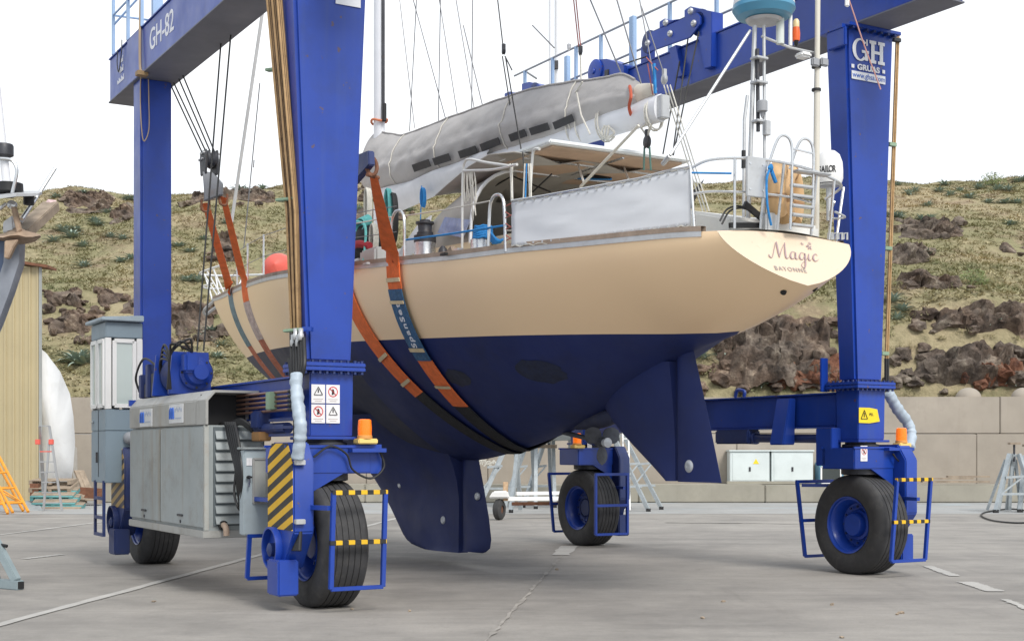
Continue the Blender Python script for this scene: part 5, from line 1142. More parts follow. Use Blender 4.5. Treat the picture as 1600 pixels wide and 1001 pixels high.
for k in range(4): q = fX(458 + 4 * k, 532 - (k % 2) * 10, -4.08); MB().lathe([(.026, -.06), (.034, -.05), (.034, .0), (.026, .01), (.026, .06)], q, (0, 0, 1), 8).build('fitting', ALU, pg)
def sleeve_tube(pts, r, name):
    pts = spline(pts, 10); rs = [r * (1 + .22 * noise.noise(V((i * .45, 2, 0))) + .02 * math.sin(i * 1.9)) for i in range(len(pts))]
    mb = MB().tube(pts, rs, 14)
    for v in mb.v: v += V((.012 * noise.noise(v * 12), .012 * noise.noise(v * 12 + V((5, 0, 0))), 0))
    return mb.build(name, mat('grey plastic sleeve', (.38, .45, .52), .45, var=.15, vscale=6, bump=.4, bscale=10), hoist, ang=180)
sleeve_tube([fX(463, 584, -4.2), fX(464, 620, -4.22), fX(469, 660, -4.22), fX(468, 690, -4.22), fX(465, 716, -4.22)], .062, 'hose_sleeve')
sleeve_tube([fY(1388, 614, .1), fY(1402, 638, .1), fY(1418, 660, .1), fY(1423, 680, .05), fY(1420, 700, -.05)], .075, 'hose_sleeve')
for y in (722, 814): q = fX(464, y, -4.19); MB().box((q.x - .05, q.y - .11, q.z - .025), (q.x + .05, q.y + .1, q.z + .025)).build('hose_clamp', ALU, hoist, bevel=.005)
# pipes along the starboard column
for k, (a, b) in enumerate(((1401, 1384), (1404, 1387))):
    MB().tube([fY(a, 55, 0), fY(b, 560, 0)], .016, 8).build('pipe', PIPE, hoist)
    MB().tube([fY(b, 560, 0), fY(b, 612, 0)], .02, 8).build('hose', BLACK, hoist)
for x, y in ((1401, 63), (1394, 226), (1387, 388), (1382, 552)): q = fY(x, y, -.02); MB().box((q.x - .07, q.y - .03, q.z - .025), (q.x + .06, q.y + .03, q.z + .025)).build('pipe_clamp', GRN if y > 100 else DARK, hoist, bevel=.004)
# ---- engine house
eng = sub('engine_house')
EX0, EX1, EY0, EY1 = -4.52, -3.95, 1.48, 4.62
Z0, Z1, Z2 = .66, 1.9, 2.27
MB().box((EX0 + .02, EY0 + .02, Z0), (EX1, EY1, Z1)).build('body', GREYP, eng, bevel=.012)
MB().prism([(EX0, 1.905), (EX0, 2.18), (EX0 + .1, 2.29), (EX1 + .05, 2.29), (EX1 + .05, 1.905)], 'y', EY0 + .32, EY1 + .05).build('hood', GREYL, eng, bevel=.01)
MB().prism([(EX0, 2.18), (EX0 + .1, 2.29), (EX1 + .05, 2.29), (EX1 + .05, 2.26), (EX0 + .11, 2.26), (EX0 + .03, 2.17), (EX0 + .03, 1.905), (EX0, 1.905)], 'y', EY0 - .03, EY0 + .32).build('hood_lip', GREYL, eng, bevel=.004)
MB().box((EX0 + .05, EY0 + .3, 1.91), (EX1, EY0 + .318, 2.25)).build('dark_opening', BLACK, eng)
ym = (EY0 + EY1) / 2 + .15
for y0, y1 in ((EY0 + .05, ym - .015), (ym + .015, EY1 - .02)):
    d = MB().box((EX0 - .012, y0, Z0 + .1), (EX0 + .021, y1, Z1 - .02)).build('door', GREYP, eng, bevel=.008)
    MB().box((EX0 - .03, (y0 + y1) / 2 - .1, .86), (EX0 - .014, (y0 + y1) / 2 + .1, .885)).build('handle', DARK, eng, bevel=.004); MB().cyl((EX0 - .02, (y0 + y1) / 2, .8), (EX0 - .01, (y0 + y1) / 2, .8), .02, 10).build('lock', DARK, eng)
MB().box((EX0 - .02, EY0 - .005, Z0 - .015), (EX1 + .01, EY1 + .01, Z0 + .07)).build('skirt', GREYL, eng, bevel=.008)
for a in ((EX0 - .006, EY0 - .0, Z0 + .075, Z1), ): MB().box((a[0], a[1] - .003, a[2]), (a[0] + .05, a[1] + .04, a[3])).build('corner_post', mat('rust streaked grey', (.36, .37, .35), .6, var=.1, streak=(.33, .15, .05), samt=.95, dirt=(.3, .17, .08), damt=.6), eng)
for k in range(9):
    z = Z0 + .14 + .118 * k
    MB().prism([(EY0 + .012, z + .108), (EY0 - .035, z + .012), (EY0 - .035, z), (EY0 + .016, z + .09)], 'x', EX0 + .12, EX1 + .1).build('louvre', GREYP, eng, smooth=False)
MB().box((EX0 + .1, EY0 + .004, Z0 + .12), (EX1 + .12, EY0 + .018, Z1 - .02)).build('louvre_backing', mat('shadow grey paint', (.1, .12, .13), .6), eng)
q = fY(348, 823, EY0); MB().lathe([(.055, -.02), (.055, .015), (.03, .015), (.03, -.02)], q + V((0, -.02, .02)), (0, -1, 0), 16, True).build('exhaust_ring', BLACK, eng)
MB().tube(spline([q + V((0, .05, .02)), q + V((0, -.06, .02)), q + V((.0, -.12, -.02)), q + V((.0, -.13, -.09))], 5), .034, 12).build('exhaust_pipe', mat('rusty exhaust', (.4, .3, .23), .7, .3, var=.3), eng)
for y, z in ((3.85, 2.03), (2.55, 2.05)):
    pl = MB().box((EX0 - .012, y - .28, z - .11), (EX0 - .001, y + .28, z + .11)).build('maker_plate', mat('white name plate', (.62, .63, .64), .5, var=.1, vscale=5), eng, bevel=.003)
    for k in range(2): MB().tube(spline([(EX0 - .015, y + .23 - k * .09, z - .06), (EX0 - .015, y + .22 - k * .09, z + .04), (EX0 - .015, y + .18 - k * .09, z + .06), (EX0 - .015, y + .16 - k * .09, z - .06)], 5), .012, 6).build('emblem', INKB, pl)
    for k in range(5): MB().box((EX0 - .0145, y - .24 + .06 * k, z + .02 + .02 * (k % 2)), (EX0 - .0125, y - .2 + .06 * k, z + .06 + .015 * ((k * 3) % 2))).build('faded_print', mat('grey blue print', (.35, .4, .5), .5), pl, smooth=False)
    MB().box((EX0 - .0145, y - .22, z - .06), (EX0 - .0125, y + .02, z - .045)).build('faded_print', mat('grey blue print', (.35, .4, .5), .5), pl, smooth=False)
# stain plates: soot next to the flue
MB().box((EX0 + .0, EY1 + .055, 2.2), (EX0 + .3, EY1 + .1, 2.28)).build('bracket', BLUE, eng)
# control cabinet
cab_ = sub('control_cabinet'); a = fY(381, 836, .75); b = fY(433, 702, .75)
MB().box((a.x, .75, a.z), (b.x, .9, b.z)).build('box', mat('cabinet grey paint', (.36, .42, .45), .5, var=.06, dirt=(.28, .3, .3), damt=.4), cab_, bevel=.012); MB().box((a.x - .02, .72, b.z), (b.x + .02, .92, b.z + .025)).build('lid', GREYP, cab_, bevel=.006)
w0, w1 = fY(397, 790, .745), fY(415, 718, .745); MB().box((w0.x, .738, w1.z - .45), (w1.x, .748, w1.z)).build('window', mat('milky window', (.42, .43, .4), .3, var=.1), cab_, bevel=.003)
mb = MB(); 
for p_, q_ in (((w0.x - .01, .738, w1.z - .46), (w0.x - .01, .738, w1.z + .01)), ((w1.x + .01, .738, w1.z - .46), (w1.x + .01, .738, w1.z + .01)), ((w0.x - .01, .738, w1.z + .01), (w1.x + .01, .738, w1.z + .01)), ((w0.x - .01, .738, w1.z - .46), (w1.x + .01, .738, w1.z - .46))): mb.bar(p_, q_, .02)
mb.build('window_frame', GREYL, cab_); q = fY(388, 745, .74); MB().lathe([(.02, 0), (.02, .03), (.008, .03), (.008, .05)], q, (0, -1, 0), 10).build('key_switch', DARK, cab_); MB().bar(q + V((0, -.045, -.02)), q + V((-.01, -.045, -.1)), .02, .006).build('key', STEEL, cab_); MB().bar(q + V((.03, -.03, 0)), q + V((-.03, -.03, 0)), .02).build('latch', BLACK, cab_)
for k in range(2): q = fY(388 + 4 * k, 721, .745); MB().box((q.x - .02, .742, q.z - .04), (q.x + .012, .748, q.z + .04)).build('label_plate', STICK, cab_)
# horizontal pipes and hoses between engine house and column
for k in range(5):
    z0 = 613 + 7 * k; a, b = fX(345, z0 + 8, -4.05 + .0 * k), fX(452, z0 - 2, -4.03)
    MB().tube([a, b], .016, 8).build('pipe', mat('copper brown pipe', (.22, .12, .09), .4, .5, var=.2), hoist)
    MB().tube(spline([b, fX(458, z0 - 6, -4.06), fX(456 + 2 * k, 590, -4.1), fX(452 + 2 * k, 560, -4.08)], 5), .022, 8).build('hose', BLACK, hoist)
for x in (358, 424): a, b = fX(x, 612 if x > 400 else 616, -4.06), fX(x, 640 if x > 400 else 644, -4.06); MB().bar(a, b, .09, .12).build('pipe_clamp', GRN, hoist, bevel=.008)
for k in range(4): MB().tube(spline([fX(345, 625 + 4 * k, -4.1), fX(336, 650 + 3 * k, -4.2), fX(352, 665 + 3 * k, -4.25), fX(375, 655 + 2 * k, -4.15), fX(395, 668 + 2 * k, -4.05)], 6), .02, 8).build('hose', BLACK, hoist)
for k in range(6): MB().tube(spline([fX(352 + 3 * k, 660, -4.3), fX(358 + 3 * k, 690, -4.32), fX(368 + 2.2 * k, 730 + 3 * k, -4.33), fX(372 + k * .8, 770 + 5 * k, -4.3)], 6), .017, 8).build('hose', BLACK, hoist)
MB().tube(spline([fX(368, 740, -4.32), fX(366, 770, -4.34), fX(372, 792, -4.33), fX(380, 800, -4.2)], 6), .014, 8).build('hose', BLACK, hoist)
MB().tube([fX(404, 670, -4.0), fX(450, 668, -4.0)], .06, 14).build('steering_cylinder', BLUED, hoist); MB().box((-4.1, .95, 1.85), (-3.95, 1.2, 2.05)).build('cylinder_lug', BLUED, hoist, bevel=.02)
for z in (1.78, 1.86, 1.94): MB().bar((-4.05, .05, z), (-4.05, .7, z), .035, .03).build('manifold_rail', BLUED, hoist)
MB().box((-4.12, .85, 1.72), (-3.98, 1.1, 1.82)).build('valve_block', mat('rusty valve', (.3, .16, .06), .7, var=.3), hoist, bevel=.01)
# winch on the engine house
wn = sub('hoist_winch'); a, b = fY(263, 612, 3.0), fY(331, 551, 3.0)
MB().prism([(a.x, 2.3), (b.x, 2.3), (b.x - .04, b.z), (a.x + .05, b.z)], 'y', 3.0, 3.04).build('side_plate', BLUE, wn, bevel=.006)
MB().prism([(a.x, 2.3), (b.x, 2.3), (b.x - .04, b.z), (a.x + .05, b.z)], 'y', 3.7, 3.74).build('side_plate', BLUE, wn, bevel=.006)
cx_, cz_ = (a.x + b.x) / 2 + .06, 2.56
MB().lathe([(.24, 0), (.24, .05), (.16, .06), (.16, .58), (.24, .6), (.24, .65)], (cx_, 3.04, cz_), (0, 1, 0), 28).build('drum', BLUED, wn)
MB().lathe([(.2, 0), (.2, .05), (.16, .06), (.14, .16), (.09, .18), (.09, .26), (0, .26)], (cx_, 3.0, cz_), (0, -1, 0), 28).build('gear_housing', BLUE, wn, ang=30)
MB().box((cx_ - .2, 2.75, 2.55), (cx_ - .02, 2.95, 2.8)).build('motor', BLUE, wn, bevel=.03)
for k in range(8): an_ = k * math.pi / 4; MB().cyl((cx_ + .18 * math.cos(an_), 2.935, cz_ + .18 * math.sin(an_)), (cx_ + .18 * math.cos(an_), 2.95, cz_ + .18 * math.sin(an_)), .014, 6).build('bolt', DARK, wn)
for k in range(3): MB().tube(spline([(cx_ - .1, 2.78, 2.8), (cx_ - .15 - .1 * k, 2.75, 2.95 - .03 * k), (cx_ - .35, 2.85, 2.75), (a.x - .02 * k, 2.9, 2.35)], 6), .013, 8).build('hose', BLACK, wn)
for k in range(4): MB().tube(spline([(-4.4, 3.15, 2.7), (-4.42, 3.4 + .06 * k, 2.92 - .06 * k), (-4.35, 3.8, 2.75 - .1 * k), (-4.25, 4.0 + .1 * k, 2.45)], 6), .015, 8).build('hose', BLACK, wn)
for k in range(5): MB().box((-4.35 + .03 * (k % 2), 4.1 + .16 * k, 2.31), (-4.12, 4.22 + .16 * k, 2.5 + .12 * ((k * 7) % 3))).build('valve_bank', DARK if k % 2 else BLUED, wn, bevel=.01)
MB().tube(spline([(-4.3, 4.15, 2.7), (-4.35, 4.6, 2.82), (-4.35, 5.0, 2.6), (-4.3, 5.0, 2.4)], 6), .015, 8).build('hose', BLACK, wn)
# ---- driver cab
dc = sub('driver_cab'); cx0, cx1, cy0, cy1, cz0, cz1 = -4.5, -3.985, 6.02, 6.86, 1.17, 3.3
MB().box((cx0, cy0, 1.9), (cx1, cy1, 2.2)).build('waist_panel', CABG, dc, bevel=.01)
MB().prism([(cx0, cz0), (cx0 + .3, cz0), (cx1 - .05, 1.62), (cx1, 1.898), (cx0, 1.898)], 'y', cy0, cy1).build('lower_panel', CABG, dc, bevel=.01)
MB().box((cx0, cy0, 3.2), (cx1, cy1, 3.42)).build('upper_panel', CABG, dc, bevel=.01)
MB().prism([(cx0 - .07, 3.43), (cx1 + .0, 3.43), (cx1 + .0, 3.52), (cx0 - .07, 3.48)], 'y', cy0 - .08, cy1 + .08).build('roof', mat('cab roof grey', (.33, .4, .45), .5, dirt=(.2, .22, .22), damt=.5), dc, bevel=.01)
for x, y in ((cx0, cy0), (cx1 - .08, cy0), (cx0, cy1 - .08), (cx1 - .08, cy1 - .08), (cx0, (cy0 + cy1) / 2 - .04)): MB().box((x, y, 2.202), (x + .08, y + .08, 3.198)).build('pillar', WHITE, dc, bevel=.006)
def cab_window(a, b, nrm):
    w = MB(); 
    if nrm == 'y':
        fr = ((a[0], a[1], a[2]), (b[0], a[1], a[2]), (b[0], a[1], b[2]), (a[0], a[1], b[2]))
    else: fr = ((a[0], a[1], a[2]), (a[0], b[1], a[2]), (a[0], b[1], b[2]), (a[0], a[1], b[2]))
    for k in range(4): w.bar(fr[k], fr[(k + 1) % 4], .055, .055)
    o = w.build('window_frame', WHITE, dc)
    if nrm == 'y': MB().box((a[0], a[1] - .006, a[2]), (b[0], a[1] + .006, b[2])).build('pane', GLASS, o)
    else: MB().box((a[0] - .006, a[1], a[2]), (a[0] + .006, b[1], b[2])).build('pane', GLASS, o)
cab_window((cx0 + .12, cy0 + .005, 2.25), (cx1 - .12, cy0, 3.16), 'y'); cab_window((cx0 + .005, cy0 + .1, 2.25), (cx0, 6.4, 3.16), 'x'); cab_window((cx0 + .005, 6.5, 2.25), (cx0, cy1 - .06, 3.16), 'x')
cab_window((cx0 + .12, cy1 - .005, 2.25), (cx1 - .12, cy1, 3.16), 'y'); MB().box((cx1 - .02, cy0 + .1, 2.22), (cx1 - .01, cy1 - .1, 3.18)).build('pane', GLASS, dc)
MB().box((cx0 - .006, 6.425, 1.25), (cx0 - .001, 6.435, 3.0)).build('door_gap', BLACK, dc); MB().box((cx0 - .03, 6.45, 1.45), (cx0 - .008, 6.48, 1.6)).build('door_handle', DARK, dc); MB().box((cx0 - .03, 6.7, 2.02), (cx0 - .006, 6.84, 2.05)).build('door_handle', STEEL, dc, bevel=.004)
q = fY(204, 684, 5.95); MB().lathe([(0, .06), (.06, .04), (.09, -.0), (.09, -.06), (0, -.08)], q, (0, -1, 0), 18).build('work_lamp', mat('grey plastic', (.3, .31, .33), .5), dc)
MB().bar(q, q + V((.0, .1, -.05)), .03).build('lamp_arm', DARK, dc)
ldr = sub('cab_ladder')
for y in (6.12, 6.62): MB().bar((-4.5, y, .42), (-4.5, y, 1.2), .035, .05).build('stile', BLUED, ldr)
for z in (.44, .68, .95): MB().bar((-4.5, 6.12, z), (-4.5, 6.62, z), .04, .045).build('rung', BLUED, ldr)
# ---- sheave housings and walkway rails on the starboard overhead beam
def sheave(y0, y1, z0, z1, big=True):
    s = sub('sheave_housing'); xl = XCc - .34; n = (y1 - y0)
    for x in ((xl - .05, xl - .02), (xl + .26, xl + .29)):
        MB().prism([(y0, z0 + .12), (y0 + .08, z0), (y1 - .1, z0), (y1, z0 + .1), (y1, z1 - .12), (y1 - .12, z1), (y0 + .2, z1), (y0, z1 - .12)], 'x', *x).build('cheek_plate', BLUE, s, bevel=.006)
    for y in ((y0 + .14, y0 + n / 2, y1 - .14) if big else (y0 + n / 2,)):
        MB().lathe([(.19, 0), (.2, .03), (.15, .08), (.15, .1), (.2, .16), (.19, .19)], (xl, y, (z0 + z1) / 2 + .0), (1, 0, 0), 28).build('sheave', BLUED, s)
        MB().lathe([(.06, 0), (.06, .03), (.03, .05), (.03, .06), (0, .06)], (xl - .05, y, (z0 + z1) / 2), (-1, 0, 0), 12).build('pin', ALU, s)
    return s
def plate(pts, X, th, name, root, m=BLUE): return MB().prism([(p.y, p.z) for p in (fX(x, y, X) for x, y in pts)], 'x', X, X + th).build(name, m, root, bevel=.008)
def disc(px, py, X, r, th, name, root, m): q = fX(px, py, X); return MB().lathe([(r, 0), (r, th * .6), (r * .75, th), (r * .25, th), (r * .22, th * 1.5), (0, th * 1.5)], q, (-1, 0, 0), 28).build(name, m, root)
XS = XCc - .42
s1 = sub('sheave_housing')
plate([(1010, 83), (1014, 52), (1088, 20), (1094, 26), (1094, 38), (1078, 59)], XS, .03, 'cheek_plate', s1); plate([(1012, 80), (1016, 50), (1088, 18), (1096, 26), (1096, 40), (1078, 56)], XS + .3, .03, 'cheek_plate', s1, BLUED)
plate([(1030, 45), (1030, 34), (1038, 29), (1046, 32), (1060, 30)], XS + .06, .2, 'lug', s1); plate([(1069, 27), (1069, 16), (1078, 10), (1088, 13), (1112, 18), (1112, 60), (1094, 60)], XS + .06, .22, 'lug', s1)
for x, y in ((1013, 68), (1048, 53), (1085, 37), (1041, 36), (1080, 18)): disc(x, y, XS, .05, .04, 'pin', s1, ALU)
disc(1096, 36, XS + .12, .2, .06, 'sheave', s1, BLUED); disc(1016, 66, XS + .12, .18, .06, 'sheave', s1, BLUED)
plate([(1090, 58), (1112, 50), (1111, 104), (1100, 108)], XS + .02, .14, 'rib', s1); plate([(1044, 76), (1056, 70), (1066, 118), (1056, 122)], XS + .04, .12, 'rib', s1)
s2 = sub('sheave_housing'); plate([(921, 112), (924, 100), (935, 93), (947, 92), (975, 102), (975, 132), (946, 133), (928, 128)], XS + .02, .28, 'cheek_plate', s2); disc(931, 112, XS + .02, .2, .05, 'sheave_cap', s2, BLUE); plate([(944, 110), (950, 108), (950, 128), (944, 128)], XS + .0, .03, 'slot', s2, DARK)
s3 = sub('sheave_housing'); plate([(773, 176), (780, 166), (828, 136), (838, 140), (836, 152), (800, 172)], XS + .02, .03, 'cheek_plate', s3); plate([(815, 150), (815, 131), (826, 128), (852, 136), (852, 152), (838, 158)], XS + .06, .3, 'winch_box', s3); plate([(788, 160), (788, 146), (796, 143), (808, 148)], XS + .08, .2, 'lug', s3)
for x, y in ((826, 144), (800, 158)): disc(x, y, XS + .02, .05, .04, 'pin', s3, ALU)
disc(836, 146, XS + .1, .19, .05, 'sheave', s3, BLUED); MB().tube([fX(748, 181, XS + .1), fX(768, 174, XS + .1)], .05, 10).build('tensioner', DARK, hoist)
MB().box((XCc - .25, 4.42, 7.81), (XCc - .1, 4.62, 8.1)).build('end_stop', BLUE, hoist, bevel=.01)
MB().tube([(XCc - .36, 4.3, 7.85), (XCc - .36, 5.2, 7.9)], .012, 6).build('rope_run', WIRE, hoist)
wr = sub('walkway_rail'); xr = XCc + .32
for Y in (9.2, 8.2, 7.4, 6.6, 5.6, 4.6, 3.4, 2.2, 1.0): MB().box((xr - .025, Y - .025, 7.7), (xr + .025, Y + .025, 8.9)).build('post', BLUEL, wr)
for z in (8.9, 8.35): MB().tube([(xr, 9.6, z), (xr, .2, z)], .02, 8).build('rail', mat('grey rail tube', (.35, .37, .4), .5, .3), wr)
MB().tube([(xr, 9.2, 8.9), (xr + .5, 9.6, 8.92)], .02, 8).build('rail', mat('grey rail tube', (.35, .37, .4), .5, .3), wr)
for Y, h, w in ((5.1, .95, .12), (7.1, .8, .1)): MB().box((XCc - .1, Y - w / 2, 7.8), (XCc - .02, Y + w / 2, 7.8 + h)).build('service_post', BLUEL, wr, bevel=.008)
# port overhead beam: ladder cage posts
wl = sub('walkway_rail'); 
for x, Y in ((-4.0, 7.6), (-3.4, 7.55), (-4.0, 6.75), (-4.0, 6.0)): MB().box((x - .022, Y - .022, 7.6), (x + .022, Y + .022, 9.2)).build('post', BLUEL, wl)
MB().box((-3.55, 7.05, 7.6), (-3.4, 7.15, 8.8)).build('post', BLUEL, wl)
for z in (8.2, 8.75): MB().tube([(-4.0, 7.6, z), (-4.0, 6.0, z - .02)], .016, 6).build('rail', BLUEL, wl); MB().tube([(-4.0, 7.6, z), (-3.4, 7.55, z)], .016, 6).build('rail', BLUEL, wl)
MB().tube([(-4.0, 7.6, 8.05), (-3.45, 6.9, 8.75)], .016, 6).build('brace', BLUEL, wl)
MB().tube(spline([(-4.01, 6.0, 8.2), (-4.02, 6.02, 7.6), (-4.03, 5.98, 7.05), (-4.03, 5.9, 6.93)], 6), .02, 6).build('conduit', mat('tan cable', (.4, .3, .2), .7), hoist)
MB().tube(spline([(-4.03, 5.95, 6.95), (-3.99, 6.12, 6.6), (-3.97, 6.13, 6.2), (-3.93, 6.15, 6.02), (-3.86, 6.15, 6.2), (-3.86, 6.15, 6.6), (-3.88, 6.1, 6.9)], 7), .008, 6).build('cable_loop', mat('tan cable', (.4, .3, .2), .7), hoist)
MB().tube(spline([(-4.0, 7.1, 7.7), (-4.02, 7.05, 7.5), (-4.02, 7.2, 7.25), (-4.02, 7.3, 7.4), (-4.01, 7.3, 7.6)], 7), .008, 6).build('cable_loop', DARK, hoist)
MB().box((-4.1, 5.85, 6.88), (-3.95, 5.98, 6.94)).build('lamp_bracket', mat('rusty bracket', (.3, .2, .1), .7), hoist)

# ================================================================ HOOK BLOCKS, ROPES AND SLINGS
def hook_block(c, tops, label, m=DARK, ends=None):
    c = V(c); b = thing('hook_block', label, 'hook block', 'L', 'hook blocks of the hoist')
    for x in (-.1, .07): MB().prism([(c.y - .13, c.z + .25), (c.y + .13, c.z + .25), (c.y + .16, c.z + .1), (c.y + .12, c.z - .12), (c.y - .12, c.z - .12), (c.y - .16, c.z + .1)], 'x', c.x + x, c.x + x + .03).build('cheek_plate', m, b, bevel=.01)
    for y in (-.07, .09): MB().lathe([(.11, 0), (.12, .03), (.09, .06), (.12, .11), (.11, .14)], (c.x - .07, c.y + y, c.z + .12), (1, 0, 0), 20).build('sheave', m, b)
    for k in range(4): MB().cyl((c.x - .13, c.y - .1 + .07 * k, c.z + .2 - .08 * (k % 2)), (c.x + .13, c.y - .1 + .07 * k, c.z + .2 - .08 * (k % 2)), .018, 8).build('bolt', ALU, b)
    GS = mat('grey spreader paint', (.14, .15, .17), .5, .2, dirt=(.1, .06, .04), damt=.6)
    if ends:
        e1, e2 = ends; t_ = V((0, 0, 1)); MB().slab([[e1 + V((0, 0, .02)), e2 + V((0, 0, .02))], [e1 + V((0, 0, .2)), e2 + V((0, 0, .2))], [c + V((-.08, 0, -.08)), c + V((.08, 0, -.08))]], (-.5, -.8, 0), .1).build('spreader', GS, b, bevel=.01)
    else: MB().prism([(c.y - .05, c.z - .1), (c.y + .05, c.z - .1), (c.y + .28, c.z - .3), (c.y + .3, c.z - .42), (c.y - .3, c.z - .42), (c.y - .28, c.z - .3)], 'x', c.x - .06, c.x + .06).build('spreader', GS, b, bevel=.012)
    for k, t in enumerate(tops): MB().tube([c + V((-.06 + .04 * k, .1 - .065 * k, .2)), V(t)], .011, 6).build('rope', WIRE, b)
    return b
FBL = fX(327, 262, -2.85)
hook_block(FBL, [(-3.5, 6.35, 6.95), (-3.5, 6.2, 6.95), (-3.5, 5.95, 6.95), (-3.5, 5.75, 6.95)], 'dark grey hook block hanging left of the bow on steel ropes', ends=(fX(321, 318, -2.92), fX(349, 308, -2.68)))
for a, b, l in (((345, 70), (308, 548), 'left of two long steel ropes running down to the winch'), ((361, 50), (318, 548), 'right of two long steel ropes running down to the winch')):
    pa = fX(*a, -3.5); pb = fX(*b, -4.0); tag(MB().tube([pa + (pa - pb).normalized() * .3, pb], .011, 6).build('hoist_rope', WIRE, frame='L'), l, 'rope')
# aft port block: blue spreader arm showing right of the column
ab = thing('hook_block', 'blue sling spreader with rusty shackle right of the near port column', 'hook block', 'L', 'hook blocks of the hoist')
SH = fX(582, 262, -2.95)
MB().prism([(SH.y - .1, SH.z + .16), (SH.y - .12, SH.z + .0), (SH.y + .9, SH.z - .3), (SH.y + 1.0, SH.z + .2)], 'x', SH.x - .1, SH.x - .02).build('spreader', BLUED, ab, bevel=.01)
for k, y in enumerate((SH.y + .2, SH.y + .5, SH.y + .8)): MB().tube([(SH.x - .06, y, SH.z + .1), (-3.6, y + .1, 6.94)], .011, 6).build('rope', WIRE, ab)
mb = MB().tube(spline([SH + V((-.09, .04, .1)), SH + V((.0, -.02, .1)), SH + V((.03, -.05, .0)), SH + V((.0, -.06, -.08)), SH + V((-.05, -.04, -.08)), SH + V((-.08, -.0, .0))], 6), .022, 8); mb.cyl(SH + V((-.1, -.08, -.1)), SH + V((.08, .02, -.1)), .022, 10); mb.build('shackle', RUST, ab)
# starboard ropes under the logo beam
for k, (a, b, l) in enumerate((((1062, 96), (1027, 290), 'steel rope hanging left of the radar pole, nearest the boom end'), ((1075, 60), (1050, 250), 'middle steel rope below the starboard overhead sheaves'), ((1092, 50), (1048, 262), 'right steel rope below the starboard overhead sheaves'))):
    p1, p2 = fX(*a, 3.5), fX(*b, 3.0); d = (p2 - p1); tag(MB().tube([p1, p1 + d * 1.6], .012, 6).build('hoist_rope', WIRE, frame='L'), l, 'rope')
# slings following the hull section
def section_path(Y, dy=0., off=.012, n=26):
    """points from the port sheer round the bottom to the starboard sheer, with outward normals"""
    half = []; zs, zc = s_t(Y), c_t(Y)
    for i in range(n + 1):
        Yi = Y + dy * (i / n); zs, zc = s_t(Yi), c_t(Yi); z = zs - (zs - zc) * (i / n) ** .8; half.append(V((-hx(Yi, z), Yi, z)))
    pts = half + [V((-p.x, p.y, p.z)) for p in reversed(half[:-1])]; out = []
    for i, p in enumerate(pts):
        t = (pts[min(i + 1, len(pts) - 1)] - pts[max(i - 1, 0)]); nr = V((t.z, 0, -t.x)); nr = nr.normalized() if nr.length else V((0, 0, -1))
        if nr.dot(p - V((0, p.y, 3.4))) < 0: nr = -nr
        out.append((p + nr * off, nr))
    return out
def sling(Y, dy, topP, topS, w_top, w_hull, segs, label, group='lifting slings under the yacht', un=(-.93, -.3, .2), w_mid=None):
    root = thing('lifting_sling', label, 'sling', 'L', group); sec = section_path(Y, dy); first = sec[0][0] + V((-.02, 0, .03)); last = sec[-1][0] + V((.02, 0, .03))
    path = [(V(topP).lerp(first, k / 10), V(un).normalized(), w_top + ((w_mid or w_hull) - w_top) * (k / 10) ** .8, 'u') for k in range(10)]
    path += [(p, n, w_hull, 'h') for p, n in sec]
    path += [(last.lerp(V(topS), k / 6), V((.7, 0, .5)).normalized(), w_hull, 'u') for k in range(1, 7)]
    L = [0]
    for a, b in zip(path, path[1:]): L.append(L[-1] + (b[0] - a[0]).length)
    def at(s):
        s = min(max(s, 0), L[-1])
        for i in range(len(L) - 1):
            if L[i + 1] >= s: k = (s - L[i]) / max(1e-6, L[i + 1] - L[i]); a, b = path[i], path[i + 1]; return a[0].lerp(b[0], k), a[1].lerp(b[1], k).normalized(), a[2] + (b[2] - a[2]) * k
        return path[-1][:3]
    L0 = (first - V(topP)).length
    for nm, s0, s1, m, lift in segs:
        s0, s1 = L0 + s0, (L0 + s1 if s1 < 90 else L[-1]); P = []; n = max(3, int((s1 - s0) / .08))
        for i in range(n + 1):
            p, nr, w = at(s0 + (s1 - s0) * i / n); yv = V((0, 1, 0)); t = at(s0 + (s1 - s0) * i / n + .02)[0] - at(s0 + (s1 - s0) * i / n - .02)[0]; sv_ = nr.cross(t).normalized()
            if sv_.y < 0: sv_ = -sv_
            P.append([p + nr * lift - sv_ * w / 2, p + nr * (lift + .004), p + nr * lift + sv_ * w / 2])
        mb = MB(); Q = [[a + at(s0 + (s1 - s0) * i / n)[1] * .012 for a in r] for i, r in enumerate(P)]
        mb.grid(P); mb.grid(Q); k1 = len(P) * 3
        for i in range(len(P) - 1):
            for j in (0, 2): mb.f.append((i * 3 + j, (i + 1) * 3 + j, k1 + (i + 1) * 3 + j, k1 + i * 3 + j))
        mb.build(nm, m, root, ang=60)
    return root, at, L0
sr, at, L0 = sling(1.98, .25, SH + V((0, -.03, -.1)), (2.9, 2.2, 5.4), .09, .36, (('webbing', -3, .36, ORANGE, .004), ('tape', .22, .27, TAPE, .02), ('protective_sleeve', .36, 1.33, SLEEVE, .014), ('tape', .5, .54, TAPE, .03), ('tape', 1.14, 1.19, TAPE, .03), ('webbing', 1.33, 2.12, ORANGE, .004), ('tape', 1.74, 1.78, TAPE, .02), ('webbing', 2.12, 99, BLWEB, .0)), 'aft orange sling strap with lettered blue sleeve right of the near column', un=(-.6, -.8, .1), w_mid=.23)
s = .52 + L0
for k, ch in enumerate('SpanSet'):
    p, nr, w = at(L0 + 1.1 - .09 * k); t = (at(L0 + 1.08 - .09 * k)[0] - at(L0 + 1.12 - .09 * k)[0]).normalized(); up = nr.cross(t)
    text_obj('lettering', ch, .16, p + nr * .032, t, up, LOGOW, sr, ext=.0015, bold=.003)
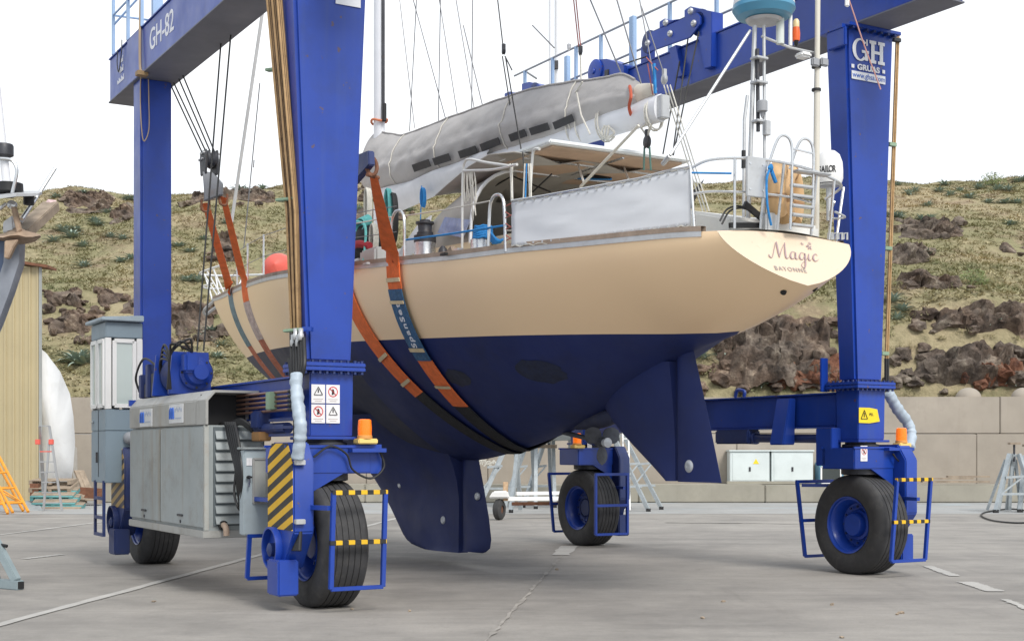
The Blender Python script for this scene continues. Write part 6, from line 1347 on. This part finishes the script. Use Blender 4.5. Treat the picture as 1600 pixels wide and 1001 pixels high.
MB().tube([SH + V((.05, .0, -.1)), (SH + V((.06, .0, -.1))).lerp(V((-2.0, 2.05, 4.0)), .33)], .018, 6).build('cover_strap', BLWEB, sr)
sling(3.25, -.75, SH + V((-.05, .9, -.2)), (2.9, 3.0, 5.4), .13, .33, (('webbing', -3, 2.0, ORANGE, .004), ('tape', 1.3, 1.35, TAPE, .02), ('tape', 1.74, 1.79, TAPE, .02), ('webbing', 2.0, 99, BLWEB, 0)), 'second aft sling strap, orange, mostly hidden behind the near column')
f1 = fX(321, 318, -2.92); f2 = fX(349, 308, -2.68)
sling(10.2, -.15, f1, (2.6, 8.6, 5.6), .1, .26, (('webbing', -9, -.05, ORANGE, .0), ('protective_sleeve', -.05, 1.05, mat('grey blue sleeve', (.14, .2, .22), .7, var=.25, vscale=10), .006), ('webbing', 1.05, 99, REDWEB, 0)), 'forward bow sling strap with grey blue sleeve, nearer the pulpit', un=(-.2, -.2, .95), w_mid=.13)
sling(8.1, -.1, f2, (2.6, 7.8, 5.6), .1, .32, (('webbing', -9, .3, ORANGE, .0), ('frayed_sleeve', .3, .95, mat('frayed pinkish sleeve', (.5, .4, .36), .9, var=.3, vscale=9, dirt=(.3, .13, .09), damt=.8, bump=.5, bscale=40), .008), ('webbing', .95, 99, REDWEB, 0)), 'bow sling strap with frayed pinkish sleeve, nearer the brown pipes', un=(-.6, -.8, .1), w_mid=.15)
for f_, l in ((f1, 0), (f2, 1)): MB().tube(spline([f_ + V((.06, 0, .05)), f_ + V((.05, .0, -.1)), f_ + V((-.05, 0, -.1)), f_ + V((-.06, 0, .05))], 5), .018, 8).build('shackle', RUST, [o for o in bpy.data.objects if o.name.startswith('hook_block')][0])

# ================================================================ THINGS AROUND THE YARD
mb = MB().tube(spline([fY(1316, -30, -2.6), fY(1330, 10, -2.6), fY(1350, 70, -2.6), fY(1368, 118, -2.6), fY(1376, 140, -2.6)], 5), .008, 6); mb.build('flag_halyard', mat('pink cord', (.55, .3, .27), .8), yacht)
MB().box((fY(1323, 2, -2.6).x - .02, -2.62, fY(1323, 2, -2.6).z - .06), (fY(1323, 2, -2.6).x + .03, -2.58, fY(1323, 2, -2.6).z + .3)).build('halyard_toggle', WHITE, yacht, bevel=.012)
# ---- corrugated shed
shed = thing('metal_shed', 'beige ribbed sheet metal shed with rusty roof edge at the left', 'shed')
sc = W(63, 800, 42); sx1 = sc.x; d0 = 42
for k in range(16):
    x1 = sx1 - .5 * k; x0 = x1 - .495; mb = MB()
    prof = [(0, 0), (.13, 0), (.15, -.045), (.2, -.045), (.22, 0), (.37, 0), (.39, -.045), (.44, -.045), (.46, 0), (.495, 0)]
    mb.grid([[V((x0 + a, d0 + b, z)) for a, b in prof] for z in (0.02, 7.3 + .0 * k)])
    mb.grid([[V((x0 + a, d0 + .02 + b, z)) for a, b in prof] for z in (0.02, 7.3)]); mb.build('sheet_panel', SHEDM, shed, smooth=False)
MB().add([(sx1, d0 + .01, .02), (sx1 * 48 / 42 - .3, 48, .02), (sx1 * 48 / 42 - .3, 48, 7.25), (sx1, d0 + .01, 7.25)], [(0, 1, 2, 3)]).build('side_wall', SHEDM, shed); MB().box((sx1 - .02, d0 - .07, .02), (sx1 + .07, d0 - .051, 7.28)).build('corner_trim', mat('grey trim', (.3, .31, .3), .5), shed)
for k in range(10): MB().prism([(sx1 + .28 - .42 * k, 7.28), (sx1 - .16 - .42 * k, 7.42), (sx1 - .16 - .42 * k, 7.36), (sx1 + .28 - .42 * k, 7.22)] if False else [(sx1 + .3 - .4 * k, 7.25 + .06 * k), (sx1 - .1 - .4 * k, 7.31 + .06 * k), (sx1 - .1 - .4 * k, 7.39 + .06 * k), (sx1 + .3 - .4 * k, 7.33 + .06 * k)], 'y', d0 - .25, d0 + .6).build('roof_sheet', RUST, shed)
# ---- tarpaulin covered boat
rows = []
for i, t in enumerate([k / 12 for k in range(13)]):
    y = 45.2 - 1.3 * 0 - 0 + .0; 
    r = []
    for j in range(15):
        a = math.pi * j / 14; z = 5.15 * math.sin(a) ** .55; x = -1.6 * math.cos(a) * (1 if math.sin(a) < .5 else 1)
        p = W(64, 700, 43.2); r.append(V((p.x - .6 + x * (1 - .02 * i), 42.6 + 3.0 * t - .25 * math.sin(math.pi * j / 14), max(.03, z * (1 - .25 * (1 - t) ** 3)) + .05 * noise.noise(V((j * .8, i * .8, 0))))))
    rows.append(r)
tag(MB().grid(rows).build('tarpaulin_cover', TARP, ang=180), 'white tarpaulin shelter bulging beside the metal shed', 'tarpaulin') if False else None
mb = MB(); P = []
pts = [(58, 770), (58, 640), (58, 560), (64, 542), (76, 552), (92, 580), (107, 615), (113, 650), (112, 690), (112, 730), (110, 752), (100, 762), (88, 775)]
rows = []
for i in range(14):
    t = i / 13; r = []
    for k, (px, py) in enumerate(spline([V((x, y, 0)) for x, y in pts], 3)) if False else enumerate(pts):
        p = W(px, py, 43.0); f_ = 1 - .35 * t * t
        r.append(V((p.x * (43 + 5 * t) / 43 - .5 * t + .05 * noise.noise(V((k * .9, t * 4, 1))), 43.0 + 5 * t + .35 * noise.noise(V((k * .7, 0, t * 3))) - .25 * math.sin(k * .6), max(.05, .05 + (p.z - .05) * (1 - .25 * t ** 3)))))
    rows.append(r)
front = [V((-15.6 + .0, 43.1, .06)) for _ in pts]
mb.grid(rows)
cen = W(84, 690, 42.85); mb.v.append(cen); ci = len(mb.v) - 1
for k in range(len(pts)): mb.f.append((k, (k + 1) % len(pts), ci))
tag(mb.build('tarpaulin_cover', TARP, ang=180), 'white tarpaulin shelter with rounded top beside the metal shed', 'tarpaulin')
tag(MB().slab([[W(112, 690, 43.4), W(120, 700, 43.6)], [W(112, 730, 43.4), W(121, 745, 43.6)], [W(117, 760, 43.4), W(124, 762, 43.6)]], (0, 1, 0), .03).build('hanging_canvas', CANV), 'loose tan canvas strip hanging right of the white tarpaulin', 'canvas')
# ---- A-frame step ladder
lad = thing('step_ladder', 'aluminium step ladder with red hinges before the white tarpaulin', 'ladder')
LD = 37.0
def LW(px, py, dd=0): p = W(px, py, LD + dd); return p
Al = mat('ladder aluminium', (.42, .43, .44), .4, .6, var=.08)
for a, b, dd in (((77, 665), (97, 802), 0), ((62, 665), (67, 770), .9), ((77, 690), (68, 806), -.3), ((62, 666), (70, 770), .9)):
    p, q = LW(*a), LW(*b, dd if b[1] < 790 else 0); q.z = max(.02, q.z) if b[1] < 790 else .02; MB().bar(p, q, .06, .035).build('stile', Al, lad)
MB().bar(LW(61, 665), LW(77, 665), .05, .03).build('rung', Al, lad)
for k in range(6):
    y = 705 + 16 * k; MB().bar(LW(62.5 + .9 * k, y), LW(81 + 2.1 * k, y), .05, .03).build('rung', RED if k == 0 else Al, lad)
for x in (59, 80): q = LW(x, 690); MB().box((q.x - .06, q.y - .05, q.z - .07), (q.x + .06, q.y + .05, q.z + .07)).build('hinge', RED, lad, bevel=.01)
# ---- pallets leaning in a stack, timber, rusty beams
pal0 = None
def pallet(px, py, d, tilt, label, m=TEALP):
    p = W(px, py, d); root = thing('pallet', label, 'pallet', group='weathered pallets by the ladder', loc=(p.x, p.y, p.z)); root.rotation_euler = (tilt, 0, random.uniform(-.1, .1))
    for k in range(6): MB().box((-.6, -.4 + .15 * k, .1), (.6, -.29 + .15 * k, .125)).build('board', WOODP if k % 3 else m, root)
    for x in (-.6, -.05, .5): MB().box((x, -.4, .0), (x + .1, .46, .098)).build('bearer', m, root)
    return root
pallet(94, 798, 38.5, .25, 'lowest weathered teal pallet behind the step ladder', TEALP); pallet(88, 786, 39.0, .3, 'second teal pallet up, leaning behind the step ladder'); pallet(86, 775, 39.4, .3, 'third pallet up behind the step ladder'); pallet(84, 764, 39.8, .2, 'grey top pallet behind the step ladder', WOODP); pallet(84, 755, 40.0, .05, 'small grey boards on top of the pallet stack', WOODP); pallet(128, 786, 41, 0, 'flat wooden pallet under the rusty beam', WOODP)
tag(MB().bar(W(114, 768, 42), W(160, 771, 42), .2, .32).build('steel_beam', RUST), 'rusty steel beam lying left of the driver cab', 'beam')
tag(MB().bar(W(55, 755, 39.5), W(55, 797, 39.5), .25, .2).build('steel_beam', RUST), 'short upright rusty beam beside the metal shed', 'beam')
tag(MB().bar(W(120, 735, 42.5), W(134, 768, 42.2), .2, .06).build('plank', WOODP), 'left weathered plank leaning at the block wall', 'plank'); tag(MB().bar(W(126, 735, 42.6), W(139, 765, 42.3), .2, .06).build('plank', WOODP), 'right weathered plank leaning at the block wall', 'plank')
tag(MB().slab([[W(40, 783, 39), W(58, 783, 40)], [W(38, 804, 36.5), W(68, 800, 37)]], (0, 0, 1), .03).build('metal_sheet', GALV), 'grey metal sheet lying at the foot of the shed', 'sheet')
rb = MB()
for k in range(16): c = W(110 + random.uniform(-6, 14), 778 + random.uniform(-6, 6), 40.5); rb.add([c + V((v.x * .22, v.y * .18, v.z * .12)) * random.uniform(.6, 1.2) for v in ICO2_V], ICO2_F)
o = rb.build('rubble', WOODP, smooth=False); o['kind'] = 'stuff'; o['label'] = 'heap of rags and rubble beside the pallets'
# ---- orange scaffold frames leaning against the shed
def scaffold(x0, dx, d, label):
    r = thing('scaffold_frame', label, 'scaffold frame', group='orange scaffold frames leaning on the shed')
    a0, a1 = W(x0, 808, d), W(x0 - dx, 712, d + 1.6); b0, b1 = W(x0 - 24, 812, d - .4), W(x0 - dx - 24, 715, d + 1.2)
    for p, q in ((a0, a1), (b0, b1)): p.z = .03; MB().tube([p, q], .04, 8).build('upright', YEL, r)
    for t in (.16, .42, .7, .97): MB().tube([a0.lerp(a1, t), b0.lerp(b1, t)], .026, 8).build('cross_tube', YEL, r)
    MB().tube([a0.lerp(a1, .16), b0.lerp(b1, .42)], .02, 8).build('brace', YEL, r)
scaffold(44, 46, 36, 'orange scaffold frame leaning farthest right against the shed'); scaffold(36, 46, 36.6, 'middle orange scaffold frame leaning against the shed'); scaffold(12, 40, 35, 'orange scaffold frame at the left edge, leaning lowest')
# ---- neighbouring yacht bow at the left edge
nb = thing('neighbour_yacht', 'dark blue yacht bow with rusty anchor cut off by the left edge', 'yacht')
ND = 15.6
HULLB = mat('slate blue hull paint', (.045, .075, .15), .3, var=.15, vscale=1.5, dirt=(.12, .14, .18), damt=.5, coat=.2); STEMM = mat('grey stem band', (.22, .24, .28), .4, var=.15, vscale=4)
stem = [(34, 378), (33, 412), (18, 458), (0, 506), (-60, 640), (-140, 740)]
rows = []
for px, py in stem:
    p = W(px, py, ND); rows.append([p + V((-2.6 * t, sg * (.06 + .55 * t ** .8 * (1.0 if True else 1)) , (.0) * t)) for sg, t in ((-1, 1), (-1, .7), (-1, .4), (-1, .15), (-1, 0), (1, 0), (1, .15), (1, .4), (1, .7), (1, 1))])
MB().grid(rows).build('hull', HULLB, nb, ang=50)
MB().grid([[p + V((0, -.09, 0)), p + V((.02, 0, 0)), p + V((0, .09, 0)), p + V((-.16, .13, 0)), p + V((-.16, -.13, 0))] for p in (W(px + 1, py, ND) for px, py in stem)], True).build('stem_band', STEMM, nb)
dk = [W(34, 378, ND) + V((-2.6 * t, 0, .0)) for t in (0, .5, 1)]
MB().grid([[p + V((0, -(.06 + .55 * t ** .8), .0)), p + V((0, (.06 + .55 * t ** .8), .0))] for p, t in zip(dk, (0, .5, 1))]).build('deck', WHITE, nb)
ANC = mat('weathered anchor', (.38, .28, .2), .75, .2, var=.25, vscale=9, dirt=(.25, .13, .08), damt=.6)
an = bpy.data.objects.new('anchor', None); C.objects.link(an); an.parent = nb
a = W(17, 325, ND - .15)
def AW(x, y, o=-.2): return W(x, y, ND + o)
mb = MB(); mb.prism([(AW(18, 322).x, AW(18, 322).z), (AW(26, 324).x, AW(26, 324).z), (AW(34, 360).x, AW(34, 360).z), (AW(28, 366).x, AW(28, 366).z)], 'y', ND - .24, ND - .17); mb.build('shank', ANC, an, bevel=.008)
mb = MB(); P = []
for x, y, w in ((-8, 370, 4), (4, 371, 6), (16, 368, 9), (28, 367, 14), (40, 370, 10), (52, 370, 7), (62, 368, 2)): P.append([AW(x, y - w, -.1), AW(x, y, -.3), AW(x, y + w, -.1)])
mb.slab(P, (0, 1, 0), .04); mb.build('fluke_arm', ANC, an, ang=50)
MB().prism([(AW(12, 378).x, AW(12, 378).z), (AW(34, 376).x, AW(34, 376).z), (AW(26, 388).x, AW(26, 388).z), (AW(18, 406).x, AW(18, 406).z), (AW(11, 405).x, AW(11, 405).z)], 'y', ND - .3, ND - .22).build('crown_plate', ANC, an, bevel=.01)
MB().lathe([(0, -.04), (.05, -.03), (.05, .03), (0, .04)], AW(19, 320, -.2), (0, 1, 0), 12).build('swivel', STEEL, an)
MB().prism([(AW(0, 345).x, AW(0, 345).z), (AW(15, 334).x, AW(15, 334).z), (AW(17, 358).x, AW(17, 358).z), (AW(0, 362).x, AW(0, 362).z)], 'y', ND - .12, ND + .1).build('roller_cheek', ALU, nb, bevel=.01)
MB().bar(AW(30, 368, .1), AW(80, 322, 1.2), .2, .12).build('bowsprit_plank', WOODP, nb, bevel=.01); q = AW(79, 322, 1.2); MB().lathe([(0, -.09), (.07, -.05), (.08, .04), (0, .1)], q, (.5, 0, .5), 12).build('plank_end_wrap', mat('pinkish rag', (.6, .45, .45), .9, var=.2, vscale=12), nb)
PR = STEEL
MB().tube([AW(32, 348, .3), AW(86, 263, .8)], .022, 8).build('pulpit_leg', PR, nb); MB().tube([AW(34, 342, -.2), AW(56, 310, .2)], .022, 8).build('pulpit_leg', PR, nb); MB().tube(spline([AW(-10, 248, -.3), AW(12, 249, -.3), AW(22, 254, -.3), AW(26, 270, -.3), AW(19, 302, -.3)], 6), .02, 8).build('pulpit_hoop', PR, nb)
MB().grid([[AW(-10, 305, -.4), AW(-10, 318, -.4)], [AW(20, 302, -.4), AW(20, 310, -.4)], [AW(50, 302, -.2), AW(58, 304, -.1)], [AW(62, 303, .1), AW(65, 303, .1)]]).build('pulpit_platform', ALU, nb) if False else MB().slab([[AW(-14, 312, -.5), AW(-14, 306, .4)], [AW(25, 307, -.5), AW(28, 302, .4)], [AW(60, 306, -.3), AW(60, 302, .3)], [AW(66, 304, 0), AW(66, 303, .1)]], (0, 0, 1), .03).build('pulpit_platform', ALU, nb)
q = AW(14, 295, 0); MB().lathe([(.05, -.1), (.16, -.04), (.155, .06), (.145, .06), (.1, .0), (0, 0)], q, (0, 0, 1), 24).build('bell_horn', BLACK, nb); q = AW(45, 313, -.1); MB().lathe([(.0, -.06), (.06, -.05), (.06, .05), (0, .06)], q, (0, 0, 1), 16).build('navigation_light', BLACK, nb)
MB().tube([AW(-8, 120, .3), AW(4, 230, .3), AW(12, 300, .3)], .05, 10).build('furled_headsail', WPAINT, nb); MB().lathe([(.03, -.1), (.11, -.06), (.11, .05), (.1, .07), (0, .07)], AW(6, 235, .25), (0, 0, 1), 20).build('furler_drum', DARK, nb)
MB().tube([AW(-5, 330, -.3), AW(10, 318, -.3)], .02, 8).build('rail', PR, nb)
# ---- galvanised boat stands
def prop_stand(root, p, h, lean, m=GALV, w=.9):
    for sx in (-1, 1):
        a = p + V((sx * w / 2, -.35, .05)); b = p + V((sx * .12 + lean, .1, h)); MB().bar(a, b, .1).build('leg', m, root)
        MB().box((a.x - .06, a.y - .06, 0.006), (a.x + .06, a.y + .06, .09)).build('rubber_foot', BLACK, root)
    a = p + V((lean * 1.3, .7, .05)); MB().bar(a, p + V((lean, .1, h)), .1).build('leg', m, root)
    MB().bar(p + V((-w * .33, -.22, h * .32)), p + V((w * .33, -.22, h * .32)), .06).build('crosspiece', m, root); MB().bar(p + V((-w * .2, -.14, h * .6)), p + V((w * .25, -.14, h * .62)), .06).build('crosspiece', m, root)
    MB().bar(p + V((-w * .33, -.22, h * .32)), p + V((w * .2, -.14, h * .6)), .04).build('brace', m, root)
    MB().tube([p + V((lean, .1, h - .2)), p + V((lean, .1, h + .25))], .03, 8).build('screw', DARK, root); MB().box((p.x + lean - .14, p.y, h + .25), (p.x + lean + .14, p.y + .2, h + .31)).build('pad', WOODP, root)
for px, py, h, ln, l in ((772, 800, 2.0, .55, 'leftmost galvanised boat stand behind the keel'), (812, 794, 1.95, .35, 'second galvanised boat stand, behind the trailer'), (842, 792, 1.95, .3, 'third boat stand, just left of the far starboard wheel'), (985, 798, 2.1, -.6, 'boat stand leaning left, right of the far starboard wheel'), (1006, 795, 2.1, -.7, 'farthest right boat stand under the white hull')):
    p = G(px, py); prop_stand(thing('boat_stand', l, 'boat stand', group='galvanised boat stands in the yard'), V((p.x, p.y, 0)), h, ln)
p = G(1578, 800); r = thing('boat_stand', 'folded galvanised tripod stand by the wall at the right edge', 'boat stand', group='galvanised boat stands in the yard'); prop_stand(r, V((p.x + .05, p.y, 0)), 1.55, .1, w=1.1); prop_stand(r, V((p.x + .75, p.y + .3, 0)), 1.5, -.1, w=1.0)
for sx in (-.5, -.2, .1, .4): MB().bar(V((p.x + sx, p.y + .3, .05)), V((p.x + .1 + sx * .3, p.y + .2, 1.4)), .07).build('bundle_tube', GALV, r)
p = G(20, 922); r = thing('boat_stand', 'grey square tube stand foot at the lower left edge', 'boat stand', group='galvanised boat stands in the yard')
SQ = mat('grey stand paint', (.26, .32, .34), .5, var=.12, vscale=5)
e = G(32, 921); MB().bar(V((e.x, e.y, .055)), V((e.x - .75, e.y + .5, .055)), .11).build('foot_tube', SQ, r, bevel=.01); MB().bar(V((e.x, e.y - .002, .055)) + V((.0, -.0, 0)), V((e.x + .004, e.y - .006, .055)), .085).build('tube_mouth', BLACK, r)
MB().bar(V((e.x - .06, e.y + .04, .1)), V((e.x - .75, e.y + .3, 1.2)), .09).build('leg', SQ, r, bevel=.008); MB().bar(V((e.x - .36, e.y + .24, .1)), V((e.x - .6, e.y + .3, .6)), .07).build('leg', SQ, r, bevel=.008); MB().tube([V((e.x - .5, e.y + .2, .55)), V((e.x - .2, e.y + .12, .5))], .02, 8).build('pin', BLACK, r)
# ---- hull of a boat standing behind, seen under the yacht; its mast
hb = thing('boat_on_stands', 'pale grey boat hull standing on props behind the yacht', 'boat')
PH = mat('pale grey hull', (.42, .45, .45), .4, var=.08, vscale=1, dirt=(.3, .32, .31), damt=.5); rows = []
for i in range(17):
    t = -1 + 2 * i / 16; x = 1.3 + 2.7 * t; bw = 1.6 * (1 - abs(t) ** 2.4); zc = 1.92 + .7 * abs(t) ** 2.2; r_ = []
    for k in range(13):
        a = math.pi * k / 12; r_.append(V((x, 38.8 - bw * math.cos(a), zc + 1.7 * (1 - math.sin(a) ** .8) * (1) + .0)))
    rows.append(r_)
MB().grid(rows).build('hull', PH, hb, ang=60)
MB().box((1.6, 38.7, 1.55), (2.6, 38.9, 2.0)).build('keel', PH, hb, bevel=.05)
for px, r_ in ((861, .07), (872, .09)): p = W(px, 400, 38.8); MB().tube([V((p.x, 38.8 + (.4 if px > 865 else 0), 3.4)), V((p.x, 38.8 + (.4 if px > 865 else 0), 17))], r_, 10).build('mast', WPAINT, hb)
q = W(869, 100, 39); MB().box((q.x - .06, 39, q.z - .12), (q.x + .06, 39.2, q.z + .1)).build('radar_bracket', DARK, hb)
rd_ = thing('boat_ladder', 'white ladder against the pale hull right of the far wheel', 'ladder')
for px in (973, 982): MB().bar(W(px, 672, 37.4), V((W(px + 2, 780, 37).x, 36.9, .03)), .04).build('stile', WHITE, rd_)
for y in (685, 705, 725, 745, 765): MB().bar(W(973, y, 37.2), W(983, y, 37.2), .03).build('rung', WHITE, rd_)
# ---- small trailer
tr = thing('launching_trailer', 'small white trailer with a black wheel under the yacht keel', 'trailer')
p = G(780, 812); ty = p.y
MB().lathe([(.1, -.09), (.2, -.09), (.24, -.06), (.25, 0), (.24, .06), (.2, .09), (.1, .09)], (p.x, ty, .25), (.9, -.35, 0), 24, True).build('tyre', RUB, tr); MB().lathe([(0, -.06), (.11, -.06), (.11, .06), (0, .06)], (p.x, ty, .25), (.9, -.35, 0), 16).build('rim', RUST, tr)
MB().prism([(p.x - .25, .52), (p.x - .15, .68), (p.x + .2, .7), (p.x + .25, .52)], 'y', ty - .15, ty + .15).build('mudguard', WHITE, tr, bevel=.03)
MB().bar((p.x + .1, ty, .5), (p.x + 2.1, ty + .9, .48), .14, .1).build('axle_beam', WHITE, tr, bevel=.01); MB().bar((p.x + .15, ty, .45), (p.x + .15, ty + .0, .9), .12).build('upright', mat('rusty cream paint', (.5, .35, .22), .7, var=.3, vscale=8), tr, bevel=.01); MB().bar((p.x + .3, ty + .6, .36), (p.x + 2.3, ty + 1.1, .36), .08).build('frame_rail', RUST, tr)
MB().bar((p.x + .4, ty + .2, .62), (p.x + 1.9, ty + .8, .62), .08).build('frame_rail', WHITE, tr); MB().box((p.x + 1.7, ty + .6, .5), (p.x + 2.0, ty + .9, .78)).build('winch_stand', RUST, tr, bevel=.02)
for k in range(5): a = W(762 + 14 * k, 690 + 4 * (k % 2), 37.5); b = W(776 + 14 * k, 688 + 5 * ((k + 1) % 2), 37.5); MB().tube([a, b], .04, 6).build('cable_tray', DARK, hb)
tag(MB().bar(W(810, 697, 39), W(870, 697, 39), .3, .1).build('timber_beam', WOODP), 'brown timber resting across the props behind the yacht', 'timber')
# ---- cabinets at the wall
CW = mat('white cabinet', (.62, .68, .68), .45, var=.05, vscale=1.5, dirt=(.5, .55, .54), damt=.4)
for x0, x1, l in ((1140, 1202, 'left white electrical cabinet standing on the ledge'), (1205, 1270, 'right white electrical cabinet standing on the ledge')):
    a, b = W(x0, 752, 44.3), W(x1, 705, 44.3); r = thing('electrical_cabinet', l, 'cabinet', group='white cabinets on the ledge'); MB().box((a.x, 44.25, .565), (b.x, 44.85, b.z)).build('body', CW, r, bevel=.015); MB().box((a.x - .03, 44.2, b.z + .001), (b.x + .03, 44.86, b.z + .05)).build('lid', CW, r, bevel=.008)
    MB().box((a.x + .08, 44.235, .68), (b.x - .08, 44.252, b.z - .06)).build('door', CW, r, bevel=.006); c = (a.x + b.x) / 2; MB().box((c - .03, 44.215, .98), (c + .03, 44.236, 1.12)).build('handle', DARK, r)
    if x0 == 1140: MB().prism([(c + .2 - .1, 1.22), (c + .2 + .1, 1.22), (c + .2, 1.39)], 'y', 44.228, 44.234).build('warning_triangle', YSTICK, r)
MB_ = MB().box((W(1136, 750, 44).x, 44.0, .562), (W(1274, 750, 44).x, 44.23, .66)); tag(MB_.build('cabinet_plinth', CONCD, bevel=.01), 'narrow concrete plinth in front of the white cabinets', 'plinth')
bb = thing('blue_cabinet', 'light blue cabinet with white framed opening beside the wall', 'cabinet'); a, b = W(1279, 752, 44.3), W(1317, 722, 44.3); BC = mat('light blue cabinet', (.13, .3, .42), .5, var=.1)
MB().box((a.x, 44.2, .565), (b.x, 44.85, b.z)).build('body', BC, bb, bevel=.015); mb = MB(); x0, x1, z0, z1 = a.x + .06, b.x - .1, .6, 1.12
for p_, q_ in (((x0, 44.18, z0), (x1, 44.18, z0)), ((x1, 44.18, z0), (x1, 44.18, z1)), ((x1, 44.18, z1), (x0, 44.18, z1)), ((x0, 44.18, z1), (x0, 44.18, z0))): mb.bar(p_, q_, .05)
mb.build('opening_frame', WHITE, bb); MB().box((x0, 44.185, z0), (x1, 44.198, z1)).build('dark_opening', mat('dark recess', (.04, .05, .05), .7), bb)
# planks and hose on the ledge, cable on the ground
for k, (x0, x1, y) in enumerate(((1420, 1520, 747), (1440, 1545, 752), (1480, 1545, 744))): tag(MB().bar(W(x0, y, 43.6), W(x1, y, 43.6), .2, .05).build('plank', WOODP), ('long thin board on the ledge left of the folded stand', 'second board on the ledge, just below the long one', 'short grey board on the ledge nearest the folded stand')[k], 'plank')
tag(MB().tube(spline([V((*G(x, y).xy, .025)) for x, y in ((1612, 800), (1580, 796), (1545, 800), (1533, 806), (1550, 814), (1585, 818), (1612, 817))], 6), .02, 6).build('cable', BLACK), 'black cable looping on the ground at the right edge', 'cable')
mb = MB()
for k in range(9): mb.tube(spline([W(745 + 4 * k + random.uniform(-3, 3), 722 + random.uniform(-4, 6), 43.5) for _ in range(5)], 4), .02, 5)
o = mb.build('rope_heap', ROPEW); tag(o, 'tangled pale ropes heaped on the ledge behind the trim tab', 'rope')
# small stones and leaves on the concrete
mb = MB()
for px, py in ((1098, 966), (1315, 996), (1402, 960), (1408, 958), (550, 952), (870, 890), (1300, 945), (640, 955), (240, 940), (1130, 940)):
    p = G(px, py); add_rock(mb, p + V((0, 0, .01)), .02)
o = mb.build('grit', WOODP); o['kind'] = 'stuff'; o['label'] = 'scattered grit and leaves on the concrete'

# ---------------------------------------------------------------- origins at each thing's base
bpy.context.view_layer.update()
for o in [o for o in SC.objects if o.parent is None and o.matrix_world == LIFT or (o.parent is None and o.type == 'EMPTY' and o.location.length == 0)]:
    meshes = [c for c in o.children_recursive if c.type == 'MESH'] + ([o] if o.type == 'MESH' else [])
    if not meshes: continue
    inv = o.matrix_world.inverted(); lo = V((1e9,) * 3); hi = V((-1e9,) * 3)
    for m in meshes:
        for c in m.bound_box:
            q = inv @ (m.matrix_world @ V(c))
            for i in range(3): lo[i] = min(lo[i], q[i]); hi[i] = max(hi[i], q[i])
    c = V(((lo.x + hi.x) / 2, (lo.y + hi.y) / 2, lo.z))
    if o.type == 'MESH': o.data.transform(Matrix.Translation(-c))
    for ch in o.children: ch.location = ch.location - c
    o.location = o.matrix_world @ c
